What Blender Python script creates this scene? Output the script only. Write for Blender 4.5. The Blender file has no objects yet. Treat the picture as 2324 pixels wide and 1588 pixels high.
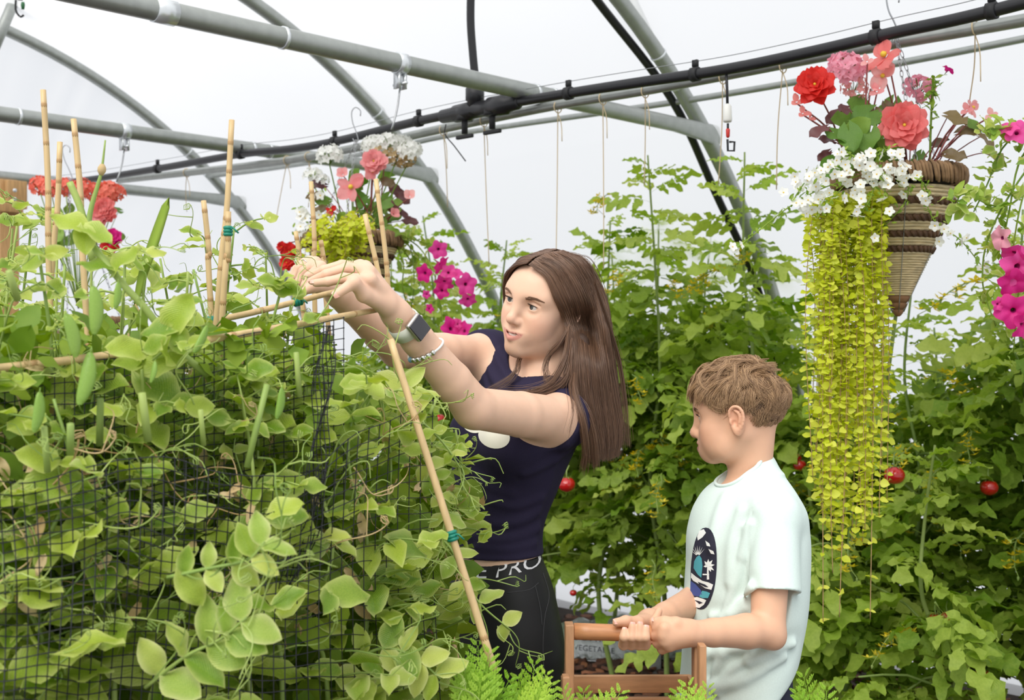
import bpy, bmesh, math, random
import numpy as np
from mathutils import Vector, Matrix, Quaternion
from mathutils.bvhtree import BVHTree

# ---------------------------------------------------------------- camera, sky, sun, exposure
SC = bpy.context.scene
COL = SC.collection
FPX = 2800.0            # focal length in pixels of the 2324 x 1588 frame
CAMZ = 1.40
cam_data = bpy.data.cameras.new('camera')
cam = bpy.data.objects.new('camera', cam_data)
COL.objects.link(cam)
cam.location = (0, 0, CAMZ)
cam.rotation_euler = (math.pi / 2, 0, 0)
cam_data.sensor_fit = 'HORIZONTAL'
cam_data.sensor_width = 36.0
cam_data.lens = FPX / 2324 * 36.0
cam_data.clip_end = 200
cam_data.dof.use_dof = True
cam_data.dof.focus_distance = 2.3
cam_data.dof.aperture_fstop = 7.5
SC.camera = cam

world = bpy.data.worlds.new('overcast_sky')
SC.world = world
world.use_nodes = True
_nt = world.node_tree
_nt.nodes['Background'].inputs[0].default_value = (0.95, 0.97, 1.0, 1)
_nt.nodes['Background'].inputs[1].default_value = .89

sun_d = bpy.data.lights.new('soft_sun', 'SUN')
sun_d.energy = 2.9
sun_d.angle = math.radians(50)
sun_d.color = (1.0, 0.97, 0.91)
sun = bpy.data.objects.new('soft_sun', sun_d)
COL.objects.link(sun)
sun.rotation_euler = Vector((-0.35, -0.75, 0.95)).to_track_quat('Z', 'Y').to_euler()

SC.view_settings.view_transform = 'Standard'
SC.view_settings.look = 'None'
SC.view_settings.gamma = 1.0
SC.view_settings.use_curve_mapping = False
SC.view_settings.exposure = 0.12
SC.cycles.max_bounces = 8
SC.cycles.diffuse_bounces = 4
SC.cycles.glossy_bounces = 2
SC.cycles.transmission_bounces = 4
SC.cycles.transparent_max_bounces = 10
SC.cycles.use_denoising = True
SC.cycles.sample_clamp_indirect = 6.0

RNG = random.Random(11)
NPR = np.random.default_rng(5)
PI = math.pi


def P(px, py, d):
    """The world point that lies d metres in front of the camera at pixel (px, py)."""
    return Vector(((px - 1162.0) * d / FPX, d, CAMZ - (py - 794.0) * d / FPX))


# ---------------------------------------------------------------- objects
def tag(o, label=None, cat=None, group=None, kind=None):
    if label: o['label'] = label
    if cat: o['category'] = cat
    if group: o['group'] = group
    if kind: o['kind'] = kind
    return o


def empty(name, loc=(0, 0, 0), rotz=0.0, label=None, cat=None, group=None):
    o = bpy.data.objects.new(name, None)
    o.empty_display_size = 0.05
    COL.objects.link(o)
    o.location = loc
    o.rotation_euler = (0, 0, rotz)
    return tag(o, label, cat, group)


def link(name, me, parent=None, mat=None, smooth=False):
    if mat is not None:
        me.materials.clear(); me.materials.append(mat)
    if smooth:
        me.polygons.foreach_set('use_smooth', np.ones(len(me.polygons), dtype=bool))
    o = bpy.data.objects.new(name, me)
    COL.objects.link(o)
    if parent is not None:
        o.parent = parent
        # geometry is written in world space: cancel the parent's transform
        o.matrix_parent_inverse = wmat(parent).inverted()
    return o


def wmat(o):
    m = Matrix.LocRotScale(o.location, o.rotation_euler, o.scale)
    if o.parent is not None:
        m = wmat(o.parent) @ o.matrix_parent_inverse @ m
    return m


class MB:
    """Collects vertices and faces of one mesh."""
    def __init__(s):
        s.v = []; s.f = []; s.m = []

    def add(s, verts, faces, mi=0):
        o = len(s.v)
        s.v.extend([tuple(v) for v in verts])
        s.f.extend([tuple(i + o for i in f) for f in faces])
        s.m.extend([mi] * len(faces))

    def tube(s, pts, r, n=6, cap=True, mi=0, closed=False):
        pts = [Vector(p) for p in pts]
        k = len(pts)
        rs = [r] * k if not hasattr(r, '__len__') else list(r)
        t0 = (pts[1] - pts[0]).normalized()
        ref = Vector((0, 0, 1)) if abs(t0.z) < 0.9 else Vector((1, 0, 0))
        nrm = t0.cross(ref).normalized()
        verts, faces = [], []
        for i in range(k):
            if closed:
                t = (pts[(i + 1) % k] - pts[i - 1])
            else:
                t = pts[min(i + 1, k - 1)] - pts[max(i - 1, 0)]
            if t.length < 1e-9: t = t0
            t = t.normalized()
            nrm = (nrm - t * nrm.dot(t))
            if nrm.length < 1e-6: nrm = t.orthogonal()
            nrm.normalize()
            b = t.cross(nrm)
            for j in range(n):
                a = 2 * PI * j / n
                verts.append(pts[i] + (nrm * math.cos(a) + b * math.sin(a)) * rs[i])
        for i in range(k if closed else k - 1):
            i2 = (i + 1) % k
            for j in range(n):
                j2 = (j + 1) % n
                faces.append((i * n + j, i * n + j2, i2 * n + j2, i2 * n + j))
        if cap and not closed:
            faces.append(tuple(range(n))[::-1])
            faces.append(tuple((k - 1) * n + j for j in range(n)))
        s.add(verts, faces, mi)

    def box(s, c, size, R=None, mi=0, bev=0.0):
        c = Vector(c); h = Vector(size) * 0.5
        R = R or Matrix.Identity(3)
        if bev <= 0:
            vs = [c + R @ Vector((sx * h.x, sy * h.y, sz * h.z)) for sx in (-1, 1) for sy in (-1, 1) for sz in (-1, 1)]
            fs = [(0, 1, 3, 2), (4, 6, 7, 5), (0, 4, 5, 1), (2, 3, 7, 6), (0, 2, 6, 4), (1, 5, 7, 3)]
            s.add(vs, fs, mi)
        else:
            bm = bmesh.new()
            bmesh.ops.create_cube(bm, size=1.0)
            for v in bm.verts:
                v.co = Vector((v.co.x * size[0], v.co.y * size[1], v.co.z * size[2]))
            bmesh.ops.bevel(bm, geom=list(bm.edges), offset=bev, segments=2, affect='EDGES', profile=0.6)
            bm.verts.index_update()
            s.add([c + R @ v.co for v in bm.verts], [[v.index for v in f.verts] for f in bm.faces], mi)
            bm.free()

    def lathe(s, prof, c, axis=(0, 0, 1), n=16, mi=0):
        """prof: list of (radius, height along axis)."""
        c = Vector(c); ax = Vector(axis).normalized()
        e1 = ax.orthogonal().normalized(); e2 = ax.cross(e1)
        vs = []
        for r, h in prof:
            for j in range(n):
                a = 2 * PI * j / n
                vs.append(c + ax * h + (e1 * math.cos(a) + e2 * math.sin(a)) * r)
        fs = []
        for i in range(len(prof) - 1):
            for j in range(n):
                j2 = (j + 1) % n
                fs.append((i * n + j, i * n + j2, (i + 1) * n + j2, (i + 1) * n + j))
        fs.append(tuple(range(n))[::-1])
        fs.append(tuple((len(prof) - 1) * n + j for j in range(n)))
        s.add(vs, fs, mi)

    def mesh(s, name):
        me = bpy.data.meshes.new(name)
        me.from_pydata([tuple(v) for v in s.v], [], s.f)
        if any(s.m):
            me.polygons.foreach_set('material_index', s.m)
        me.update()
        return me

    def build(s, name, mat=None, parent=None, smooth=True):
        me = s.mesh(name)
        if isinstance(mat, (list, tuple)):
            for m in mat: me.materials.append(m)
            mat = None
        return link(name, me, parent, mat, smooth)


def spline(pts, n):
    """Catmull-Rom through pts, n samples."""
    p = [Vector(q) for q in pts]
    if len(p) == 2:
        return [p[0].lerp(p[1], i / (n - 1)) for i in range(n)]
    p = [p[0] * 2 - p[1]] + p + [p[-1] * 2 - p[-2]]
    m = len(p) - 3
    out = []
    for i in range(n):
        t = i / (n - 1) * m
        k = min(int(t), m - 1); t -= k
        a, b, c, d = p[k:k + 4]
        out.append(0.5 * ((2 * b) + (c - a) * t + (2 * a - 5 * b + 4 * c - d) * t * t + (3 * b - a - 3 * c + d) * t ** 3))
    return out


# ---------------------------------------------------------------- materials
def srgb(r, g, b):
    f = lambda c: (c / 255 / 12.92) if c / 255 <= 0.04045 else ((c / 255 + 0.055) / 1.055) ** 2.4
    return (f(r), f(g), f(b), 1.0)


MATS = {}


def nodes_of(name):
    m = bpy.data.materials.new(name)
    m.use_nodes = True
    nt = m.node_tree
    bs = nt.nodes['Principled BSDF']
    return m, nt, bs


def plain(name, col, rough=0.5, metal=0.0, spec=0.5, noise=0.0, nscale=20.0, bump=0.0, col2=None, stretch=None, sub=0.0, coat=0.0):
    """Principled with a noise-mixed colour and fine bump (object coordinates)."""
    m, nt, bs = nodes_of(name)
    N, L = nt.nodes, nt.links
    bs.inputs['Roughness'].default_value = rough
    bs.inputs['Metallic'].default_value = metal
    bs.inputs['Specular IOR Level'].default_value = spec
    if sub:
        bs.inputs['Subsurface Weight'].default_value = sub
        bs.inputs['Subsurface Radius'].default_value = (0.012, 0.005, 0.003)
        bs.inputs['Subsurface Scale'].default_value = 1.0
    if coat:
        bs.inputs['Coat Weight'].default_value = coat
    if noise or bump or col2:
        tc = N.new('ShaderNodeTexCoord')
        src = tc.outputs['Object']
        if stretch:
            mp = N.new('ShaderNodeMapping'); mp.inputs['Scale'].default_value = stretch
            L.new(src, mp.inputs[0]); src = mp.outputs[0]
        nz = N.new('ShaderNodeTexNoise')
        nz.inputs['Scale'].default_value = nscale
        nz.inputs['Detail'].default_value = 4
        L.new(src, nz.inputs['Vector'])
        mx = N.new('ShaderNodeMix'); mx.data_type = 'RGBA'
        c2 = col2 or tuple(min(1, c * (1 - noise)) for c in col[:3]) + (1,)
        mx.inputs[6].default_value = col
        mx.inputs[7].default_value = c2
        rp = N.new('ShaderNodeMapRange')
        rp.inputs[1].default_value = 0.35; rp.inputs[2].default_value = 0.65
        L.new(nz.outputs[0], rp.inputs[0])
        L.new(rp.outputs[0], mx.inputs[0])
        L.new(mx.outputs[2], bs.inputs['Base Color'])
        if bump:
            bp = N.new('ShaderNodeBump'); bp.inputs['Strength'].default_value = bump
            bp.inputs['Distance'].default_value = 0.002
            L.new(nz.outputs[0], bp.inputs['Height']); L.new(bp.outputs[0], bs.inputs['Normal'])
    else:
        bs.inputs['Base Color'].default_value = col
    MATS[name] = m
    return m


def leafmat(name, c1, c2, trans=0.35, rough=0.45, spec=0.4, edge=None, vein=0.0, tcol=None):
    """Leaf: diffuse + translucent, hue varies per object and by a soft noise; veins as fine relief."""
    m, nt, bs = nodes_of(name)
    N, L = nt.nodes, nt.links
    oi = N.new('ShaderNodeObjectInfo')
    tc = N.new('ShaderNodeTexCoord')
    nz = N.new('ShaderNodeTexNoise'); nz.inputs['Scale'].default_value = 28.0; nz.inputs['Detail'].default_value = 3
    L.new(tc.outputs['Object'], nz.inputs['Vector'])
    at = N.new('ShaderNodeAttribute'); at.attribute_name = 'rnd'     # per-leaf value in joined masses
    add = N.new('ShaderNodeMath'); add.operation = 'ADD'
    L.new(oi.outputs['Random'], add.inputs[0]); L.new(at.outputs['Fac'], add.inputs[1])
    fr = N.new('ShaderNodeMath'); fr.operation = 'FRACT'
    L.new(add.outputs[0], fr.inputs[0])
    a2 = N.new('ShaderNodeMath'); a2.operation = 'MULTIPLY_ADD'
    L.new(nz.outputs[0], a2.inputs[0]); a2.inputs[1].default_value = 0.9; a2.inputs[2].default_value = -0.45
    a3 = N.new('ShaderNodeMath'); a3.operation = 'ADD'; a3.use_clamp = True
    L.new(fr.outputs[0], a3.inputs[0]); L.new(a2.outputs[0], a3.inputs[1])
    mx = N.new('ShaderNodeMix'); mx.data_type = 'RGBA'
    mx.inputs[6].default_value = c1; mx.inputs[7].default_value = c2
    L.new(a3.outputs[0], mx.inputs[0])
    col = mx.outputs[2]
    if edge:
        ea = N.new('ShaderNodeAttribute'); ea.attribute_name = 'edge'
        pw = N.new('ShaderNodeMath'); pw.operation = 'POWER'; pw.inputs[1].default_value = 3.0
        L.new(ea.outputs['Fac'], pw.inputs[0])
        m2 = N.new('ShaderNodeMix'); m2.data_type = 'RGBA'; m2.inputs[7].default_value = edge
        ml = N.new('ShaderNodeMath'); ml.operation = 'MULTIPLY'; ml.inputs[1].default_value = 0.75
        L.new(pw.outputs[0], ml.inputs[0]); L.new(ml.outputs[0], m2.inputs[0]); L.new(col, m2.inputs[6])
        col = m2.outputs[2]
    L.new(col, bs.inputs['Base Color'])
    bs.inputs['Roughness'].default_value = rough
    bs.inputs['Specular IOR Level'].default_value = spec
    if vein:
        uv = N.new('ShaderNodeAttribute'); uv.attribute_name = 'leafuv'
        wv = N.new('ShaderNodeTexWave'); wv.inputs['Scale'].default_value = 2.2; wv.inputs['Distortion'].default_value = 1.5
        wv.bands_direction = 'DIAGONAL'
        L.new(uv.outputs['Vector'], wv.inputs['Vector'])
        bp = N.new('ShaderNodeBump'); bp.inputs['Strength'].default_value = vein; bp.inputs['Distance'].default_value = 0.002
        L.new(wv.outputs[1], bp.inputs['Height']); L.new(bp.outputs[0], bs.inputs['Normal'])
    tr = N.new('ShaderNodeBsdfTranslucent')
    hs = N.new('ShaderNodeHueSaturation'); hs.inputs['Saturation'].default_value = 1.1; hs.inputs['Value'].default_value = 1.25
    L.new(col, hs.inputs['Color']); L.new(hs.outputs[0], tr.inputs[0])
    ms = N.new('ShaderNodeMixShader'); ms.inputs[0].default_value = trans
    L.new(bs.outputs[0], ms.inputs[1]); L.new(tr.outputs[0], ms.inputs[2])
    L.new(ms.outputs[0], N['Material Output'].inputs[0])
    MATS[name] = m
    return m
# ---------------------------------------------------------------- implicit bodies (smooth unions meshed by surface nets)
def v3(p): return np.array([p[0], p[1], p[2]], dtype=np.float64)


def s_cap(a, b, ra, rb=None):
    a, b = v3(a), v3(b)
    rb = ra if rb is None else rb
    ab = b - a; l2 = max(float(ab @ ab), 1e-12)
    def fn(Q):
        t = np.clip((Q - a) @ ab / l2, 0, 1)
        d = Q - a - t[:, None] * ab
        return np.sqrt((d * d).sum(1)) - (ra + t * (rb - ra))
    return fn


def s_sph(c, r): return s_cap(c, v3(c) + 1e-6, r, r)


def s_ell(c, r, R=None):
    c = v3(c); r = np.array(r, float)
    R = np.eye(3) if R is None else np.array(R)
    def fn(Q):
        q = (Q - c) @ R.T
        k0 = np.sqrt(((q / r) ** 2).sum(1)); k1 = np.sqrt(((q / (r * r)) ** 2).sum(1)) + 1e-9
        return k0 * (k0 - 1) / k1
    return fn


def s_plane(c, n):
    """Half space: negative behind the plane (opposite n)."""
    c = v3(c); n = v3(n) / np.linalg.norm(v3(n))
    return lambda Q: (Q - c) @ n


def smooth_interp(z, zs, vs):
    """Monotone-ish cubic (Catmull) interpolation of vs over zs."""
    zs = np.asarray(zs, float); vs = np.asarray(vs, float)
    m = np.gradient(vs, zs)
    i = np.clip(np.searchsorted(zs, z) - 1, 0, len(zs) - 2)
    h = zs[i + 1] - zs[i]
    t = np.clip((z - zs[i]) / h, 0, 1)
    t2, t3 = t * t, t * t * t
    return (2 * t3 - 3 * t2 + 1) * vs[i] + (t3 - 2 * t2 + t) * h * m[i] + (-2 * t3 + 3 * t2) * vs[i + 1] + (t3 - t2) * h * m[i + 1]


def s_loft(zs, cx, cy, rw, rd, L, F, pw=2.0, warp=None):
    """Stack of ellipses over z: half width rw along L, half depth rd along F."""
    L = np.array(L[:2]) / np.linalg.norm(L[:2]); F = np.array(F[:2]) / np.linalg.norm(F[:2])
    z0, z1 = zs[0], zs[-1]
    def fn(Q):
        z = np.clip(Q[:, 2], z0, z1)
        X = Q[:, 0] - smooth_interp(z, zs, cx); Y = Q[:, 1] - smooth_interp(z, zs, cy)
        w = smooth_interp(z, zs, rw); dd = smooth_interp(z, zs, rd)
        l = np.abs(X * L[0] + Y * L[1]); f = np.abs(X * F[0] + Y * F[1])
        k = ((l / w) ** pw + (f / dd) ** pw) ** (1 / pw)
        g = np.sqrt((l / (w * w)) ** 2 + (f / (dd * dd)) ** 2) + 1e-6
        d = np.where(k > 1e-3, (k - 1) * np.maximum(k, 1e-3) / g, -np.minimum(w, dd))
        d = np.clip(d, -np.minimum(w, dd), None)
        e = np.maximum(z0 - Q[:, 2], Q[:, 2] - z1)
        d = np.maximum(d, e)
        if warp is not None: d = d + warp(Q)
        return d
    return fn


class Body:
    def __init__(s): s.ops = []
    def u(s, fn, k=0.012): s.ops.append(('u', fn, k)); return s
    def sub(s, fn, k=0.006): s.ops.append(('s', fn, k)); return s
    def cut(s, fn, k=0.003): s.ops.append(('i', fn, k)); return s
    def disp(s, fn): s.ops.append(('d', fn, 0.0)); return s

    def ev(s, Q, use=None):
        d = np.full(len(Q), 9.0)
        for i, (t, fn, k) in enumerate(s.ops):
            if use is not None and not use[i]: continue
            v = fn(Q)
            if t == 'd': d = d + v; continue
            if t == 'u':
                h = np.maximum(k - np.abs(d - v), 0) / max(k, 1e-9)
                d = np.minimum(d, v) - h * h * k * 0.25
            else:
                w = -v if t == 's' else v
                h = np.maximum(k - np.abs(d - w), 0) / max(k, 1e-9)
                d = np.maximum(d, w) + h * h * k * 0.25
        return d

    def mesh(s, xs, ys, zs, B=16):
        xs, ys, zs = (np.asarray(a, float) for a in (xs, ys, zs))
        pad = lambda a: np.concatenate([a, a[-1] + (a[-1] - a[-2]) * np.arange(1, (B - (len(a) - 1) % B) % B + 1)])
        xs, ys, zs = pad(xs), pad(ys), pad(zs)
        nx, ny, nz = (len(a) - 1 for a in (xs, ys, zs))
        bi = np.array([(i, j, k) for i in range(nx // B) for j in range(ny // B) for k in range(nz // B)])
        lo = np.stack([xs[bi[:, 0] * B], ys[bi[:, 1] * B], zs[bi[:, 2] * B]], 1)
        hi = np.stack([xs[bi[:, 0] * B + B], ys[bi[:, 1] * B + B], zs[bi[:, 2] * B + B]], 1)
        cen = (lo + hi) / 2; hd = np.sqrt(((hi - lo) ** 2).sum(1)) / 2
        vals = [None if t == 'd' else fn(cen) for t, fn, k in s.ops]
        d = np.full(len(cen), 9.0)
        for (t, fn, k), v in zip(s.ops, vals):
            if t == 'u': d = np.minimum(d, v - k * .25)
            elif t == 's': d = np.maximum(d, -v)
            elif t == 'i': d = np.maximum(d, v)
        act = np.where(np.abs(d) < hd * 1.25 + 0.02)[0]
        NX, NY = nx + 2, ny + 2
        cid = lambda i, j, k: (k * NY + j) * NX + i
        vid, vpos, quads = [], [], []
        for b in act:
            use = [True if t in 'id' else (vals[i][b] < 2.6 * hd[b] + k) for i, (t, fn, k) in enumerate(s.ops)]
            if not any(u and s.ops[i][0] == 'u' for i, u in enumerate(use)): continue
            i0, j0, k0 = bi[b] * B
            gx, gy, gz = xs[i0:i0 + B + 1], ys[j0:j0 + B + 1], zs[k0:k0 + B + 1]
            n = B + 1
            Q = np.stack(np.meshgrid(gx, gy, gz, indexing='ij'), -1).reshape(-1, 3)
            D = s.ev(Q, use).reshape(n, n, n)
            D[D == 0] = 1e-9
            S = D < 0
            if S.all() or not S.any(): continue
            c = np.zeros((B, B, B), int)
            for a in (0, 1):
                for bb in (0, 1):
                    for cc in (0, 1):
                        c += S[a:B + a, bb:B + bb, cc:B + cc]
            I, J, K = np.where((c > 0) & (c < 8))
            acc = np.zeros((len(I), 3)); cnt = np.zeros(len(I))
            base = np.stack([gx[I], gy[J], gz[K]], 1)
            size = np.stack([gx[I + 1] - gx[I], gy[J + 1] - gy[J], gz[K + 1] - gz[K]], 1)
            for ax in range(3):
                o1, o2 = [(1, 2), (0, 2), (0, 1)][ax]
                for u in (0, 1):
                    for w in (0, 1):
                        off = [0, 0, 0]; off[o1] = u; off[o2] = w
                        e = list(off); e[ax] = 1
                        d0 = D[I + off[0], J + off[1], K + off[2]]; d1 = D[I + e[0], J + e[1], K + e[2]]
                        x = (d0 < 0) != (d1 < 0)
                        t = np.where(x, d0 / np.where(x, d0 - d1, 1), 0)
                        pt = np.tile(np.array(off, float), (len(I), 1)); pt[:, ax] = t
                        acc += pt * x[:, None]; cnt += x
            vid.append(cid(I + i0 + 1, J + j0 + 1, K + k0 + 1))
            vpos.append(base + size * acc / cnt[:, None])
            for ax in range(3):
                sl0 = [slice(0, B)] * 3
                sl1 = list(sl0); sl1[ax] = slice(1, B + 1)
                A0, A1 = S[tuple(sl0)], S[tuple(sl1)]
                I, J, K = np.where(A0 != A1)
                flip = A0[I, J, K]
                o1, o2 = [(1, 2), (2, 0), (0, 1)][ax]
                g = [I + i0 + 1, J + j0 + 1, K + k0 + 1]
                q = []
                for u, w in ((-1, -1), (0, -1), (0, 0), (-1, 0)):
                    h = [g[0], g[1], g[2]]
                    h[o1] = h[o1] + u; h[o2] = h[o2] + w
                    q.append(cid(*h))
                q = np.stack(q, 1)
                q[~flip] = q[~flip][:, ::-1]
                quads.append(q)
        vid = np.concatenate(vid); vpos = np.concatenate(vpos); quads = np.concatenate(quads)
        order = np.argsort(vid); vid = vid[order]; vpos = vpos[order]
        ix = np.searchsorted(vid, quads)
        ok = (ix < len(vid)).all(1)
        ix = ix[ok]; quads = quads[ok]
        ok = (vid[ix] == quads).all(1)
        ix = ix[ok]
        return vpos, ix


def smooth_verts(v, q, it=2, lam=0.5):
    e = np.concatenate([q[:, [0, 1]], q[:, [1, 2]], q[:, [2, 3]], q[:, [3, 0]]])
    n = len(v)
    deg = np.bincount(e[:, 0], minlength=n) + np.bincount(e[:, 1], minlength=n)
    for _ in range(it):
        out = np.zeros_like(v)
        for c in range(3):
            out[:, c] = np.bincount(e[:, 0], v[e[:, 1], c], n) + np.bincount(e[:, 1], v[e[:, 0], c], n)
        v = v + lam * (out / np.maximum(deg, 1)[:, None] - v)
    return v


def np_mesh(name, v, q, attrs=None):
    me = bpy.data.meshes.new(name)
    me.vertices.add(len(v)); me.vertices.foreach_set('co', v.astype(np.float32).ravel())
    me.loops.add(q.size); me.loops.foreach_set('vertex_index', q.astype(np.int32).ravel())
    me.polygons.add(len(q))
    w = q.shape[1]
    me.polygons.foreach_set('loop_start', np.arange(0, q.size, w, dtype=np.int32))
    me.update(calc_edges=True)
    me.validate()
    me.polygons.foreach_set('use_smooth', np.ones(len(me.polygons), dtype=bool))
    for k, a in (attrs or {}).items():
        at = me.attributes.new(k, 'FLOAT', 'POINT')
        at.data.foreach_set('value', a.astype(np.float32))
    return me


def axis(lo, hi, fine, coarse, bands):
    """Coordinates from lo to hi: step fine inside the bands, coarse outside, with a gentle change between."""
    out = [lo]; x = lo
    while x < hi:
        st = coarse
        for a, b in bands:
            dist = max(a - x, x - b, 0)
            st = min(st, fine + dist * 0.12)
        x += st; out.append(x)
    return out


def frame_of(F, roll=0.0, pitch=0.0):
    """forward/left/up from a level forward, then pitch (up +) and roll (left side down +), degrees."""
    F = Vector(F).normalized(); U = Vector((0, 0, 1)); Lf = U.cross(F).normalized(); U = F.cross(Lf)
    p = math.radians(pitch)
    F, U = F * math.cos(p) + U * math.sin(p), U * math.cos(p) - F * math.sin(p)
    r = math.radians(roll)
    Lf, U = Lf * math.cos(r) - U * math.sin(r), U * math.cos(r) + Lf * math.sin(r)
    return F, Lf, U


class Head:
    """Head of unit scale 1 = adult head 0.215 m tall. Local axes: x forward, y left, z up; origin between the ears at eye level."""
    def __init__(s, O, F, L, U, S, kind):
        s.O, s.F, s.L, s.U, s.S, s.kind = Vector(O), F, L, U, S, kind
        s.R = np.array([F, L, U])

    def p(s, x, y, z): return s.O + (s.F * x + s.L * y + s.U * z) * s.S

    def loc(s, Q): return ((Q - v3(s.O)) @ s.R.T) / s.S

    def add(s, B):
        S = s.S; p = s.p
        cap = lambda a, b, ra, rb=None: s_cap(p(*a), p(*b), ra * S, (ra if rb is None else rb) * S)
        ell = lambda c, r: s_ell(p(*c), [q * S for q in r], s.R)
        sph = lambda c, r: s_sph(p(*c), r * S)
        g = s.kind == 'girl'
        jz = 0 if g else .0105
        B.u(ell((-.010 if g else -.006, 0, .022 if g else .028), (.096 if g else .091, .074, .074)), .02)          # cranium
        B.u(ell((.030, 0, .020), (.057, .060, .056)), .03)           # forehead
        B.u(ell((.026, 0, -.036), (.055, .049, .066 if g else .056)), .03)          # face mass
        for q in (-1, 1):
            B.u(cap((-.002, q * .049, -.046 + jz * .6), (.030, q * .039, -.078 + jz), .017, .0155), .03)
            B.u(cap((.030, q * .039, -.078 + jz), (.066, q * .012, -.097 + jz * 1.6), .0155, .0135), .025)
            B.u(ell((.053, q * .037, -.026), (.020, .020, .019)), .025)   # cheekbone
            B.u(ell((.051, q * .030, -.050), (.026, .024, .026)), .025)   # cheek
            B.u(cap((.077, q * .010, .017), (.064, q * .043, .018), .011, .009), .02)   # brow
        B.u(ell((.070, 0, -.094 + jz * 1.7), (.017, .018, .014)), .018)         # chin
        B.u(ell((.074, 0, -.066 + jz * .5), (.018, .028, .022)), .018)         # muzzle
        # eye sockets
        for q in (-1, 1):
            B.sub(ell((.093, q * .031, -.002), (.017, .0165, .0115)), .016)
        # nose
        tip = .107 if g else .1065
        B.u(cap((.080, 0, .012), (tip - .008, 0, -.028), .0065, .0085), .016)
        B.u(sph((tip - .006, 0, -.034), .0095 if g else .0092), .008)
        for q in (-1, 1):
            B.u(ell((tip - .018, q * .0100, -.038), (.0095, .0064, .0070)), .007)
            B.sub(ell((tip - .011, q * .0058, -.0465), (.0055, .0032, .0042)), .003)
        # lips
        sm = .0062 if g else .002
        zc = -.0655 if g else -.0595
        fw = .0905
        for q in (-1, 1):
            B.u(cap((fw + .0015, q * .004, zc + .0056), (fw - .0125, q * .0295, zc + .0014 + sm), .0044, .0022), .006)
            B.u(cap((fw + .0005, 0, zc - .0075), (fw - .0130, q * .0265, zc - .001 + sm * .6), .0054, .0024), .006)
        if g:   # a narrow open smile
            for q in (-1, 1):
                B.sub(cap((fw + .004, q * .002, zc - .0004), (fw - .0085, q * .0250, zc + .0008 + sm), .0033, .0016), .0015)
            B.sub(ell((fw - .010, 0, zc - .0001), (.012, .018, .0034)), .002)
        else:
            for q in (-1, 1):
                B.sub(cap((fw + .0065, 0, zc - .0003), (fw - .0035, q * .0215, zc + .0005 + sm), .0012, .0011), .003)
        # eyelids around the eyeballs
        for q in (-1, 1):
            B.u(sph((.0685, q * .031, -.001), .0142), .005)
            B.sub(ell((.0850, q * .0315, -.0018), (.012, .0132, .0046)), .002)
            B.sub(cap((.0825, q * .022, .0088), (.0810, q * .034, .0102), .0010), .004)
            B.sub(cap((.0810, q * .034, .0102), (.0740, q * .0465, .0062), .0010), .004)
        # ears: a bowl with a rolled rim, inner fold, tragus and lobe
        ey = .0665 if g else .0735
        for q in (-1, 1):
            e = lambda x, y, z: (x, q * (ey + y), z)
            B.u(ell(e(-.006, .001, -.012), (.0165, .0070, .029)), .006)
            B.sub(ell(e(-.002, .0085, -.009), (.0095, .0060, .0200)), .004)
            rim = [(.0085, .004, -.004), (.0065, .0065, .008), (-.001, .0085, .0155), (-.011, .0098, .0155), (-.0185, .0100, .007), (-.0205, .0095, -.006), (-.0175, .0085, -.020), (-.0110, .0070, -.031)]
            rim = spline([Vector(x) for x in rim], 15)
            for k_ in range(14):
                B.u(cap(e(*rim[k_]), e(*rim[k_ + 1]), .0030, .0030), .0025)
            fo = spline([Vector(x) for x in [(-.004, .006, .008), (-.0115, .0075, .002), (-.0125, .0072, -.010), (-.0080, .0065, -.021)]], 8)
            for k_ in range(7):
                B.u(cap(e(*fo[k_]), e(*fo[k_ + 1]), .0024, .0024), .003)
            B.u(ell(e(-.0045, .0045, -.0345), (.0072, .0042, .0085)), .006)
            B.u(ell(e(.0062, .0040, -.014), (.0038, .0038, .0055)), .004)
            B.sub(ell(e(-.0005, .0065, -.016), (.0045, .0065, .0060)), .003)

    def attrs(s, V):
        q = s.loc(V)
        x, y, z = q[:, 0], np.abs(q[:, 1]), q[:, 2]
        near = (np.abs(q) < .16).all(1)
        smile = .0062 if s.kind == 'girl' else .002
        zc = (-.0655 if s.kind == 'girl' else -.0595) + smile * (y / .024) ** 2 * .8
        up = .0092 - .0078 * np.clip(y / .0295, 0, 1) ** 1.4 - .0022 * np.exp(-(y / .0035) ** 2)
        lo = .0135 * np.sqrt(np.clip(1 - (y / .0265) ** 2, 0, 1))
        inlip = np.minimum(zc + up - z, z - (zc - lo))
        lip = np.clip(inlip / .0022, 0, 1) * (x > .066) * near * (y < .0300)
        blush = np.exp(-(((x - .062) / .03) ** 2 + ((y - .042) / .022) ** 2 + ((z + .036) / .022) ** 2)) * near
        blush = np.maximum(blush, .8 * np.exp(-(((x - .104) / .016) ** 2 + (y / .014) ** 2 + ((z + .036) / .014) ** 2)) * near)
        blush = np.maximum(blush, .9 * np.exp(-(((x + .006) / .02) ** 2 + ((y - .08) / .012) ** 2 + ((z + .01) / .03) ** 2)) * near)
        return {'lip': lip, 'blush': blush}

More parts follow.
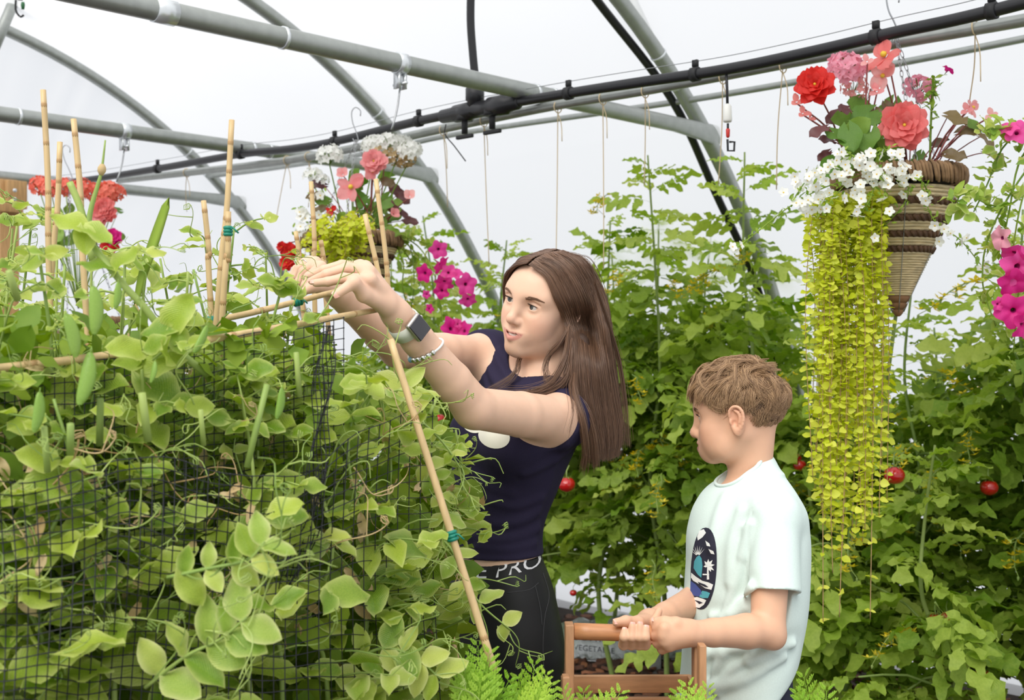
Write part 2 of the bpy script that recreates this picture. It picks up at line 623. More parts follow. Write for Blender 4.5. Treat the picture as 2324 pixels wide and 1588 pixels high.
    def eyes(s, root, look, iris):
        """Two eyeballs (sclera, iris, pupil by rings), upper lashes and brows."""
        for q in (-1, 1):
            c = s.p(.0685, q * .031, -.001)
            ax = (Vector(look) - c).normalized()
            r = .0127 * s.S
            mb = MB()
            prof = []
            n = 14
            e1 = ax.orthogonal().normalized(); e2 = ax.cross(e1)
            rings = [0, .10, .20, .30, .38, .44, .50, .62, .8, 1.1, 1.5, 2.0, 2.6, PI]
            vs = []; fs = []; ms = []
            for a in rings:
                for j in range(20):
                    t = 2 * PI * j / 20
                    bulge = 1.0
                    vs.append(c + (ax * math.cos(a) + (e1 * math.cos(t) + e2 * math.sin(t)) * math.sin(a)) * r * bulge)
            for i in range(len(rings) - 1):
                mi = 2 if rings[i + 1] <= .21 else (1 if rings[i + 1] <= .51 else 0)
                for j in range(20):
                    j2 = (j + 1) % 20
                    fs.append((i * 20 + j, i * 20 + j2, (i + 1) * 20 + j2, (i + 1) * 20 + j)); ms.append(mi)
            mb.v = [tuple(v) for v in vs]; mb.f = fs; mb.m = ms
            mb.build('eyeball', [MATS['sclera'], iris, MATS['pupil']], root)
            # lash line along the upper lid
            lm = MB()
            def lid(t, up):
                y = -.0128 + .0256 * t
                zz = (.0052 if up else -.0048) * math.sqrt(max(0, 1 - (y / .0130) ** 2))
                rr = .01445
                yy, z2 = y + .0005, zz - .0006
                xx = math.sqrt(max(1e-6, rr * rr - yy * yy - z2 * z2))
                return s.p(.0685 + xx, q * (.031 + yy), -.001 + z2)
            pts = [lid(i / 10, True) for i in range(11)]
            lm.tube(pts, [.0002 * s.S] + [.0007 * s.S] * 9 + [.0003 * s.S], 5)
            for i in range(1, 24):
                a = lid(i / 24, True)
                d = (s.F * 1.0 + s.U * .55 + s.L * q * (i / 24 - .4) * 1.2).normalized()
                b = a + d * .0042 * s.S; c2 = b + (d * .4 + s.U).normalized() * .0022 * s.S
                lm.tube([a, b, c2], [.00025, .0002, .00006], 3, cap=False)
            lm.build('eyelashes', MATS['lash'], root)


def hair_object(name, strands, mat, parent, r0=.0004, r1=.0001):
    """strands: list of point lists -> one curves object."""
    cu = bpy.data.hair_curves.new(name)
    sizes = [len(x) for x in strands]
    cu.add_curves(sizes)
    pos = np.array([tuple(p) for st in strands for p in st], dtype=np.float32)
    cu.attributes['position'].data.foreach_set('vector', pos.ravel())
    rad = np.concatenate([np.linspace(r0, r1, n) for n in sizes]).astype(np.float32)
    at = cu.attributes.get('radius') or cu.attributes.new('radius', 'FLOAT', 'POINT')
    at.data.foreach_set('value', rad)
    cu.materials.append(mat)
    o = bpy.data.objects.new(name, cu)
    COL.objects.link(o)
    if parent is not None:
        o.parent = parent
        o.matrix_parent_inverse = wmat(parent).inverted()
    return o


def finger(B, pts, radii, k=.004):
    for i in range(len(pts) - 1):
        B.u(s_cap(pts[i], pts[i + 1], radii[i], radii[i + 1]), k if i else .007)


def drape(pts2d, bvh, off, name, mat, parent, faces=None, seg=.0):
    """Lays a flat print on a surface: each pixel point is cast from the camera's side onto bvh and lifted by off."""
    pass
# ---------------------------------------------------------------- people
def skin_mat(name, base, lipc, blushc):
    m, nt, bs = nodes_of(name)
    N, L = nt.nodes, nt.links
    tc = N.new('ShaderNodeTexCoord')
    nz = N.new('ShaderNodeTexNoise'); nz.inputs['Scale'].default_value = 60; nz.inputs['Detail'].default_value = 5
    L.new(tc.outputs['Object'], nz.inputs['Vector'])
    mx = N.new('ShaderNodeMix'); mx.data_type = 'RGBA'
    mx.inputs[6].default_value = tuple(c * .93 for c in base[:3]) + (1,); mx.inputs[7].default_value = tuple(min(1, c * 1.05) for c in base[:3]) + (1,)
    L.new(nz.outputs[0], mx.inputs[0])
    col = mx.outputs[2]
    for nm, cc, amt in (('blush', blushc, .34), ('lip', lipc, .85)):
        a = N.new('ShaderNodeAttribute'); a.attribute_name = nm
        ml = N.new('ShaderNodeMath'); ml.operation = 'MULTIPLY'; ml.inputs[1].default_value = amt
        L.new(a.outputs['Fac'], ml.inputs[0])
        m2 = N.new('ShaderNodeMix'); m2.data_type = 'RGBA'; m2.inputs[7].default_value = cc
        L.new(ml.outputs[0], m2.inputs[0]); L.new(col, m2.inputs[6]); col = m2.outputs[2]
    L.new(col, bs.inputs['Base Color'])
    bs.inputs['Roughness'].default_value = .48
    bs.inputs['Specular IOR Level'].default_value = .35
    bs.inputs['Subsurface Weight'].default_value = .12
    bs.inputs['Subsurface Radius'].default_value = (.010, .004, .002)
    bs.inputs['Subsurface Scale'].default_value = 1.0
    bp = N.new('ShaderNodeBump'); bp.inputs['Strength'].default_value = .06; bp.inputs['Distance'].default_value = .001
    n2 = N.new('ShaderNodeTexNoise'); n2.inputs['Scale'].default_value = 900
    L.new(tc.outputs['Object'], n2.inputs['Vector'])
    L.new(n2.outputs[0], bp.inputs['Height']); L.new(bp.outputs[0], bs.inputs['Normal'])
    MATS[name] = m
    return m


def hair_mat(name, c1, c2, rough=.38):
    m, nt, bs = nodes_of(name)
    N, L = nt.nodes, nt.links
    hi = N.new('ShaderNodeHairInfo')
    mx = N.new('ShaderNodeMix'); mx.data_type = 'RGBA'
    mx.inputs[6].default_value = c1; mx.inputs[7].default_value = c2
    L.new(hi.outputs['Random'], mx.inputs[0])
    L.new(mx.outputs[2], bs.inputs['Base Color'])
    bs.inputs['Roughness'].default_value = rough
    bs.inputs['Specular IOR Level'].default_value = .55
    MATS[name] = m
    return m


skin_mat('skin_girl', srgb(228, 188, 162), srgb(206, 138, 128), srgb(226, 150, 128))
skin_mat('skin_boy', srgb(221, 174, 144), srgb(178, 104, 92), srgb(208, 128, 100))
plain('sclera', srgb(214, 208, 203), .2)
plain('pupil', srgb(10, 10, 12), .05)
plain('iris_grey', srgb(88, 92, 90), .1, noise=.5, nscale=300)
plain('iris_brown', srgb(78, 62, 44), .1)
plain('lash', srgb(40, 28, 22), .6)
plain('lash_brow', srgb(122, 90, 68), .7)
plain('teeth', srgb(246, 242, 234), .2)
plain('mouth', srgb(110, 50, 48), .5)
plain('nail', srgb(232, 176, 160), .25)
hair_mat('hair_girl', srgb(84, 60, 46), srgb(128, 96, 74))
hair_mat('hair_boy', srgb(122, 92, 66), srgb(196, 160, 120), .45)
plain('hair_under_girl', srgb(74, 53, 41), .6, noise=.3, nscale=60, stretch=(6, 6, .5), bump=.4)
plain('hair_under_boy', srgb(98, 74, 53), .6, noise=.3, nscale=80)
plain('navy_jersey', srgb(43, 38, 62), .85, spec=.2, noise=.1, nscale=400, bump=.15)
plain('navy_rib', srgb(38, 33, 56), .85, spec=.2)
plain('black_legging', srgb(24, 24, 26), .55, spec=.35)
plain('waistband_black', srgb(20, 20, 22), .7, spec=.25)
plain('white_print', srgb(226, 226, 230), .6)
plain('cream_print', srgb(236, 232, 218), .6)
plain('seam_grey', srgb(66, 66, 70), .6)
plain('mint_jersey', srgb(216, 232, 226), .85, spec=.2, noise=.04, nscale=300, bump=.12)
plain('navy_short', srgb(40, 42, 60), .8, spec=.25)
plain('watch_band', srgb(222, 224, 212), .5)
plain('watch_case', srgb(196, 190, 184), .3, metal=.8)
plain('watch_glass', srgb(46, 44, 50), .06, spec=.8)
plain('silver', srgb(210, 210, 205), .25, metal=1.0)
plain('bracelet_cord', srgb(236, 236, 232), .5)
plain('blue_bead', srgb(110, 150, 170), .2)
plain('shoe', srgb(60, 62, 70), .6)
plain('shoe_sole', srgb(225, 225, 222), .6)


def ray_ell(head, px, py, infl, c=(-.010, 0, .028), r=(.098, .077, .081)):
    """Where the sight line through a pixel meets the head's inflated skull (else the point of it that passes nearest)."""
    o = Vector((0, 0, CAMZ)); d = (P(px, py, 1.0) - o)
    R = Matrix((head.F, head.L, head.U))
    ol = (R @ (o - head.O)) / head.S - Vector(c); dl = (R @ d) / head.S
    rr = [q + infl for q in r]
    a = Vector([ol[i] / rr[i] for i in range(3)]); b = Vector([dl[i] / rr[i] for i in range(3)])
    A, Bq, Cq = b.dot(b), 2 * a.dot(b), a.dot(a) - 1
    D = Bq * Bq - 4 * A * Cq
    t = (-Bq - math.sqrt(D)) / (2 * A) if D > 0 else -Bq / (2 * A)
    return o + d * t


def arm(B, sh, el, wr, r, k=.02):
    """shoulder-elbow-wrist with a fuller forearm below the elbow."""
    sh, el, wr = Vector(sh), Vector(el), Vector(wr)
    B.u(s_cap(sh, sh.lerp(el, .5), r[0], r[1]), k)
    B.u(s_cap(sh.lerp(el, .5), el, r[1], r[2]), .006)
    B.u(s_cap(el, el.lerp(wr, .3), r[2] * .98, r[3]), .010)
    B.u(s_cap(el.lerp(wr, .3), el.lerp(wr, .75), r[3], r[4] * 1.12), .006)
    B.u(s_cap(el.lerp(wr, .75), wr, r[4] * 1.12, r[4]), .006)


def hit(B, px, py, d0, d1, n=260):
    """First point inside body B along the sight line through a pixel."""
    ds = np.linspace(d0, d1, n)
    Q = np.array([tuple(P(px, py, d)) for d in ds])
    v = B.ev(Q)
    k = np.where(v < 0)[0]
    return Vector(Q[k[0]]) if len(k) else P(px, py, (d0 + d1) / 2)


def cutcap(a, b, ra, rb, c, n):
    f, g = s_cap(a, b, ra, rb), s_plane(c, n)
    return lambda Q: np.maximum(f(Q), g(Q))


def nail(root, tip, prev, nrm, w, l):
    t = (Vector(tip) - Vector(prev)).normalized(); n = (Vector(nrm) - t * Vector(nrm).dot(t)).normalized(); s = t.cross(n)
    mb = MB(); vs = []; c = Vector(tip) + t * l * .3
    for i in range(5):
        for j in range(5):
            a = (j / 4 - .5) * 2; b = (i / 4 - .5) * 2
            ww = w * (1 - .25 * b * b)
            vs.append(c + s * a * ww + t * b * l * .5 + n * (w * 1.02 * (1 - .38 * a * a) - .06 * l * b * b))
    mb.add(vs, [(i * 5 + j, i * 5 + j + 1, i * 5 + j + 6, i * 5 + j + 5) for i in range(4) for j in range(4)])
    mb.build('fingernail', MATS['nail'], root)


def bvh_of(o):
    me = o.data
    vs = [v.co for v in me.vertices]
    M = wmat(o) if o.parent is None else Matrix.Identity(4)
    return BVHTree.FromPolygons(vs, [p.vertices for p in me.polygons])


def on_surface(bvh, px, py, lift):
    o = Vector((0, 0, CAMZ)); d = (P(px, py, 1.0) - o).normalized()
    h, n, i, dist = bvh.ray_cast(o, d)
    if h is None: return None
    if n.dot(d) > 0: n = -n
    return h + n * lift


def print_poly(name, outline, bvh, lift, mat, parent, step=5.0, tris=None):
    """A flat print: the outline (pixels) filled with a fine grid of triangles and laid on the cloth."""
    bm = bmesh.new()
    vs = [bm.verts.new((x, y, 0)) for x, y in outline]
    bm.faces.new(vs)
    bmesh.ops.triangulate(bm, faces=bm.faces[:])
    for _ in range(5):
        long = [e for e in bm.edges if e.calc_length() > step]
        if not long: break
        bmesh.ops.subdivide_edges(bm, edges=long, cuts=1)
        bmesh.ops.triangulate(bm, faces=bm.faces[:])
    good = {}
    bm.verts.index_update()
    for v in bm.verts:
        p = on_surface(bvh, v.co.x, v.co.y, lift)
        if p is not None: good[v.index] = p
    mb = MB(); ix = {}
    for i, p in good.items():
        ix[i] = len(mb.v); mb.v.append(tuple(p))
    for f in bm.faces:
        if all(v.index in ix for v in f.verts):
            mb.f.append(tuple(ix[v.index] for v in f.verts)); mb.m.append(0)
    bm.free()
    if not mb.f: return None
    return mb.build(name, mat, parent)


def text_polys(txt, size_px):
    """Glyph outlines of the built-in font as a triangulated mesh, unit em -> list of (verts, faces)."""
    cu = bpy.data.curves.new('t', 'FONT'); cu.body = txt; cu.size = 1.0; cu.resolution_u = 3
    o = bpy.data.objects.new('t', cu); COL.objects.link(o)
    dg = bpy.context.evaluated_depsgraph_get(); dg.update()
    me = bpy.data.meshes.new_from_object(o.evaluated_get(dg))
    vs = [(v.co.x, v.co.y) for v in me.vertices]; fs = [tuple(p.vertices) for p in me.polygons]
    bpy.data.objects.remove(o); bpy.data.curves.remove(cu); bpy.data.meshes.remove(me)
    return vs, fs


def wrinkle(amp, freqs, seed, zf=1.0):
    r = random.Random(seed)
    terms = []
    for f in freqs:
        d = Vector((r.uniform(-1, 1), r.uniform(-1, 1), r.uniform(-1, 1))).normalized()
        terms.append((np.array(d) * f, r.uniform(0, 6.3), r.uniform(.6, 1.0)))
    def fn(Q):
        w = np.zeros(len(Q))
        for kv, ph, a in terms:
            x = Q @ kv + ph
            w += a * np.sin(x + .8 * np.sin(x * .37 + ph))
        return w * amp / len(terms)
    return fn


def fold(pts, r, depth):
    """A soft raised crease along a path (used as a displacement)."""
    pts = spline(pts, 9)
    segs = [(v3(pts[i]), v3(pts[i + 1])) for i in range(len(pts) - 1)]
    def fn(Q):
        best = np.full(len(Q), 9.0)
        for a, b in segs:
            ab = b - a
            t = np.clip((Q - a) @ ab / max(ab @ ab, 1e-12), 0, 1)
            dd = Q - a - t[:, None] * ab
            best = np.minimum(best, (dd * dd).sum(1))
        return -depth * 1.25 * np.exp(-best / (r * r)) + depth * .5 * np.exp(-best / (r * r * 5))
    return fn


# ============================================================== the girl
def build_girl():
    root = empty('person', P(1130, 794, 2.55) * 1.0, 0,
                 'young woman with long brown hair in navy t-shirt reaching both hands into the peas', 'person')
    root.location = (P(1130, 794, 2.55).x, 2.55, 0)
    sk = MATS['skin_girl']
    F, L, U = frame_of((-.67, -.743, 0), roll=17, pitch=-3)
    O = P(1240, 685, 2.56)
    H = Head(O, F, L, U, 1.0, 'girl')
    FT = Vector((-.84, -.54, 0)); LT = Vector((.54, -.84, 0))
    px2x = lambda px: (px - 1162) * 2.55 / FPX
    rows = [(880, 1222, .070, .062), (915, 1205, .130, .082), (950, 1190, .148, .095), (1010, 1168, .148, .104), (1060, 1154, .136, .099), (1100, 1145, .128, .093),
            (1200, 1130, .112, .074), (1240, 1127, .114, .076), (1300, 1128, .132, .088), (1400, 1130, .152, .102), (1480, 1130, .150, .10)]
    zs = np.array([CAMZ - (r[0] - 794) / 1098 for r in rows])[::-1]
    cx = np.array([px2x(r[1]) for r in rows])[::-1]
    rw = np.array([r[2] for r in rows])[::-1]; rd = np.array([r[3] for r in rows])[::-1]
    cy = np.full(len(zs), 2.56)
    sl, el, wl = P(1276, 953, 2.43), P(1076, 926, 2.20), P(900, 713, 2.06)
    sr, er, wr = P(1100, 812, 2.67), P(903, 790, 2.45), P(768, 668, 2.26)
    neck_lo, neck_hi = P(1238, 872, 2.57), H.p(-.022, 0, -.055)

    def torso(B, g):
        B.u(s_loft(zs, cx, cy, rw + g, rd + g, LT, FT), .02)
        top = P(1205, 925, 2.56)
        B.u(s_cap(top, sl, .060 + g, .045 + g), .04)
        B.u(s_cap(top, sr, .062 + g, .048 + g), .04)
        B.u(s_cap(P(1226, 890, 2.585), P(1262, 926, 2.49), .040 + g, .042 + g), .04)
        B.u(s_cap(P(1226, 890, 2.585), P(1140, 815, 2.66), .040 + g, .040 + g), .04)
        for q, c in ((1, P(1168, 1006, 2.44)), (-1, P(1092, 985, 2.53))):
            B.u(s_ell(c, (.058 + g, .058 + g, .056 + g)), .045)
    B = Body()
    torso(B, 0)
    B.u(s_cap(neck_lo, neck_hi, .048, .045), .03)
    H.add(B)
    arm(B, sl, el, wl, (.045, .0425, .0372, .0346, .0252), .035)
    arm(B, sr, er, wr, (.045, .0415, .0375, .0355, .0245), .035)
    # near hand
    K = [(P(840, 634, 2.000), P(780, 631, 1.985), P(744, 639, 1.985), P(717, 642, 1.99)),
         (P(836, 617, 2.016), P(786, 608, 2.005), P(741, 622, 2.00), P(708, 637, 2.01)),
         (P(829, 606, 2.034), P(776, 601, 2.026), P(735, 612, 2.02), P(704, 626, 2.03)),
         (P(818, 603, 2.054), P(768, 605, 2.05), P(738, 615, 2.05), P(712, 627, 2.055))]
    for k_ in K:
        B.u(s_cap(wl, k_[0], .0175, .0105), .012)
    B.u(s_cap(P(862, 672, 2.035), P(836, 618, 2.025), .017, .011), .012)
    for k_, s in zip(K, (1, 1.02, .97, .85)):
        finger(B, k_, [.0098 * s, .0086 * s, .0077 * s, .0066 * s], .003)
    th = [P(878, 692, 2.035), P(826, 668, 1.995), P(804, 641, 1.972), P(766, 666, 1.962)]
    B.u(s_cap(wl, th[0], .017, .0165), .012)
    finger(B, th, [.0165, .0125, .0100, .0074], .006)
    # far hand
    K2 = [(P(728, 606, 2.185), P(700, 628, 2.165), P(692, 648, 2.16), P(690, 664, 2.165)),
          (P(716, 596, 2.205), P(688, 617, 2.185), P(678, 640, 2.18), P(676, 658, 2.185)),
          (P(704, 594, 2.228), P(678, 609, 2.21), P(668, 630, 2.205), P(668, 646, 2.21)),
          (P(692, 598, 2.248), P(672, 610, 2.235), P(662, 626, 2.23), P(660, 640, 2.235))]
    for k_ in K2:
        B.u(s_cap(wr, k_[0], .017, .0105), .012)
    for k_, s in zip(K2, (1, 1.02, .97, .85)):
        finger(B, k_, [.0098 * s, .0086 * s, .0076 * s, .0066 * s], .003)
    th2 = [P(756, 655, 2.22), P(726, 650, 2.17), P(706, 652, 2.14), P(692, 660, 2.13)]
    finger(B, th2, [.016, .012, .0095, .0074], .006)
    B.cut(s_plane((0, 0, float(zs[0]) + .14), (0, 0, -1)))
    hx = (O.x - .13, O.x + .14); 
    xs = axis(-.42, .24, .0019, .0028, [(-.06, .14), (-.40, -.16)])
    ys = axis(1.93, 2.76, .0019, .0032, [(1.95, 2.10), (2.44, 2.58)])
    zz = axis(.88, 1.63, .0018, .0032, [(1.37, 1.60)])
    v, q = B.mesh(xs, ys, zz)
    v = smooth_verts(v, q, 1, .35)
    me = np_mesh('body', v, q, H.attrs(v))
    body = link('body', me, root, sk)
    H.eyes(root, P(690, 640, 2.15), MATS['iris_grey'])
    # teeth and mouth
    tm = MB()
    for row in (0,):
        vs = []
        for i in range(13):
            t = (i / 12 - .5) * 2
            x = .0902 - .0125 * t * t; y = t * .020
            zt = -.0640 + .0045 * t * t
            notch = .0006 * abs(math.sin(i * PI / 2))
            vs += [H.p(x, y, zt), H.p(x + .0008, y, zt - .003), H.p(x, y, zt - .0062 + notch)]
        fs = []
        for i in range(12):
            for j in range(2):
                fs.append((i * 3 + j, i * 3 + j + 1, i * 3 + j + 4, i * 3 + j + 3))
        tm.add(vs, fs)
    tm.build('teeth', MATS['teeth'], root)
    # brows
    br = []
    r = random.Random(3)
    for q_ in (-1, 1):
        for i in range(280):
            t = r.random()
            y = .0125 + .036 * t; z = .0168 + .0026 * math.sin(min(1, t * 1.2) * PI * .6) - .005 * max(0, t - .6) + r.uniform(-.0026, .0026) * (1 - .6 * t) * min(1, .45 + t * 3)
            x0 = .0855 - 5.5 * max(0, y - .006) ** 2
            b = H.p(x0, q_ * y, z)
            d = (H.L * q_ * (1.0) + H.U * (.35 - .6 * t) + H.F * (-.25)).normalized()
            br.append([b - H.F * .006, b + d * .0035 + H.F * .001, b + d * .0085 - H.F * .0008])
    # drop the hairs onto the skin
    bb = bvh_of(body)
    def to_skin(p, lift):
        h, n, i, dist = bb.find_nearest(p)
        return h + n * lift
    br = [[to_skin(s_[0], -.0003), to_skin(s_[1], .0006), to_skin(s_[2], .0006)] for s_ in br]
    hair_object('eyebrows', br, MATS['lash_brow'], root, .00027, .00010)
    # nails
    for k_, w in zip(K, (.0060, .0062, .0058, .005)):
        nail(body, k_[3], k_[2], Vector((-.25, -.55, .8)), w, .0105)
    nail(body, th[3], th[2], Vector((.3, -.9, .3)), .0068, .0115)

    # --- t-shirt
    T = Body()
    torso(T, .0075)
    ad = (el - sl).normalized(); ad2 = (er - sr).normalized()
    T.u(cutcap(sl + ad * .0, sl + ad * .06, .054, .0535, sl + ad * .016, ad + Vector((0, .0, .2))), .02)
    T.u(cutcap(sr - ad2 * .01, sr + ad2 * .06, .058, .0545, sr + ad2 * .020, ad2), .02)
    T.disp(wrinkle(.0022, (26, 38, 55), 4))
    zhem = lambda py: CAMZ - (py - 794) / 1098
    FO = []
    for pts, r_, dp in (([(1220, 1165), (1150, 1190), (1060, 1175)], .011, .006), ([(1222, 1200), (1140, 1225), (1055, 1215)], .011, .006), ([(1228, 1130), (1170, 1150), (1110, 1135)], .010, .004),
                        ([(1215, 1232), (1150, 1246), (1080, 1240)], .009, .005), ([(1285, 1030), (1230, 1060), (1190, 1075)], .012, .005),
                        ([(1290, 1010), (1250, 1090), (1225, 1150)], .012, .004), ([(1060, 1050), (1100, 1100), (1160, 1120)], .014, .003),
                        ([(1120, 800), (1140, 835), (1160, 870)], .008, .004), ([(1105, 830), (1120, 865), (1145, 900)], .008, .004), ([(1095, 850), (1105, 890), (1120, 930)], .008, .004), ([(1135, 790), (1158, 820), (1172, 850)], .007, .003)):
        FO.append(fold([hit(T, x, y, 2.30, 2.75) for x, y in pts], r_, dp))
    for f in FO: T.disp(f)
    for s_, e_, a_, o_, r_ in ((sl, el, ad, .026, .057), (sr, er, ad2, .040, .064)):
        f_, g_ = s_cap(s_, e_, r_, r_), s_plane(s_ + a_ * o_, -a_)
        f_ = s_cap(s_ + a_ * (.03 if r_ < .06 else .055), e_, r_, r_)
        T.sub((lambda f_, g_: lambda Q: np.maximum(f_(Q), g_(Q)))(f_, g_), .003)
    nd = (neck_hi - neck_lo).normalized()
    T.sub(s_cap(neck_lo - nd * .004 - FT * -.012, neck_lo + nd * .12 + FT * .02, .060, .075), .004)
    T.cut(s_plane((px2x(1120), 0, zhem(1256)), (.06, 0, -1)), .004)
    # remove the arm's volume outside the sleeves
    xs = axis(-.16, .24, .003, .003, []); ys = axis(2.32, 2.80, .0034, .0034, []); zz = axis(.95, 1.44, .003, .003, [])
    v, q = T.mesh(xs, ys, zz)
    v = smooth_verts(v, q, 1, .4)
    shirt = link('shirt', np_mesh('shirt', v, q), root, MATS['navy_jersey'])
    # collar rib
    cb = bvh_of(shirt)
    ring = []
    e1 = FT; e2 = LT
    for i in range(40):
        a = 2 * PI * i / 40
        c = neck_lo - nd * .012 + FT * .010
        dirv = (e1 * math.cos(a) + e2 * math.sin(a))
        p = c + dirv * (.066)
        h, n, _, _ = cb.find_nearest(p + nd * .01)
        ring.append(h + n * .001)
    mb = MB(); mb.tube(ring, .0042, 6, closed=True)
    mb.build('collar', MATS['navy_rib'], shirt)
    # round print on the chest, most of it behind the arm
    def ell(cx_, cy_, a, b, rot, n=28):
        return [(cx_ + a * math.cos(t) * math.cos(rot) - b * math.sin(t) * math.sin(rot), cy_ + a * math.cos(t) * math.sin(rot) + b * math.sin(t) * math.cos(rot)) for t in [2 * PI * i / n for i in range(n)]]
    ppts = lambda o: o
    bvh2 = cb
    print_poly('chest_print', ell(1122, 990, 36, 27, .25), bvh2, .0012, MATS['cream_print'], shirt)
    print_poly('chest_print', ell(1075, 962, 26, 20, .35), bvh2, .0012, MATS['cream_print'], shirt)

    # --- leggings
    G = Body()
    rows2 = [(1232, 1126, .114, .078), (1246, 1126, .118, .080), (1262, 1127, .121, .082), (1300, 1128, .136, .0935), (1350, 1130, .150, .104), (1400, 1131, .158, .108), (1450, 1131, .158, .106), (1500, 1130, .155, .102), (1560, 1129, .150, .098), (1600, 1128, .140, .09)]
    z2 = np.array([zhem(r[0]) for r in rows2])[::-1]
    G.u(s_loft(z2, np.array([px2x(r[1]) for r in rows2])[::-1], np.full(len(z2), 2.56), np.array([r[2] for r in rows2])[::-1], np.array([r[3] for r in rows2])[::-1], LT, FT), .01)
    hipc = Vector((px2x(1130), 2.56, .78))
    feet = []
    for s in (-1, 1):
        hp = hipc + LT * s * .078; kn = hp + Vector((0.005, 0, -.33)) + FT * .02; an = kn + Vector((.01, 0, -.38))
        G.u(s_cap(hp, kn, .083, .056), .05); G.u(s_cap(kn, kn + Vector((.008, 0, -.13)), .056, .054), .02); G.u(s_cap(kn + Vector((.008, 0, -.13)), an, .054, .037), .02)
        feet.append(an)
    G.disp(wrinkle(.0012, (20, 45), 9))
    G.cut(s_plane((px2x(1126), 0, zhem(1264)), (-.16, 0, 1)), .004)
    xs = axis(-.24, .18, .0045, .0045, []); ys = axis(2.38, 2.76, .0045, .0045, []); zz = axis(.05, 1.0, .005, .012, [(.66, 1.0)])
    v, q = G.mesh(xs, ys, zz)
    v = smooth_verts(v, q, 1, .4)
    leg = link('leggings', np_mesh('leggings', v, q), root, MATS['black_legging'])
    lb = bvh_of(leg)
    # waistband lettering
    vs, fs = text_polys('NIKE PRO', 1)
    # the band runs along an arc at the top of the leggings: letters follow it
    def band(u, w):
        x = 962 + 264 * (u ** .88)
        t = max(0, (x - 1120) / 100)
        y = 1312 - 16 * t - 10 * t * t
        return x + 2 * w, y - 33 * w
    tw = max(x for x, y in vs)
    mb = MB()
    pts = []
    for x, y in vs:
        a, b = band(x / tw, y / .70)
        pts.append(on_surface(lb, a, b, .0012))
    for f in fs:
        if all(pts[i] is not None for i in f):
            mb.add([pts[i] for i in f], [tuple(range(len(f)))])
    mb.build('waistband_lettering', MATS['white_print'], leg, smooth=False)
    # seams
    for pl in ([(1232, 1300), (1246, 1350), (1236, 1400), (1232, 1470), (1236, 1540)], [(1150, 1345), (1200, 1338), (1222, 1322)], [(1215, 1330), (1226, 1380), (1230, 1420)]):
        pp = [on_surface(lb, p.x, p.y, .0004) for p in spline([Vector((a, b, 0)) for a, b in pl], 16)]
        pp = [p for p in pp if p is not None]
        if len(pp) > 3:
            mb = MB(); mb.tube(pp, .0007, 4); mb.build('seam', MATS['seam_grey'], leg)
    for an in feet:
        S = Body()
        S.u(s_cap(an + Vector((0, 0, .005)), an + Vector((0, 0, -.04)), .045, .042), .02)
        S.u(s_cap((an.x, an.y, .045), tuple(Vector((an.x, an.y, .035)) + FT * .14), .042, .034), .02)
        S.cut(s_plane((0, 0, .0), (0, 0, -1)))
        c = Vector((an.x, an.y, .05))
        v, q = S.mesh(np.arange(c.x - .21, c.x + .08, .008), np.arange(c.y - .17, c.y + .08, .008), np.arange(-.012, .16, .008))
        link('shoe', np_mesh('shoe', v, q), root, MATS['shoe'])

    # --- watch, bracelet, ring
    ax = (wl - el).normalized()
    def around(c, rx, ry, ax, up, n, a0=0, a1=2 * PI):
        e1 = (Vector(up) - ax * Vector(up).dot(ax)).normalized(); e2 = ax.cross(e1)
        return [c + e1 * rx * math.cos(a0 + (a1 - a0) * i / n) + e2 * ry * math.sin(a0 + (a1 - a0) * i / n) for i in range(n)], e1, e2
    w = empty('wristwatch', P(930, 745, 2.06), 0, 'square smartwatch with dark screen and white strap on the girl\'s wrist', 'watch')
    wc = wl.lerp(el, .115)
    face_dir = (P(980, 700, 1.96) - wc).normalized()
    pts, e1, e2 = around(wc, .0282, .0282, ax, face_dir, 48)
    mb = MB()
    vs = []; n = 48
    hw = .0115
    def skin_r(d_):
        h, nn, i_, ds = bb.ray_cast(wc + d_ * .08, -d_, .08)
        return (h - wc).length if h is not None else .027
    for i in range(n):
        d_ = (pts[i] - wc).normalized()
        for s_, o_ in ((-hw, .0006), (-hw, .0030), (hw, .0030), (hw, .0006)):
            h, nn, i_, ds = bb.ray_cast(wc + ax * s_ + d_ * .08, -d_, .08)
            rr = (h - (wc + ax * s_)).length if h is not None else .026
            vs.append(wc + ax * s_ + d_ * (rr + o_))
    fs = []
    for i in range(n):
        for j in range(4):
            fs.append((i * 4 + j, i * 4 + (j + 1) % 4, ((i + 1) % n) * 4 + (j + 1) % 4, ((i + 1) % n) * 4 + j))
    mb.add(vs, fs)
    mb.build('strap', MATS['watch_band'], w)
    rr = skin_r(e1)
    R = Matrix((e2, ax, e1)).transposed()
    mb = MB(); mb.box(wc + e1 * (rr + .0055), (.034, .040, .0105), R, bev=.0045); mb.build('case', MATS['watch_case'], w)
    mb = MB(); mb.box(wc + e1 * (rr + .0111), (.0295, .0355, .0025), R, bev=.001); mb.build('screen', MATS['watch_glass'], w)
    mb = MB(); mb.lathe([(.0025, 0), (.003, .0008), (.003, .0018), (.0022, .0026)], wc + e1 * (rr + .0055) + e2 * .0165 + ax * .008, e2, 12); mb.build('crown', MATS['watch_case'], w)
    br_ = empty('bracelet', P(950, 785, 2.08), 0, 'white cord bracelet with silver and blue beads on the girl\'s forearm', 'bracelet')
    bc = wl.lerp(el, .36)
    axb = (ax + (e2 * .28) + e1 * -.1).normalized()
    f1 = (e1 - axb * e1.dot(axb)).normalized(); f2 = axb.cross(f1)
    ring = []
    for i in range(44):
        a = 2 * PI * i / 44
        d_ = f1 * math.cos(a) + f2 * math.sin(a)
        h, nn, i_, ds = bb.ray_cast(bc + d_ * .09, -d_, .09)
        r_ = (h - bc).length if h is not None else .03
        ring.append(bc + d_ * (r_ + .0024))
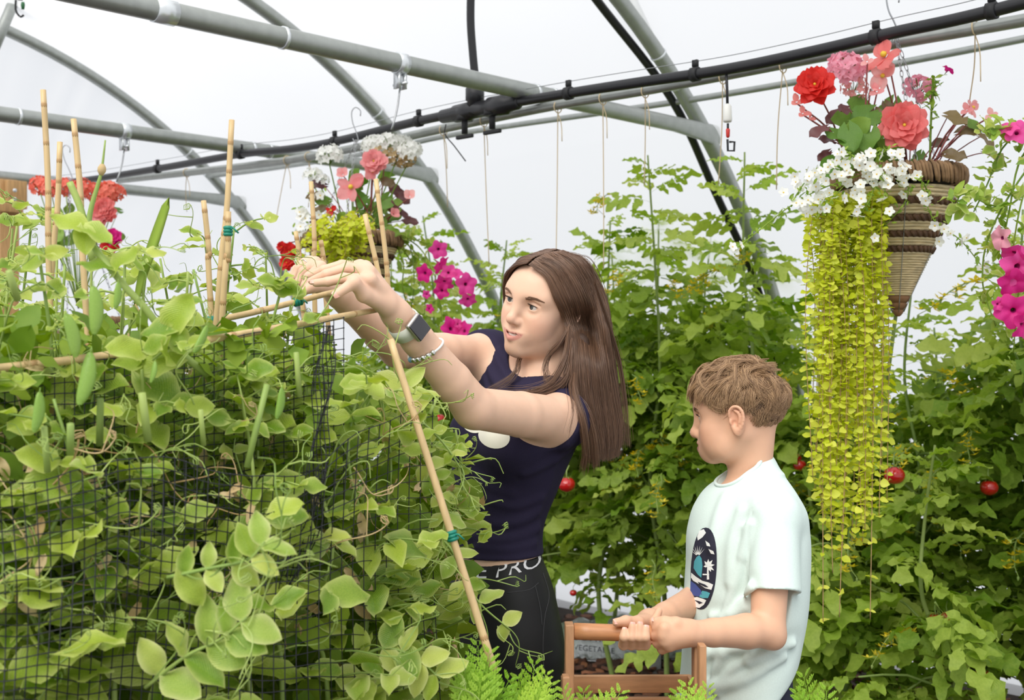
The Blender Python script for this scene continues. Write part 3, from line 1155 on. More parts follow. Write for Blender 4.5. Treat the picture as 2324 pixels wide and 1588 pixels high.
    mb = MB(); mb.tube(ring, .0021, 8, closed=True); mb.build('cord', MATS['bracelet_cord'], br_)
    low = sorted(range(44), key=lambda i: (ring[i].z + ring[i].y * .8))
    # beads on the lower, nearer stretch
    start = low[0]
    for j, off in enumerate((-5, -3, -1, 1, 3, 5)):
        c = ring[(start + off) % 44]; c2 = ring[(start + off + 1) % 44]
        d_ = (c2 - c).normalized()
        mb = MB(); mb.lathe([(.0022, -.0042), (.0046, -.0030), (.0054, 0), (.0046, .0030), (.0022, .0042)], c, d_, 12)
        mb.build('bead', MATS['blue_bead'] if j == 0 else MATS['silver'], br_)
    rg = MB()
    a, b = K2[2][0], K2[2][1]
    c = a.lerp(b, .45); d_ = (b - a).normalized()
    pts, _, _ = around(c, .0098, .0098, d_, (0, 0, 1), 24)
    rg.tube(pts, .0011, 6, closed=True)
    o = rg.build('finger_ring', MATS['silver'])
    tag(o, 'thin silver ring on the girl\'s far hand', 'ring')

    # --- hair
    hp = lambda x, y, inf=.017: ray_ell(H, x, y, inf, (-.010, 0, .022), (.096, .074, .076))
    def guide0(a, h, w): return [H.p(a[0], .004, a[1])] + [hp(*q_) for q_ in h] + [P(*b) for b in w]
    def guide(h, w): return [hp(*a) for a in h] + [P(*b) for b in w]
    near = [
        guide0([.080, .0995-.018], [(1238, 628), (1262, 680), (1284, 728)], [(1296, 790, 2.462), (1292, 860, 2.45), (1304, 930, 2.44), (1326, 1000, 2.45), (1342, 1062, 2.46)]),
        guide0([.062, .094], [(1262, 620), (1294, 680), (1308, 738)], [(1318, 805, 2.465), (1324, 890, 2.45), (1338, 980, 2.455), (1356, 1068, 2.465)]),
        guide0([.030, .106], [(1290, 612), (1325, 680), (1340, 750)], [(1350, 825, 2.48), (1360, 910, 2.48), (1372, 995, 2.485), (1374, 1072, 2.49)]),
        guide0([-.015, .111], [(1318, 602), (1356, 670)], [(1374, 745, 2.51), (1385, 830, 2.525), (1398, 915, 2.53), (1408, 985, 2.53), (1396, 1062, 2.53)]),
        guide0([-.060, .100], [(1340, 602)], [(1374, 670, 2.575), (1388, 750, 2.59), (1396, 840, 2.60), (1406, 915, 2.60), (1408, 985, 2.59), (1390, 1055, 2.58)]),
    ]
    near = [spline(g, 22) for g in near]
    far = [[H.p(*a) for a in g] for g in (
        [(.081, -.004, .0815), (.078, -.036, .068), (.060, -.074, .035), (.030, -.088, -.02), (.0, -.090, -.08), (-.03, -.085, -.15), (-.06, -.075, -.25), (-.09, -.06, -.34)],
        [(.062, -.004, .094), (.050, -.048, .082), (.020, -.086, .040), (.0, -.094, -.03), (-.03, -.09, -.10), (-.06, -.085, -.2), (-.09, -.07, -.3), (-.1, -.06, -.37)],
        [(-.005, -.004, .111), (-.02, -.056, .094), (-.04, -.092, .040), (-.05, -.092, -.03), (-.07, -.08, -.1), (-.09, -.07, -.2), (-.1, -.06, -.3), (-.11, -.05, -.37)],
        [(-.05, -.004, .104), (-.085, -.046, .072), (-.105, -.060, .01), (-.112, -.055, -.06), (-.11, -.05, -.13), (-.11, -.04, -.22), (-.11, -.03, -.31), (-.11, -.03, -.38)])]
    far = [spline(g, 22) for g in far]
    r = random.Random(21)
    strands = []
    def between(gs, t):
        t = t * (len(gs) - 1); k = min(int(t), len(gs) - 2); t -= k
        return [a.lerp(b, t) for a, b in zip(gs[k], gs[k + 1])]
    ctr = P(1345, 900, 2.56)
    for i in range(6200):
        isfar = r.random() < .22
        t = r.random()
        st = between(far if isfar else near, t)
        clump = math.sin(t * 61) * .5 + math.sin(t * 143 + 1) * .5
        dep = r.random() ** 1.6
        ph, ph2 = r.uniform(0, 6.3), r.uniform(0, 6.3)
        amp = r.uniform(.000, .0030) + .0025 * (r.random() < .06)
        jit = Vector((r.gauss(0, .0018), r.gauss(0, .0018), r.gauss(0, .001)))
        n = len(st)
        cut = r.uniform(.92, 1.0) if r.random() < .8 else r.uniform(.70, .95)
        out = []
        for j in range(n):
            w = j / (n - 1)
            p = st[j].copy()
            inn = (ctr if w > .4 else H.O) - p
            inn.z *= .2
            ln = max(inn.length, 1e-6)
            p += inn / ln * dep * (.004 + .030 * max(0, w - .35)) * (1 if w > .05 else 0)
            p += jit * (.35 + w) * 1.4
            p += Vector((math.sin(w * 7 + ph), math.sin(w * 6 + ph2), 0)) * amp * w * 1.5
            p += Vector((clump, 0, 0)) * .0022 * w
            out.append(p)
        m = max(4, int(n * cut))
        strands.append(out[:m])
    # loose wisps: over the front of the shoulder and at the far side of the neck
    W = [[(1292, 745, 2.468), (1284, 805, 2.462), (1264, 850, 2.44), (1240, 875, 2.42), (1190, 892, 2.42), (1140, 893, 2.43)],
         [(1296, 770, 2.466), (1290, 830, 2.458), (1276, 868, 2.44), (1240, 890, 2.42), (1180, 897, 2.41)],
         [(1300, 850, 2.45), (1292, 880, 2.42), (1300, 930, 2.36), (1290, 985, 2.33)],
         [(1305, 850, 2.45), (1305, 890, 2.41), (1322, 950, 2.38), (1330, 1020, 2.40), (1325, 1062, 2.42)],
         [(1194, 785, 2.57), (1178, 818, 2.52), (1174, 838, 2.50), (1160, 858, 2.49), (1130, 878, 2.48), (1106, 892, 2.48)],
         [(1292, 742, 2.470), (1270, 778, 2.468), (1244, 808, 2.475), (1236, 842, 2.47), (1246, 868, 2.45)],
         [(1350, 640, 2.47), (1400, 800, 2.55), (1418, 920, 2.56), (1424, 1010, 2.56)],
         [(1310, 900, 2.43), (1330, 930, 2.41), (1345, 990, 2.42), (1350, 1055, 2.44)]]
    for g, cnt in zip(W, (90, 90, 14, 120, 34, 46, 40, 150)):
        g = spline([P(*a) for a in g], 16)
        for i in range(cnt):
            j0 = Vector((r.gauss(0, .0035), r.gauss(0, .003), r.gauss(0, .0045)))
            strands.append([p + j0 * (1.6 - w * .9) if False else p + j0 * (.5 + .8 * w) for w, p in zip(np.linspace(0, 1, 16), g)])
    # fly-away hairs above the crown
    for i in range(60):
        t = r.random(); st = between(near, t)[:9]
        up = r.uniform(.004, .016)
        strands.append([p + (H.U * .8 + Vector((0, 0, .3))) * up * math.sin(PI * j / 8) for j, p in enumerate(st)])
    # solid underlayer: cap on the skull and the body of the mane
    HB = Body()
    capf = s_ell(H.p(-.010, 0, .022), (.1025, .080, .0825), H.R)
    cutp = s_plane(H.p(.066, 0, .074), tuple(F * .80 - U * .60))
    HB.u(lambda Q: np.maximum(capf(Q), cutp(Q)), .0)
    mane = [(P(1306, 700, 2.62), .036), (P(1325, 780, 2.60), .034), (P(1340, 860, 2.56), .038), (P(1354, 940, 2.55), .034), (P(1366, 1000, 2.54), .022), (P(1368, 1025, 2.54), .010)]
    for (a, ra), (b, rb) in zip(mane, mane[1:]):
        HB.u(s_cap(a, b, ra, rb), .03)
    HB.u(s_cap(P(1312, 780, 2.525), P(1318, 900, 2.50), .024, .020), .02)
    HB.sub(s_ell(H.p(.062, 0, -.02), (.085, .0745, .078), H.R), .006)
    c = P(1330, 800, 2.57)
    v, q = HB.mesh(np.arange(c.x - .17, c.x + .14, .004), np.arange(c.y - .16, c.y + .16, .004), np.arange(1.13, 1.63, .004))
    v = smooth_verts(v, q, 2, .5)
    hb = link('hair', np_mesh('hair', v, q), root, MATS['hair_under_girl'])
    hair_object('hair_strands', strands, MATS['hair_girl'], hb, .00042, .00016)
    return root
# ============================================================== the boy
def build_boy():
    D = 2.37
    px2x = lambda px: (px - 1162) * D / FPX
    zof = lambda py: CAMZ - (py - 794) * D / FPX
    root = empty('person', (px2x(1690), D, 0), 0, 'fair-haired boy in a pale mint t-shirt gripping the wooden basket handle with both hands', 'person')
    F, L, U = frame_of((-.93, .36, 0), roll=0, pitch=-6)
    O = P(1681, 937, D)
    H = Head(O, F, L, U, .93, 'boy')
    FT = Vector((-.95, -.30, 0)).normalized(); LT = Vector((.30, -.95, 0)).normalized()
    sl, el, wl = P(1752, 1168, 2.26), P(1743, 1430, 2.20), P(1576, 1437, 2.125)
    sr, er, wr = P(1640, 1168, 2.50), P(1610, 1350, 2.44), P(1474, 1411, 2.235)
    B = Body()
    nlo, nhi = P(1694, 1115, 2.37), H.p(-.020, 0, -.045)
    B.u(s_cap(nlo, nhi, .040, .038), .015)
    B.u(s_cap(H.p(-.040, 0, -.03), P(1708, 1090, 2.37), .021, .029), .02)
    H.add(B)
    zs = [zof(y) for y in (1640, 1500, 1400, 1300, 1200, 1140, 1105)]
    cx = [px2x(x) for x in (1690, 1688, 1692, 1696, 1700, 1702, 1702)]
    B.u(s_loft(np.array(zs), np.array(cx), np.full(7, D), np.array([.115, .115, .118, .125, .130, .11, .07]), np.array([.075, .072, .072, .078, .082, .07, .05]), LT, FT), .02)
    B.u(s_cap(P(1700, 1145, 2.37), sl, .045, .038), .03)
    B.u(s_cap(P(1700, 1145, 2.37), sr, .045, .038), .03)
    arm(B, sl, el, wl, (.038, .0345, .0300, .0305, .0215), .03)
    B.u(s_sph(P(1760, 1452, 2.195), .013), .02)
    arm(B, sr, er, wr, (.038, .034, .030, .030, .0205), .03)
    # near hand: palm on the camera side of the bar, fingers closing under and behind it
    kn = [P(1508, 1425, 2.096), P(1506, 1441, 2.096), P(1510, 1455, 2.100), P(1520, 1465, 2.106)]
    for i, k_ in enumerate(kn):
        B.u(s_cap(wl, k_, .0175, .0100), .008)
        a = k_ + Vector((-.010, .020, -.004 - .002 * i)); b = a + Vector((-.002, .030, .004)); c = b + Vector((.010, .012, .016))
        B.u(s_cap(k_, a, .0100, .0092), .003); B.u(s_cap(a, b, .0088, .0080), .003); B.u(s_cap(b, c, .0078, .0066), .003)
    B.u(s_cap(P(1552, 1436, 2.114), P(1522, 1446, 2.104), .021, .015), .010)
    th = [P(1566, 1424, 2.118), P(1534, 1414, 2.106), P(1508, 1410, 2.110), P(1489, 1409, 2.115)]
    finger(B, th, [.0145, .0108, .0090, .0072], .005)
    # far hand: palm under the bar, fingers curling up over its front, thumb along the top
    nails = [(th[3], th[2], Vector((0, -.5, 1)), .0058, .0095)]
    for i, (x, tipy) in enumerate(((1416, 1433), (1434, 1420), (1451, 1419), (1465, 1427))):
        m = P(x + 6, 1448, 2.166); p = P(x - 1, 1463, 2.108); q_ = P(x, 1445, 2.082); t = P(x + 1, tipy, 2.086)
        B.u(s_cap(wr, m, .0175, .0110), .010)
        B.u(s_cap(m, p, .0098, .0088), .003); B.u(s_cap(p, q_, .0088, .0076), .003); B.u(s_cap(q_, t, .0076, .0063), .003)
        nails.append((t, q_, Vector((0, -1, .15)), .0050, .0085))
    th = [P(1470, 1414, 2.19), P(1446, 1413, 2.150), P(1420, 1409, 2.128), P(1399, 1412, 2.118)]
    finger(B, th, [.0150, .0115, .0092, .0074], .005)
    nails.append((th[3], th[2], Vector((0, -.75, .6)), .0058, .0095))
    B.u(s_cap(wr, P(1446, 1416, 2.175), .0185, .014), .012)
    B.cut(s_plane((0, 0, zof(1625)), (0, 0, -1)))
    xs = axis(.17, .57, .0018, .0026, [(.17, .36)]); ys = axis(2.03, 2.56, .0018, .0030, [(2.05, 2.2), (2.27, 2.40)]); zz = axis(.68, 1.42, .0018, .0032, [(1.16, 1.36), (.82, .91)])
    v, q = B.mesh(xs, ys, zz)
    v = smooth_verts(v, q, 1, .35)
    body = link('body', np_mesh('body', v, q, H.attrs(v)), root, MATS['skin_boy'])
    H.eyes(root, P(1175, 735, 2.5), MATS['iris_brown'])
    for t, p, n, w, l in nails: nail(body, t, p, n, w, l)
    br = []
    r = random.Random(8)
    bb = bvh_of(body)
    for q_ in (-1, 1):
        for i in range(110):
            t = r.random()
            y = .013 + .032 * t; z = .0160 + .004 * math.sin(min(1, t * 1.2) * PI * .6) - .004 * max(0, t - .6) + r.uniform(-.002, .002) * (1 - .6 * t)
            b = H.p(.0855 - 5.5 * max(0, y - .006) ** 2, q_ * y, z)
            d = (H.L * q_ + H.U * (.35 - .6 * t)).normalized()
            st = []
            for pp, lf in ((b, -.0003), (b + d * .0035, .0005), (b + d * .0075, .0005)):
                h, n, _, _ = bb.find_nearest(pp); st.append(h + n * lf)
            br.append(st)
    hair_object('eyebrows', br, MATS['lash_brow'], root, .00022, .00010)

    # --- t-shirt
    T = Body()
    rows = [(1078, 1710, .062, .052), (1110, 1703, .108, .074), (1150, 1701, .138, .093), (1200, 1697, .148, .104), (1300, 1694, .152, .106), (1400, 1687, .152, .105), (1470, 1679, .150, .098), (1540, 1667, .147, .091), (1600, 1655, .148, .09), (1680, 1650, .15, .092)]
    z = np.array([zof(r_[0]) for r_ in rows])[::-1]
    T.u(s_loft(z, np.array([px2x(r_[1]) for r_ in rows])[::-1], np.full(len(z), D), np.array([r_[2] for r_ in rows])[::-1], np.array([r_[3] for r_ in rows])[::-1], LT, FT), .01)
    T.u(s_cap(P(1718, 1056, 2.37), P(1706, 1130, 2.37), .034, .050), .02)
    T.u(s_cap(P(1722, 1096, 2.35), sl + Vector((0, 0, .0)), .040, .047), .03)
    T.u(s_cap(P(1718, 1096, 2.39), sr, .040, .046), .03)
    hem = P(1757, 1345, 2.215)
    for shd, hm in ((sl, hem), (sr, sr.lerp(er, .72) + Vector((0, 0, -.02)))):
        ad = (hm - shd).normalized()
        T.u(cutcap(shd, hm + ad * .03, .0475, .0495, hm, ad + Vector((0, 0, -.04))), .010)
    ad = (hem - sl).normalized()
    T.sub(s_cap(hem - ad * .012, hem + ad * .1, .0375, .0410), .002)
    T.disp(wrinkle(.0016, (22, 34, 50), 14))
    # folds: from the armpit, across the belly under the forearm, at the hem
    FO = []
    for pts, r_, dp in (([(1700, 1190, 2.22), (1690, 1240, 2.215), (1665, 1330, 2.215), (1640, 1400, 2.22)], .010, .0050),
                        ([(1702, 1330, 2.21), (1680, 1370, 2.21), (1660, 1395, 2.215)], .010, .0050),
                        ([(1780, 1490, 2.26), (1740, 1512, 2.235), (1690, 1540, 2.225), (1640, 1556, 2.235), (1600, 1560, 2.25)], .011, .0075),
                        ([(1800, 1462, 2.31), (1770, 1470, 2.25), (1730, 1490, 2.235), (1700, 1500, 2.23)], .010, .0070),
                        ([(1640, 1488, 2.235), (1618, 1530, 2.24), (1604, 1580, 2.25)], .012, .0045),
                        ([(1600, 1470, 2.25), (1596, 1520, 2.26), (1600, 1570, 2.26)], .010, .0045),
                        ([(1645, 1125, 2.28), (1625, 1180, 2.28), (1612, 1240, 2.28)], .014, .0030),
                        ([(1590, 1490, 2.26), (1640, 1478, 2.235), (1700, 1474, 2.225)], .010, .0040),
                        ([(1690, 1380, 2.2), (1650, 1400, 2.2), (1615, 1400, 2.2)], .010, .0040),
                        ([(1760, 1480, 2.2), (1700, 1500, 2.2), (1650, 1530, 2.2), (1625, 1570, 2.2)], .011, .0055),
                        
                        
                        ([(1680, 1160, 2.2), (1660, 1240, 2.2), (1655, 1320, 2.2)], .013, .0035),
                        ([(1690, 1200, 2.2), (1684, 1260, 2.2)], .010, .003)):
        FO.append(fold([hit(T, a[0], a[1], 2.10, 2.5) for a in pts], r_, dp * 2.1))
    for f in FO: T.disp(f)
    # armhole seam
    T.disp(fold([hit(T, x, y, 2.1, 2.5) for x, y in ((1722, 1142), (1706, 1160), (1699, 1185), (1697, 1240), (1699, 1300))], .0035, -.0026))
    cd = (FT * .64 + Vector((0, 0, .77))).normalized()
    c0 = P(1688, 1078, 2.37)
    T.sub(s_cap(c0 + cd * .028, c0 + cd * .16, .0500, .070), .004)
    xr = px2x(1695)
    T.cut(s_plane((xr, 0, zof(1590)), (.95, 0, -1)), .012)
    T.cut(s_plane((0, 0, zof(1650)), (0, 0, -1)), .004)
    T.cut(s_plane(P(1740, 1000, 2.37), (.25, 0, 1)), .004)
    xs = axis(.30, .60, .0026, .0026, []); ys = axis(2.14, 2.60, .0028, .0034, [(2.14, 2.3)]); zz = axis(.66, 1.24, .0026, .0026, [])
    v, q = T.mesh(xs, ys, zz)
    v = smooth_verts(v, q, 1, .4)
    shirt = link('shirt', np_mesh('shirt', v, q), root, MATS['mint_jersey'])
    sb = bvh_of(shirt)
    # neck ribbing
    ring = []
    e1 = (FT - cd * FT.dot(cd)).normalized(); e2 = cd.cross(e1)
    for i in range(40):
        a = 2 * PI * i / 40
        p = c0 + cd * .016 + e1 * math.cos(a) * .053 + e2 * math.sin(a) * .053
        h, n, _, _ = sb.find_nearest(p); ring.append(h + n * .0006)
    ring = [(ring[i - 1] + ring[i] * 2 + ring[(i + 1) % 40]) / 4 for i in range(40)]
    mb = MB(); mb.tube(ring, .0040, 6, closed=True); mb.build('collar', MATS['mint_jersey'], shirt)
    # printed surfboard scene on the chest
    g = lambda x, y: (1250 + x / 2.952, 1050 + y / 2.952)
    def pr(name, mat, pts, lift, step=4.0): print_poly(name, [g(*a) for a in pts], sb, lift, MATS[mat], shirt, step)
    n = 36
    def board(s_):
        pts = []
        for i in range(n):
            a = 2 * PI * i / n
            yy = math.sin(a); xx = math.cos(a)
            wv = 86 * (abs(xx) ** .85) * (1 if xx > 0 else -1)
            pts.append((1027 + wv * s_ - yy * 14 - (12 if yy > .5 else 0) * (yy - .5), 708 + 274 * yy * (s_ * .3 + .7 if s_ < 1 else 1)))
        return pts
    pr('chest_print', 'print_navy', board(1.0), .0010)
    W = 'print_white'
    pr('chest_print', W, [(1000, 455), (1030, 445), (1045, 470), (1020, 500), (990, 520), (985, 495)], .0016)
    pr('chest_print', W, [(1040, 520), (1066, 540), (1072, 560), (1050, 556)], .0016)
    pr('chest_print', W, [(1060, 575), (1092, 590), (1100, 612), (1076, 606)], .0016)
    for k in range(7):
        a = -.9 + k * .28
        x0, y0 = 990, 625
        pr('chest_print', W, [(x0 + 12 * math.sin(a) - 3, y0 - 12 * math.cos(a)), (x0 + 66 * math.sin(a), y0 - 72 * math.cos(a)), (x0 + 12 * math.sin(a) + 4, y0 - 12 * math.cos(a))], .0016)
    pr('chest_print', 'print_teal', [(1000, 618), (1016, 640), (1022, 690), (1014, 770), (990, 748), (962, 704), (966, 660), (982, 630)], .0018)
    # palm tree
    pr('chest_print', W, [(1052, 690), (1060, 690), (1066, 780), (1050, 782)], .0016)
    for dx, dy in ((-24, -32), (2, -46), (30, -40), (44, -8), (40, 30), (-30, 4), (20, 40)):
        l = math.hypot(dx, dy); nx, ny = -dy / l * 9, dx / l * 9
        pr('chest_print', W, [(1058, 690), (1058 + dx * .5 + nx, 690 + dy * .5 + ny), (1058 + dx, 690 + dy), (1058 + dx * .5 - nx, 690 + dy * .5 - ny)], .0016)
    pr('chest_print', W, [(1022, 742), (1066, 744), (1064, 752), (1022, 752)], .0016)
    pr('chest_print', W, [(946, 735), (975, 760), (1020, 790), (1060, 800), (1092, 815), (1080, 850), (1040, 840), (1000, 812), (960, 790), (944, 768)], .0016)
    pr('chest_print', 'print_navy', [(990, 796), (1040, 815), (1062, 832), (1040, 832), (1000, 812)], .0020)
    pr('chest_print', 'print_blue', [(942, 790), (975, 812), (1010, 850), (1022, 880), (1000, 896), (965, 890), (940, 870)], .0018)
    pr('chest_print', 'print_teal', [(1020, 856), (1050, 862), (1072, 872), (1058, 905), (1020, 905), (1000, 896)], .0018)
    pr('chest_print', W, [(950, 905), (985, 898), (1030, 912), (1046, 920), (1030, 950), (1000, 972), (970, 966), (952, 935)], .0016)
    pr('chest_print', 'print_navy', [(966, 918), (1000, 926), (1024, 936), (1000, 946), (988, 934)], .0020)

    # --- shorts and legs
    G = Body()
    zr = [zof(y) for y in (1760, 1640, 1560, 1480, 1440)]
    G.u(s_loft(np.array(zr), np.array([px2x(x) for x in (1690, 1690, 1690, 1690, 1690)]), np.full(5, D), np.array([.125, .130, .126, .120, .116]), np.array([.082, .082, .077, .073, .070]), LT, FT), .02)
    feet = []
    S = Body()
    for s_ in (-1, 1):
        hp = Vector((px2x(1690), D, .66)) + LT * s_ * .066
        kn_ = hp + Vector((0, 0, -.28)) + FT * .015; an = kn_ + Vector((0, 0, -.31)) - FT * .01
        G.u(s_cap(hp, kn_ + Vector((0, 0, .06)), .076, .066), .03)
        S.u(s_cap(hp + Vector((0, 0, -.1)), kn_, .052, .043), .02); S.u(s_cap(kn_, kn_ + Vector((0, 0, -.10)), .043, .041), .02); S.u(s_cap(kn_ + Vector((0, 0, -.10)), an, .041, .028), .02)
        feet.append(an)
    G.cut(s_plane((0, 0, .40), (0, 0, -1)))
    v, q = G.mesh(axis(.27, .62, .006, .006, []), axis(2.18, 2.56, .006, .006, []), axis(.38, .88, .006, .006, []))
    link('shorts', np_mesh('shorts', smooth_verts(v, q, 1, .5), q), root, MATS['navy_short'])
    v, q = S.mesh(axis(.27, .62, .008, .008, []), axis(2.18, 2.56, .008, .008, []), axis(.03, .62, .010, .010, []))
    link('legs', np_mesh('legs', smooth_verts(v, q, 1, .5), q), root, MATS['skin_boy'])
    for an in feet:
        Sh = Body()
        Sh.u(s_cap(an + Vector((0, 0, .0)), an + Vector((0, 0, -.03)), .040, .038), .02)
        Sh.u(s_cap((an.x, an.y, .040), tuple(Vector((an.x, an.y, .032)) + FT * .12), .038, .030), .02)
        Sh.cut(s_plane((0, 0, 0), (0, 0, -1)))
        v, q = Sh.mesh(np.arange(an.x - .19, an.x + .07, .008), np.arange(an.y - .13, an.y + .07, .008), np.arange(-.012, .14, .008))
        link('shoe', np_mesh('shoe', v, q), root, MATS['shoe'])

    # --- hair: short, combed forward from the crown
    C = Vector((-.006, 0, .028)); RR = Vector((.091, .074, .074))
    lx = [-.12, -.085, -.072, -.050, -.034, -.022, -.008, .006, .016, .030, .044, .056, .075, .12]
    lz = [-.066, -.066, -.064, -.050, -.016, .006, .020, .018, .006, .008, .022, .030, .030, .030]
    zlim = lambda x: float(np.interp(x, lx, lz))
    whorl = Vector((-.070, .006, .082))
    def surf(d, off):
        """point of the skull in direction d (from its centre), lifted by off"""
        k = 1 / math.sqrt(sum((d[i] / RR[i]) ** 2 for i in range(3)))
        p = C + d * k
        n_ = Vector([(p[i] - C[i]) / RR[i] ** 2 for i in range(3)]).normalized()
        return p + n_ * off, n_
    def flow(p, n_, r, long=1.0):
        top = max(0, min(1, (p.z - .02) / .06))
        ln = (.026 + .034 * top + (.014 if p.x > .03 else 0)) * r.uniform(.8, 1.1) * long
        lift = (.007 + .015 * top + .006 * (p.x > .03)) * r.uniform(.6, 1.25)
        wob = .55 * math.sin(p.y * 70 + p.x * 45 + 1) * (.3 + .7 * top) + r.gauss(0, .22)
        curl = r.gauss(0, .09)
        pts = []; cur = p.copy(); nst = 9
        for j in range(nst):
            w = j / (nst - 1)
            q2, n2 = surf((cur - C).normalized(), -.002 + lift * math.sin(min(1, w * 1.7) * PI / 2) * (1 - .25 * w))
            if j > 2 and q2.z < zlim(q2.x) - (.006 if q2.x > .02 else .004): break
            pts.append(q2)
            t = cur - whorl
            t = t - n2 * t.dot(n2)
            if t.length < 1e-4: t = Vector((1, 0, 0))
            t.normalize()
            side = max(0, min(1, (abs(q2.y) - .035) / .03))
            t = (t + Vector((-.25 - .15 * (q2.x < 0), 0, -.55)) * side + Vector((.55, 0, 0)) * (1 - side) * (1 if q2.x > -.05 else 0)).normalized()
            t = t - n2 * t.dot(n2); t.normalize()
            bt = n2.cross(t)
            t = (t * math.cos(wob) + bt * math.sin(wob)); wob += curl
            cur = cur + t * ln / (nst - 1)
        return pts
    def root_ok(p):
        if p.z < zlim(p.x) + (.001 if p.x < -.02 else .008 if p.x < .03 else .016): return False
        return not (p.x > .060 and p.z < .062)
    guides = []
    while len(guides) < 420:
        d = Vector((r.gauss(0, 1), r.gauss(0, 1), r.gauss(0, 1))).normalized()
        p, n_ = surf(d, 0)
        if not root_ok(p): continue
        g_ = flow(p, n_, r)
        if len(g_) >= 3: guides.append((p, g_))
    strands = []
    for p, g_ in guides:
        m = len(g_)
        for k in range(30):
            o_ = Vector((r.gauss(0, .0055), r.gauss(0, .0055), r.gauss(0, .0055)))
            fl = Vector((r.gauss(0, .0012), r.gauss(0, .0012), r.gauss(0, .0012)))
            mm = m if r.random() < .7 else max(3, m - r.randint(1, 3))
            out = []
            for j in range(mm):
                w = j / max(1, m - 1)
                q2 = g_[j] + o_ * (1 - .62 * w) + fl * w * 2
                lift = max(0, (g_[j] - C).length - (surf((g_[j] - C).normalized(), 0)[0] - C).length)
                dd = (q2 - C).normalized(); s0, n0 = surf(dd, lift + r.uniform(-.0008, .0016))
                out.append(H.p(*s0))
            strands.append(out)
    # ruffled tufts at the crown
    for i in range(60):
        d = Vector((-.55 + r.gauss(0, .22), r.gauss(.15, .4), .85)).normalized()
        p, n_ = surf(d, 0)
        dirv = (n_ * .75 + Vector((-.7, r.gauss(0, .4), .1))).normalized(); cv = Vector((r.gauss(-.3, .3), r.gauss(0, .5), -.7))
        l = r.uniform(.014, .028)
        for k in range(9):
            o_ = Vector((r.gauss(0, .0022), r.gauss(0, .0022), r.gauss(0, .0022)))
            strands.append([H.p(*(p + o_ * (1 - .5 * w) + dirv * l * w + cv * l * w * w * .6)) for w in np.linspace(0, 1, 7)])
    HB = Body()
    capf = s_ell(H.p(*C), [(a + .0015) * H.S for a in RR], H.R)
    def capcut(Q):
        q_ = H.loc(Q)
        return np.maximum(capf(Q), np.interp(q_[:, 0], lx, lz) + .009 - q_[:, 2])
    HB.u(capcut, 0)
    v, q = HB.mesh(np.arange(O.x - .13, O.x + .13, .0035), np.arange(O.y - .11, O.y + .11, .0035), np.arange(O.z - .08, O.z + .13, .0035))
    hb = link('hair', np_mesh('hair', smooth_verts(v, q, 2, .5), q), root, MATS['hair_under_boy'])
    hair_object('hair_strands', strands, MATS['hair_boy'], hb, .00036, .00014)
    return root


plain('print_navy', srgb(38, 38, 56), .75)
plain('print_white', srgb(238, 240, 238), .75)
plain('print_teal', srgb(82, 168, 182), .75)
plain('print_blue', srgb(66, 82, 150), .75)


# ============================================================== wooden carrying basket
plain('oak', srgb(196, 146, 104), .5, noise=.22, nscale=14, stretch=(1.5, 8, 8), bump=.1)
plain('oak_up', srgb(188, 138, 98), .5, noise=.22, nscale=14, stretch=(8, 8, 1.5), bump=.1)
plain('oak_handle', srgb(200, 140, 96), .4, noise=.18, nscale=16, stretch=(1.5, 9, 9))


def build_trug():
    a, b = P(1297, 1432, 2.135), P(1577, 1441, 2.138)
    root = empty('carrying_basket', (a + b) / 2, 0, 'slatted wooden carrying basket with round handle, held in front of the boy', 'basket')
    ax = (b - a); ln = ax.length; ax.normalize()
    ax = Vector((ax.x, ax.y, 0)).normalized(); dp = Vector((0, 0, 1)).cross(ax)   # dp points away from the camera
    R = Matrix((ax, dp, Vector((0, 0, 1)))).transposed()
    up = Vector((0, 0, 1))
    mb = MB(); mb.tube(spline([a + ax * .004, (a + b) / 2, b - ax * .004], 9), .0145, 20); mb.build('handle', MATS['oak_handle'], root)
    zb = .60
    for e, s_ in ((a, -1), (b, 1)):
        h = e.z + (.014 if s_ < 0 else .002) - zb
        mb = MB(); mb.box(Vector((e.x, e.y, zb + h / 2)) + ax * s_ * .004, (.015, .034, h), R, bev=.002); mb.build('upright', MATS['oak_up'], root)
        for k in (-1, 1):
            hh = .24 if k < 0 else .12
            top = (.865 if s_ < 0 else .905) if k < 0 else .74
            mb = MB(); mb.box(Vector((e.x, e.y, top - hh / 2)) + ax * (.016 if s_ < 0 else .002) * s_ + dp * k * (.105 if k > 0 or s_ < 0 else .06), (.012, .026, hh), R, bev=.002); mb.build('corner_post', MATS['oak_up'], root)
        for j in range(3):
            mb = MB(); mb.box(Vector((e.x, e.y, 0)) + up * (.785 - j * .058) + ax * s_ * .008, (.009, .225, .046), R, bev=.0015); mb.build('end_slat', MATS['oak'], root)
    mid = (a + b) / 2
    for k in (-1, 1):
        for j in range(4):
            mb = MB(); mb.box(Vector((mid.x, mid.y, 0)) + up * (.792 - j * .040) + dp * k * .112, (ln + .02, .010, .032), R, bev=.0018); mb.build('side_slat', MATS['oak'], root)
    for j in range(6):
        mb = MB(); mb.box(Vector((mid.x, mid.y, .645)) + dp * (-.09 + j * .036), (ln, .030, .009), R, bev=.0015); mb.build('base_slat', MATS['oak'], root)
    return root
# ---------------------------------------------------------------- the polytunnel
BX, BY = .77, 4.93
AX = Vector((-.72, .694, 0)); CD = Vector((.694, .72, 0))
TS, TZ, TR = -2.10, .10, 3.02


def TP(a, s, z): return Vector((BX, BY, 0)) + AX * a + CD * s + Vector((0, 0, z))


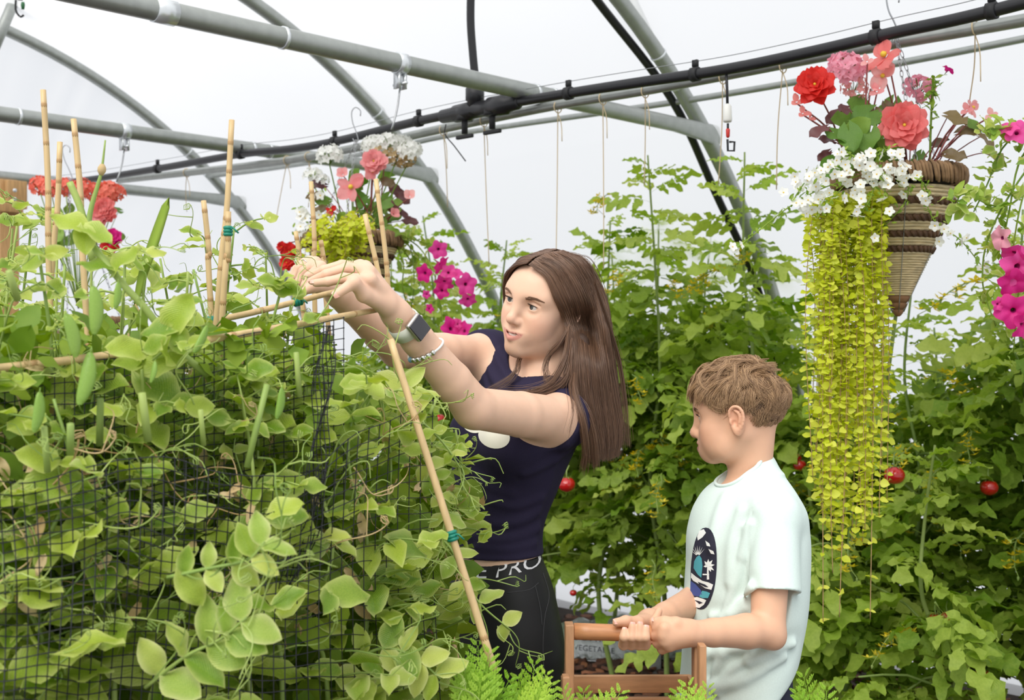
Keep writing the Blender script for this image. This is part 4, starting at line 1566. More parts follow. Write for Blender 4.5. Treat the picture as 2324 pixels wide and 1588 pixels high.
def on_s(px, py, s0):
    """The point of the vertical lengthwise plane at cross position s0 seen at a pixel, no farther than the end wall."""
    u = (px - 1162) / FPX
    return P(px, py, min((s0 + 4.084) / (.72 + .694 * u), 6.207 / (.694 - .72 * u) - .03))


def film_mat(name='polythene', crease=False):
    m, nt, bs = nodes_of(name)
    N, L = nt.nodes, nt.links
    tr = N.new('ShaderNodeBsdfTranslucent'); tr.inputs[0].default_value = (.93, .935, .95, 1)
    tp = N.new('ShaderNodeBsdfTransparent'); tp.inputs[0].default_value = (.95, .95, .955, 1)
    df = N.new('ShaderNodeBsdfDiffuse'); df.inputs[0].default_value = (.8, .8, .8, 1)
    m1 = N.new('ShaderNodeMixShader'); m1.inputs[0].default_value = .40
    L.new(tr.outputs[0], m1.inputs[1]); L.new(tp.outputs[0], m1.inputs[2])
    m2 = N.new('ShaderNodeMixShader'); m2.inputs[0].default_value = .10
    L.new(m1.outputs[0], m2.inputs[1]); L.new(df.outputs[0], m2.inputs[2])
    tc = N.new('ShaderNodeTexCoord'); nz = N.new('ShaderNodeTexNoise'); nz.inputs['Scale'].default_value = 1.2
    L.new(tc.outputs['Object'], nz.inputs['Vector'])
    mr = N.new('ShaderNodeMapRange'); mr.inputs[3].default_value = .30; mr.inputs[4].default_value = .50
    L.new(nz.outputs[0], mr.inputs[0]); L.new(mr.outputs[0], m1.inputs[0])
    if crease:      # wrinkle light and shade painted as radial streaks in the film colour
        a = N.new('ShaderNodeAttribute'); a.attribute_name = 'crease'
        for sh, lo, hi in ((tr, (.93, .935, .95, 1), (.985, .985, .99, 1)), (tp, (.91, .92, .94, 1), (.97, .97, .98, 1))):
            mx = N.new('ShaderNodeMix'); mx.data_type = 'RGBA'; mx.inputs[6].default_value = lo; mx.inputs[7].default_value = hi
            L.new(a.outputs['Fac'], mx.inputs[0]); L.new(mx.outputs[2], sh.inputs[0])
    L.new(m2.outputs[0], N['Material Output'].inputs[0])
    MATS[name] = m


film_mat()
film_mat('polythene_crease_shading', True)
plain('galvanised', srgb(168, 172, 168), .42, metal=.55, noise=.12, nscale=30)
plain('galvanised_bright', srgb(222, 226, 228), .3, metal=.6)
plain('black_plastic', srgb(34, 34, 37), .38, spec=.5)
plain('black_matt', srgb(30, 30, 32), .6)
plain('white_plastic', srgb(238, 238, 232), .4)
plain('red_plastic', srgb(206, 52, 44), .4)
plain('green_plastic', srgb(50, 110, 66), .4)
plain('twine', srgb(226, 204, 164), .85)
plain('steel_wire', srgb(170, 172, 174), .3, metal=.8)
plain('pine', srgb(202, 158, 104), .55, noise=.25, nscale=18, stretch=(7, 7, .7), bump=.1)
plain('soil', srgb(54, 38, 28), .95, noise=.5, nscale=25, bump=.6)
plain('grey_post', srgb(150, 152, 152), .6, noise=.1, nscale=20)


def chip_mat():
    m, nt, bs = nodes_of('bark')
    N, L = nt.nodes, nt.links
    oi = N.new('ShaderNodeObjectInfo'); at = N.new('ShaderNodeAttribute'); at.attribute_name = 'rnd'
    ad = N.new('ShaderNodeMath'); ad.operation = 'ADD'
    L.new(oi.outputs['Random'], ad.inputs[0]); L.new(at.outputs['Fac'], ad.inputs[1])
    fr = N.new('ShaderNodeMath'); fr.operation = 'FRACT'; L.new(ad.outputs[0], fr.inputs[0])
    cr = N.new('ShaderNodeValToRGB'); L.new(fr.outputs[0], cr.inputs[0])
    e = cr.color_ramp.elements
    e[0].color = srgb(58, 38, 30); e[1].color = srgb(170, 112, 78)
    x = cr.color_ramp.elements.new(.55); x.color = srgb(98, 64, 48)
    x = cr.color_ramp.elements.new(.85); x.color = srgb(132, 84, 60)
    L.new(cr.outputs[0], bs.inputs['Base Color']); bs.inputs['Roughness'].default_value = .85
    tc = N.new('ShaderNodeTexCoord'); nz = N.new('ShaderNodeTexNoise'); nz.inputs['Scale'].default_value = 60
    L.new(tc.outputs['Object'], nz.inputs['Vector'])
    bp = N.new('ShaderNodeBump'); bp.inputs['Strength'].default_value = .5; bp.inputs['Distance'].default_value = .004
    L.new(nz.outputs[0], bp.inputs['Height']); L.new(bp.outputs[0], bs.inputs['Normal'])
    MATS['bark'] = m


chip_mat()


def struct(o):
    o['kind'] = 'structure'
    return o


def set_rnd(me, per):
    """per-face random value (one per leaf/piece) for joined masses"""
    at = me.attributes.new('rnd', 'FLOAT', 'FACE')
    at.data.foreach_set('value', np.asarray(per, dtype=np.float32))


def chip_mesh(seed, l, w, t):
    r = random.Random(seed)
    mb = MB(); n = 5
    top, bot = [], []
    for i in range(n + 1):
        x = (i / n - .5) * l
        ww = w * (.35 + .65 * math.sin(PI * (i + .35) / (n + .7))) * r.uniform(.75, 1.2)
        zc = r.uniform(-.15, .25) * t
        top.append([(x, -ww / 2, zc + t * .4), (x + r.uniform(-.1, .1) * l / n, ww / 2, zc + t * r.uniform(.3, .7))])
        bot.append([(x, -ww / 2, zc - t * .5), (x, ww / 2, zc - t * .5)])
    vs = [p for a, b in zip(top, bot) for p in (a[0], a[1], b[1], b[0])]
    fs = []
    for i in range(n):
        for j in range(4):
            fs.append((i * 4 + j, i * 4 + (j + 1) % 4, (i + 1) * 4 + (j + 1) % 4, (i + 1) * 4 + j))
    fs += [(3, 2, 1, 0), (n * 4, n * 4 + 1, n * 4 + 2, n * 4 + 3)]
    mb.add(vs, fs)
    return mb


def build_tunnel():
    # film: curved cover in two stretches, flat end wall with tension creases
    def sheet(name, f0, f1, a0, a1, na, nf, seed):
        r = random.Random(seed); mb = MB(); vs = []
        for i in range(na + 1):
            for j in range(nf + 1):
                a = a0 + (a1 - a0) * i / na; f = math.radians(f0 + (f1 - f0) * j / nf)
                R = TR + .036
                vs.append(TP(a, TS + R * math.cos(f), TZ + R * math.sin(f)))
        mb.add(vs, [(i * (nf + 1) + j, i * (nf + 1) + j + 1, (i + 1) * (nf + 1) + j + 1, (i + 1) * (nf + 1) + j) for i in range(na) for j in range(nf)])
        return struct(mb.build(name, MATS['polythene']))
    sheet('wall_back', -2, 46, -3.4, 3.36, 24, 24, 1)
    sheet('ceiling', 46, 100, -3.4, 3.36, 24, 36, 2)
    mb = MB(); vs = []; na, nr = 150, 26
    for i in range(na + 1):
        f = PI * (i / na) * 1.02 - .02
        for j in range(nr + 1):
            q = j / nr
            rr = (TR + .03) * q
            s_ = TS + rr * math.cos(f); z = max(0.0, TZ + rr * math.sin(f))
            cr = math.sin(i * 1.9) * .5 + math.sin(i * .73 + 2) * .8 + math.sin(i * 3.3 + 1) * .3
            vs.append(TP(3.38 + .016 * cr * (q ** 2) * (1 - q ** 6), s_, z))
    mb.add(vs, [(i * (nr + 1) + j, i * (nr + 1) + j + 1, (i + 1) * (nr + 1) + j + 1, (i + 1) * (nr + 1) + j) for i in range(na) for j in range(nr)])
    me = struct(mb.build('wall_left', MATS['polythene_crease_shading'])).data
    at = me.attributes.new('crease', 'FLOAT', 'POINT')  # painted shading of the tension wrinkles, stored per vertex
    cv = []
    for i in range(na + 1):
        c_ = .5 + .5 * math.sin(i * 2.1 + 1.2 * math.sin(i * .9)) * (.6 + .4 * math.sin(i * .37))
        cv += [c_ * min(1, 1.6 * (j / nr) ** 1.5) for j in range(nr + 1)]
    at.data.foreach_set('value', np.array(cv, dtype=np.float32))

    # hoops
    hl = {0: 'galvanised hoop pipe beside the black hose, behind the tall tomato plants', 1: 'galvanised hoop pipe crossing behind the white and pink flower basket',
          2: 'galvanised end hoop pipe at the wrinkled end wall film', -1: 'galvanised hoop pipe past the right flower basket, nearest the viewer'}
    for k in (0, 1, 2, -1):
        a = k * 1.67
        pts = [TP(a, TS + TR * math.cos(math.radians(f)), TZ + TR * math.sin(math.radians(f))) for f in np.linspace(-1.8, 121, 60)]
        root = empty('tunnel_hoop', pts[0], 0, hl[k], 'pipe', 'steel hoops of the polytunnel')
        mb = MB(); mb.tube(pts, .030, 14); mb.build('hoop_pipe', MATS['galvanised'], root)
        for f in (50.5, 53.5):
            p = TP(a, TS + TR * math.cos(math.radians(f)), TZ + TR * math.sin(math.radians(f)))
            t = Vector(TP(a, -math.sin(math.radians(f)), math.cos(math.radians(f)))) - TP(a, 0, 0)
            mb = MB(); mb.lathe([(.031, -.004), (.033, -.004), (.033, .004), (.031, .004)], p, t, 14); mb.build('joint_band', MATS['galvanised_bright'], root)
    # corner braces alongside two hoops
    for (p0, p1, k, lab) in (((1424, -20), (1502, 142), .03, 'short galvanised brace running alongside the hoop with the black hose'), ((782, 165), (874, 262), 1.70, 'short galvanised brace under the middle crop bar clamp')):
        u = lambda px: (px - 1162) / FPX
        da = lambda px, a: (a + .77 * -.72 * 1 + 4.93 * .694 - 0) / (.694 - .72 * u(px))
        A_, B_ = [P(x, y, (k + (-.5544 + 3.4214)) / (.694 - .72 * u(x))) for x, y in (p0, p1)]
        root = empty('hoop_brace', B_, 0, lab, 'pipe')
        d = (B_ - A_).normalized()
        mb = MB(); mb.tube([A_, B_ - d * .05, B_ - d * .03, B_], [.020, .020, .022, .010], 12); mb.build('brace_pipe', MATS['galvanised'], root)
        mb = MB(); mb.tube([B_ - d * .012 - CD * .0 + Vector((0, 0, .02)), B_ - d * .012 - Vector((0, 0, .03))], .006, 8); mb.build('bolt', MATS['galvanised_bright'], root)
    # crop bars
    bl = ['long galvanised crop bar crossing the top of the picture', 'galvanised crop bar behind the pea canes, ending at the middle hoop', 'thin far crop bar at the end wall, behind the red geraniums']
    for k in range(3):
        a = 1.67 * k - .02
        z = 2.27 if k < 2 else 2.275
        s0, s1 = .03, -4.4
        n = 40
        pts, rs = [], []
        for i in range(n):
            s_ = s0 + (s1 - s0) * i / (n - 1)
            pts.append(TP(a, s_, z))
        root = empty('crop_bar', pts[0], 0, bl[k], 'pipe', 'crop bars across the polytunnel')
        mb = MB()
        # round tube with a flattened, flared end
        nn = 14; vs = []
        for i, p in enumerate([TP(a, s0 + .04, z - .012), TP(a, s0 + .02, z - .01), TP(a, s0 - .10, z - .004), TP(a, s0 - .26, z)] + pts[4:]):
            w, h = [(.008, .040), (.010, .042), (.018, .036), (.029, .029)][i] if i < 4 else (.029, .029)
            for j in range(nn):
                t = 2 * PI * j / nn
                vs.append(p + AX * (w * math.cos(t)) + Vector((0, 0, h * math.sin(t))))
        m = len(vs) // nn
        mb.add(vs, [(i * nn + j, i * nn + (j + 1) % nn, (i + 1) * nn + (j + 1) % nn, (i + 1) * nn + j) for i in range(m - 1) for j in range(nn)] + [tuple(range(nn))])
        mb.build('bar_tube', MATS['galvanised'], root)
        for s_, w in ((-2.42, .030), (-1.62, .018), (-1.02, .006), (-.93, .006), (-2.05, .005)):
            mb = MB(); mb.lathe([(.0295, -w), (.0325, -w), (.0325, w), (.0295, w)], TP(a, s_, z), CD, 16); mb.build('pipe_clamp', MATS['galvanised_bright'], root)
        for s_ in (-1.62,):
            c = TP(a, s_, z - .05)
            mb = MB(); mb.box(c + CD * .012, (.006, .028, .055), Matrix.Rotation(math.radians(46), 3, 'Z')); mb.box(c - CD * .012, (.006, .028, .055), Matrix.Rotation(math.radians(46), 3, 'Z'))
            mb.build('clamp_plate', MATS['galvanised_bright'], root)
            mb = MB(); mb.tube([c + AX * -.03 + Vector((0, 0, -.012)), c + AX * .03 + Vector((0, 0, -.012))], .005, 8); mb.build('bolt', MATS['galvanised_bright'], root)
            mb = MB(); mb.tube(spline([c + Vector((0, 0, -.02)), c + CD * -.012 + Vector((0, 0, -.09)), c + CD * -.034 + Vector((0, 0, -.155))], 6), .0032, 6); mb.build('hanging_pin', MATS['steel_wire'], root)
    # water main on the lengthwise line
    bp = [(2420, -22), (2324, 6), (2180, 42), (2030, 74), (1850, 116), (1650, 157), (1450, 187), (1300, 210), (1160, 234), (1070, 250), (940, 277), (770, 319), (660, 338), (545, 350), (380, 379), (220, 405), (120, 416), (70, 414)]
    main = spline([on_s(x, y, -1.09) for x, y in bp], 90)
    root = empty('water_pipe', main[-1], 0, 'black plastic irrigation pipe slung lengthwise under the crop bars', 'pipe')
    mb = MB(); mb.tube(main, .0165, 12); mb.build('pipe', MATS['black_plastic'], root)
    for x, y in ((2250, 24), (1998, 82), (1570, 170), (1296, 211), (940, 277), (770, 319), (545, 350), (372, 380)):
        c = on_s(x, y, -1.09)
        c = min(main, key=lambda p: (p - c).length)
        mb = MB(); mb.lathe([(.0168, -.012), (.0215, -.012), (.0215, .012), (.0168, .012)], c, AX, 12); mb.box(c + Vector((0, 0, .032)), (.018, .010, .020), Matrix.Rotation(math.radians(136), 3, 'Z')); mb.build('pipe_clip', MATS['black_matt'], root)
    wire = [p + Vector((0, 0, .038)) for p in main]
    o = MB(); o.tube(wire, .0012, 4); tag(o.build('support_wire', MATS['steel_wire']), 'thin steel wire stretched just above the black irrigation pipe', 'wire')
    # valve tee with two handles
    tv = on_s(1080, 250, -1.09); ad = (on_s(1160, 234, -1.09) - on_s(1000, 265, -1.09)).normalized()
    root = empty('valve_tee', tv, 0, 'black irrigation tee with two hanging tap handles under the crop bar', 'valve')
    mb = MB(); mb.lathe([(.020, -.20), (.024, -.20), (.026, -.13), (.031, -.13), (.033, -.06), (.028, -.05), (.028, .04), (.035, .045), (.035, .12), (.027, .13), (.025, .17), (.019, .18)], tv + ad * .03, ad, 16); mb.build('tee_body', MATS['black_plastic'], root)
    mb = MB(); mb.lathe([(.026, -.02), (.026, .03), (.033, .035), (.033, .075), (.024, .08), (.022, .11)], tv - ad * .005, (0, 0, 1), 14); mb.build('riser_socket', MATS['black_plastic'], root)
    for k in (-1, 1):
        c = tv + ad * (.012 + k * .068)
        mb = MB(); mb.tube([c, c - Vector((0, 0, .075))], .011, 8); mb.lathe([(.030, -.010), (.030, .010)], c - Vector((0, 0, .02)), (0, 0, 1), 12)
        h = c - Vector((0, 0, .085)); mb.box(h, (.080, .014, .014), Matrix.Rotation(math.atan2(ad.y, ad.x), 3, 'Z'), bev=.004)
        mb.build('tap_handle', MATS['black_matt'], root)
    hose = spline([tv + Vector((0, 0, .09)), P(1073, 120, 4.27), P(1068, 40, 4.26), P(1071, -60, 4.24), P(1080, -160, 4.2)], 24)
    mb = MB(); mb.tube(hose, .0145, 10); tag(mb.build('riser_hose', MATS['black_plastic']), 'black hose dropping straight down into the irrigation tee', 'hose')
    hp = []
    for f in np.linspace(66, 2, 44):
        wob = .012 * math.sin(f * .35)
        hp.append(TP(.066 + wob, TS + (TR - .012) * math.cos(math.radians(f)), TZ + (TR - .012) * math.sin(math.radians(f))))
    mb = MB(); mb.tube(hp, .0165, 10); tag(mb.build('supply_hose', MATS['black_plastic']), 'black hose fastened along the hoop behind the tall tomatoes', 'hose')
    # two thin lengthwise pipes
    gp = [on_s(x, y, -1.0) for x, y in ((2440, 22), (2324, 46), (1900, 121), (1500, 198), (1250, 241), (1000, 293), (820, 333), (640, 366), (460, 388), (270, 409))]
    gp = spline(gp, 60)
    mb = MB(); mb.tube(gp, .0165, 10); o = mb.build('string_rail', MATS['galvanised']); tag(o, 'thin galvanised rail right below the black pipe, with twines knotted on', 'pipe')
    g2 = spline([on_s(x, y, -.13) for x, y in ((2440, 60), (2324, 88), (1950, 160), (1570, 226), (1160, 285), (1000, 311), (820, 350), (590, 386), (470, 400))], 60)
    mb = MB(); mb.tube(g2, .0125, 10); o = mb.build('side_rail', MATS['galvanised']); tag(o, 'thinner galvanised rail clipped to the hoops above the tomatoes', 'pipe')
    # twines
    tw = [((2213, 62), (2200, 232), 'tied to the rail right of the right flower basket'), ((1777, 150), (1762, 430), 'hanging between the sprinkler and the right flower basket'), ((1640, 176), (1630, 420), 'hanging just left of the white and red sprinkler'),
          ((1464, 208), (1462, 420), 'hanging above the tallest tomato top'), ((1368, 224), (1370, 610), 'hanging left of the tallest tomato top'), ((1266, 243), (1262, 590), 'hanging above the young woman\'s head'),
          ((1098, 275), (1110, 600), 'hanging below the irrigation tee handles'), ((1006, 296), (1016, 470), 'hanging by the dangling cable tie'), ((700, 356), (700, 470), 'hanging left of the white geraniums'), ((652, 364), (626, 500), 'hanging over the pea bed, beside the tall cane'), ((424, 392), (424, 480), 'hanging at the far end of the rail')]
    r = random.Random(2)
    for (x0, y0), (x1, y1), lab in tw:
        a = on_s(x0, y0, -1.0); d = a.y
        b = P(x1, y1, d + .12)
        root = empty('twine', b, 0, 'pale jute twine ' + lab, 'string', 'tomato strings on the rail')
        mb = MB(); mb.tube(spline([a, a.lerp(b, .5) + Vector((r.uniform(-.006, .006), 0, 0)), b], 12), .0017, 5); mb.build('string', MATS['twine'], root)
        ring = [a + CD * .0195 * math.cos(t) + Vector((0, 0, .0195 * math.sin(t))) for t in np.linspace(0, 2 * PI, 14, endpoint=False)]
        mb = MB(); mb.tube(ring, .0019, 5, closed=True); mb.tube(spline([a - Vector((0, 0, .02)), a + Vector((.012, 0, -.06)), a + Vector((.014, 0, -.11 - r.uniform(0, .03)))], 6), .0016, 5); mb.build('knot', MATS['twine'], root)
    # dangling cable tie, sprinklers
    c = on_s(1012, 282, -1.09)
    mb = MB(); mb.tube(spline([c, P(1010, 305, c.y), P(1030, 330, c.y), P(1057, 366, c.y)], 10), .0022, 5); tag(mb.build('cable_tie', MATS['black_matt']), 'long black cable tie tail dangling under the pipe', 'cable tie')
    c = on_s(1650, 157, -1.09); d = c.y; m_ = d / FPX
    root = empty('sprinkler', P(1655, 345, d), 0, 'hanging sprinkler with white weight and red nozzle under the pipe', 'sprinkler', 'hanging sprinklers')
    mb = MB(); mb.tube([P(1648, 160, d), P(1650, 200, d), P(1651, 240, d)], .0042, 8); mb.build('drop_tube', MATS['black_plastic'], root)
    mb = MB(); mb.lathe([(.007, 0), (.0115, -.006), (.0135, -.046), (.0115, -.052), (.004, -.053)], P(1651, 236, d), (0, 0, 1), 14); mb.build('weight', MATS['white_plastic'], root)
    mb = MB(); mb.tube([P(1652, 280, d), P(1652, 295, d)], .0035, 8); mb.build('stem', MATS['black_plastic'], root)
    mb = MB(); mb.lathe([(.0045, 0), (.0062, -.003), (.0055, -.022), (.003, -.026)], P(1652, 292, d), (0, 0, 1), 12); mb.build('nozzle', MATS['red_plastic'], root)
    mb = MB(); mb.tube([P(1651, 316, d), P(1652, 342, d), P(1666, 342, d), P(1667, 322, d), P(1655, 322, d)], .0036, 6); mb.build('spinner', MATS['black_matt'], root)
    d = 5.2
    root = empty('sprinkler', P(50, 35, d), 0, 'hanging sprinkler with green nozzle at the top left hoop', 'sprinkler', 'hanging sprinklers')
    mb = MB(); mb.tube([P(46, -60, d), P(46, 0, d)], .012, 8); mb.build('weight', MATS['black_plastic'], root)
    mb = MB(); mb.lathe([(.007, 0), (.009, -.012), (.006, -.03)], P(52, 5, d), (0, 0, 1), 10); mb.build('nozzle', MATS['green_plastic'], root)
    mb = MB(); mb.tube(spline([P(36, 0, d), P(36, 24, d), P(46, 38, d), P(54, 34, d)], 8), .0045, 6); mb.build('spinner', MATS['black_matt'], root)
    mb = MB(); mb.tube([P(44, -30, 6.1), P(20, 30, 6.0), P(-14, 110, 5.9)], .026, 10); tag(mb.build('end_brace', MATS['galvanised']), 'galvanised brace crossing the top left corner by the end hoop', 'pipe')
    # shiny camera-like lamp bulb clip above the first crop bar
    # wooden door post at the end wall
    root = empty('timber_post', TP(3.26, -1.36, 0), 0, 'wooden post with bolted bracket at the far left end wall', 'post')
    Rz = Matrix.Rotation(math.radians(46), 3, 'Z')
    top = P(25, 412, 6.28).z
    mb = MB(); mb.box(TP(3.28, -1.37, top / 2), (.098, .05, top), Rz, bev=.004); mb.build('post', MATS['pine'], root)
    mb = MB(); mb.box(TP(3.24, -1.40, P(25, 472, 6.2).z), (.16, .06, .05), Rz, bev=.004); mb.build('bracket', MATS['pine'], root)
    mb = MB(); mb.box(TP(3.23, -1.35, P(25, 442, 6.2).z), (.10, .04, .14), Rz, bev=.004); mb.build('bracket_board', MATS['pine'], root)
    for y in (432, 452):
        mb = MB(); mb.lathe([(.010, 0), (.010, .006), (.004, .008)], P(33, y, 6.12), tuple(-AX), 8); mb.build('bolt', MATS['galvanised_bright'], root)

    # ground: soil with bark chips
    mb = MB(); n = 30
    r = random.Random(9)
    vs = [TP(-3.4 + 6.9 * i / n, -5.6 + 6.7 * j / n, r.uniform(-.008, .008)) for i in range(n + 1) for j in range(n + 1)]
    mb.add(vs, [(i * (n + 1) + j, (i + 1) * (n + 1) + j, (i + 1) * (n + 1) + j + 1, i * (n + 1) + j + 1) for i in range(n) for j in range(n)])
    floor = struct(mb.build('floor', MATS['soil']))
    pool = []
    for k in range(8):
        me = chip_mesh(k, r.uniform(.05, .10), r.uniform(.02, .040), r.uniform(.006, .012)).mesh('bark_chip')
        me.materials.append(MATS['bark']); pool.append(me)
    cnt = 0
    spots = []
    for x0, x1, y0, y1, n_ in ((1235, 1600, 1468, 1560, 150), (1780, 2080, 1470, 1600, 90), (2080, 2330, 1500, 1600, 50)):
        for i in range(n_):
            y = r.uniform(y0, y1); d = CAMZ * FPX / (y - 794); spots.append(P(r.uniform(x0, x1), y, d))
    spots = [p for p in spots if (Vector((p.x - BX, p.y - BY, 0))).dot(CD) < .82]
    for p in spots:
        o = bpy.data.objects.new('bark_chip', r.choice(pool)); COL.objects.link(o); o.parent = floor
        o.location = (p.x, p.y, .012 + r.uniform(0, .02)); s_ = r.uniform(.8, 1.45)
        o.scale = (s_, s_ * r.uniform(.8, 1.3), s_); o.rotation_euler = (r.gauss(0, .22), r.gauss(0, .22), r.uniform(0, 6.3))
    mb = MB(); per = []
    for i in range(1500):
        k = r.randrange(8); me = pool[k]
        x, y, _z = TP(r.uniform(-2.2, 1.6), r.uniform(-.9, .8), 0)
        M = Matrix.Translation((x, y, .008 + r.uniform(0, .016))) @ Matrix.Rotation(r.uniform(0, 6.3), 4, 'Z') @ Matrix.Rotation(r.gauss(0, .25), 4, 'X') @ Matrix.Scale(r.uniform(.7, 1.5), 4)
        mb.add([M @ v.co for v in me.vertices], [tuple(f.vertices) for f in me.polygons]); per += [r.random()] * len(me.polygons)
    o = mb.build('bark_mulch', MATS['bark'], floor, smooth=False); set_rnd(o.data, per); o['kind'] = 'stuff'
    # compost sack and stakes on the mulch
    build_sack()
    for x, y0, y1, d, w, lab in ((1485, 1330, 1530, 5.35, 26, 'flat grey stake pushed into the bark behind the basket handle'), ):
        a, b = P(x, y1, d), P(x + 4, y0 - 60, d)
        mb = MB(); mb.box((a + b) / 2 - Vector((0, 0, .02)), (w * d / FPX, .018, (b - a).z + .08), bev=.003); tag(mb.build('garden_stake', MATS['grey_post']), lab, 'stake')


def build_sack():
    root = empty('compost_sack', P(1410, 1478, 5.72), 0, 'crumpled silver and green compost sack lying on the bark', 'sack')
    m, nt, bs = nodes_of('sack_film')
    N, L = nt.nodes, nt.links
    tc = N.new('ShaderNodeTexCoord'); sx = N.new('ShaderNodeSeparateXYZ'); L.new(tc.outputs['Object'], sx.inputs[0])
    nz = N.new('ShaderNodeTexNoise'); nz.inputs['Scale'].default_value = 6; L.new(tc.outputs['Object'], nz.inputs['Vector'])
    ad = N.new('ShaderNodeMath'); ad.operation = 'MULTIPLY_ADD'; ad.inputs[1].default_value = .12; L.new(nz.outputs[0], ad.inputs[0]); L.new(sx.outputs[0], ad.inputs[2])
    cr = N.new('ShaderNodeValToRGB')
    mr = N.new('ShaderNodeMapRange'); mr.inputs[1].default_value = .15; mr.inputs[2].default_value = .95; L.new(ad.outputs[0], mr.inputs[0]); L.new(mr.outputs[0], cr.inputs[0])
    e = cr.color_ramp.elements; e[0].color = srgb(128, 156, 84); e[1].color = srgb(206, 210, 216)
    e[0].position = .16; e[1].position = .26
    L.new(cr.outputs[0], bs.inputs['Base Color']); bs.inputs['Roughness'].default_value = .35; bs.inputs['Specular IOR Level'].default_value = .6
    n2 = N.new('ShaderNodeTexNoise'); n2.inputs['Scale'].default_value = 26; n2.inputs['Detail'].default_value = 5; L.new(tc.outputs['Object'], n2.inputs['Vector'])
    bp = N.new('ShaderNodeBump'); bp.inputs['Strength'].default_value = .8; bp.inputs['Distance'].default_value = .02; L.new(n2.outputs[0], bp.inputs['Height']); L.new(bp.outputs[0], bs.inputs['Normal'])
    MATS['sack_film'] = m
    c = P(1412, 1440, 5.72); cx, cy = c.x, c.y
    nx, ny = 44, 22; mb = MB(); top = []; bot = []
    r = random.Random(4)
    for i in range(nx + 1):
        for j in range(ny + 1):
            u, v = i / nx * 2 - 1, j / ny * 2 - 1
            h = (max(0, 1 - abs(u) ** 3.2) * max(0, 1 - abs(v) ** 2.6)) ** .55
            w = .012 * math.sin(9 * u + 5 * v) + .010 * math.sin(17 * v - 7 * u) + .008 * math.sin(23 * u + 2)
            x = cx + u * .36 + .02 * math.sin(4 * v); y = cy + v * .20 + .02 * math.sin(5 * u)
            top.append((x, y, .02 + h * (.125 + w)))
            bot.append((x, y, .012))
    f = lambda o: [(o + i * (ny + 1) + j, o + (i + 1) * (ny + 1) + j, o + (i + 1) * (ny + 1) + j + 1, o + i * (ny + 1) + j + 1) for i in range(nx) for j in range(ny)]
    k = (nx + 1) * (ny + 1)
    rim = [(i * (ny + 1), (i + 1) * (ny + 1)) for i in range(nx)] + [(i * (ny + 1) + ny, (i + 1) * (ny + 1) + ny) for i in range(nx)] + [(j, j + 1) for j in range(ny)] + [(nx * (ny + 1) + j, nx * (ny + 1) + j + 1) for j in range(ny)]
    mb.add(top + bot, f(0) + [q[::-1] for q in f(k)] + [(a, b, b + k, a + k) for a, b in rim])
    sack = mb.build('sack_body', m, root)
    b = BVHTree.FromPolygons([v.co for v in sack.data.vertices], [p.vertices for p in sack.data.polygons])
    plain('sack_ink', srgb(58, 62, 78), .5)
    for txt, x0, y0, sz, rot in (('POTTING', 1306, 1452, 21, .09), ('VEGETABLE', 1302, 1474, 18, .10), ('Q', 1336, 1414, 19, 0.0)):
        vs, fs = text_polys(txt, 1)
        pts = [on_surface(b, x0 + x * sz + y * sz * .0, y0 - y * sz + x * sz * rot, .002) for x, y in vs]
        mb = MB()
        for q in fs:
            if all(pts[i] is not None for i in q): mb.add([pts[i] for i in q], [tuple(range(len(q)))])
        if mb.f: mb.build('sack_lettering', MATS['sack_ink'], root, smooth=False)
# ---------------------------------------------------------------- leaves and flowers
leafmat('pea_leaf', srgb(116, 152, 42), srgb(178, 196, 76), .34, .40, .45, edge=srgb(206, 214, 128), vein=.25)
leafmat('pea_leaf_pale', srgb(154, 184, 76), srgb(200, 210, 104), .38, .45, .4, edge=srgb(222, 224, 160), vein=.2)
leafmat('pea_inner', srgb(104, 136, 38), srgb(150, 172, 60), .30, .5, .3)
leafmat('pea_stem', srgb(138, 166, 84), srgb(172, 190, 104), .12, .45, .4)
leafmat('pea_pod', srgb(128, 166, 66), srgb(152, 184, 84), .22, .38, .5)
leafmat('dry_leaf', srgb(196, 166, 116), srgb(226, 204, 160), .25, .7, .2)
leafmat('tomato_leaf', srgb(112, 146, 44), srgb(172, 192, 84), .42, .5, .35, vein=.2)
leafmat('tomato_leaf_pale', srgb(152, 182, 66), srgb(196, 210, 106), .44, .5, .35, vein=.2)
leafmat('tomato_stem', srgb(120, 144, 76), srgb(146, 164, 92), .08, .55, .3)
leafmat('lime_leaf', srgb(198, 210, 46), srgb(230, 232, 98), .42, .45, .35)
leafmat('fresh_leaf', srgb(120, 156, 54), srgb(168, 192, 78), .36, .45, .4)
leafmat('round_leaf', srgb(92, 132, 48), srgb(138, 170, 72), .30, .45, .4, vein=.2)
leafmat('bronze_leaf', srgb(84, 62, 48), srgb(128, 110, 66), .2, .4, .45)
leafmat('maroon_leaf', srgb(78, 44, 48), srgb(110, 66, 66), .2, .4, .45)
leafmat('carrot_leaf', srgb(140, 184, 58), srgb(182, 212, 84), .38, .5, .3)
leafmat('white_petal', srgb(240, 240, 236), srgb(248, 248, 244), .3, .5, .3)
leafmat('red_petal', srgb(208, 34, 34), srgb(230, 62, 50), .3, .5, .3)
leafmat('coral_petal', srgb(233, 122, 120), srgb(245, 166, 158), .35, .5, .3)
leafmat('pink_petal', srgb(240, 164, 184), srgb(249, 208, 216), .35, .5, .3)
leafmat('salmon_petal', srgb(238, 154, 156), srgb(246, 190, 186), .35, .5, .3)
leafmat('orange_red_petal', srgb(240, 122, 104), srgb(247, 156, 134), .3, .5, .3)
leafmat('magenta_petal', srgb(220, 34, 136), srgb(238, 92, 170), .3, .5, .3)
leafmat('yellow_petal', srgb(232, 206, 40), srgb(244, 222, 80), .3, .5, .3)
plain('flower_eye', srgb(232, 196, 60), .6)
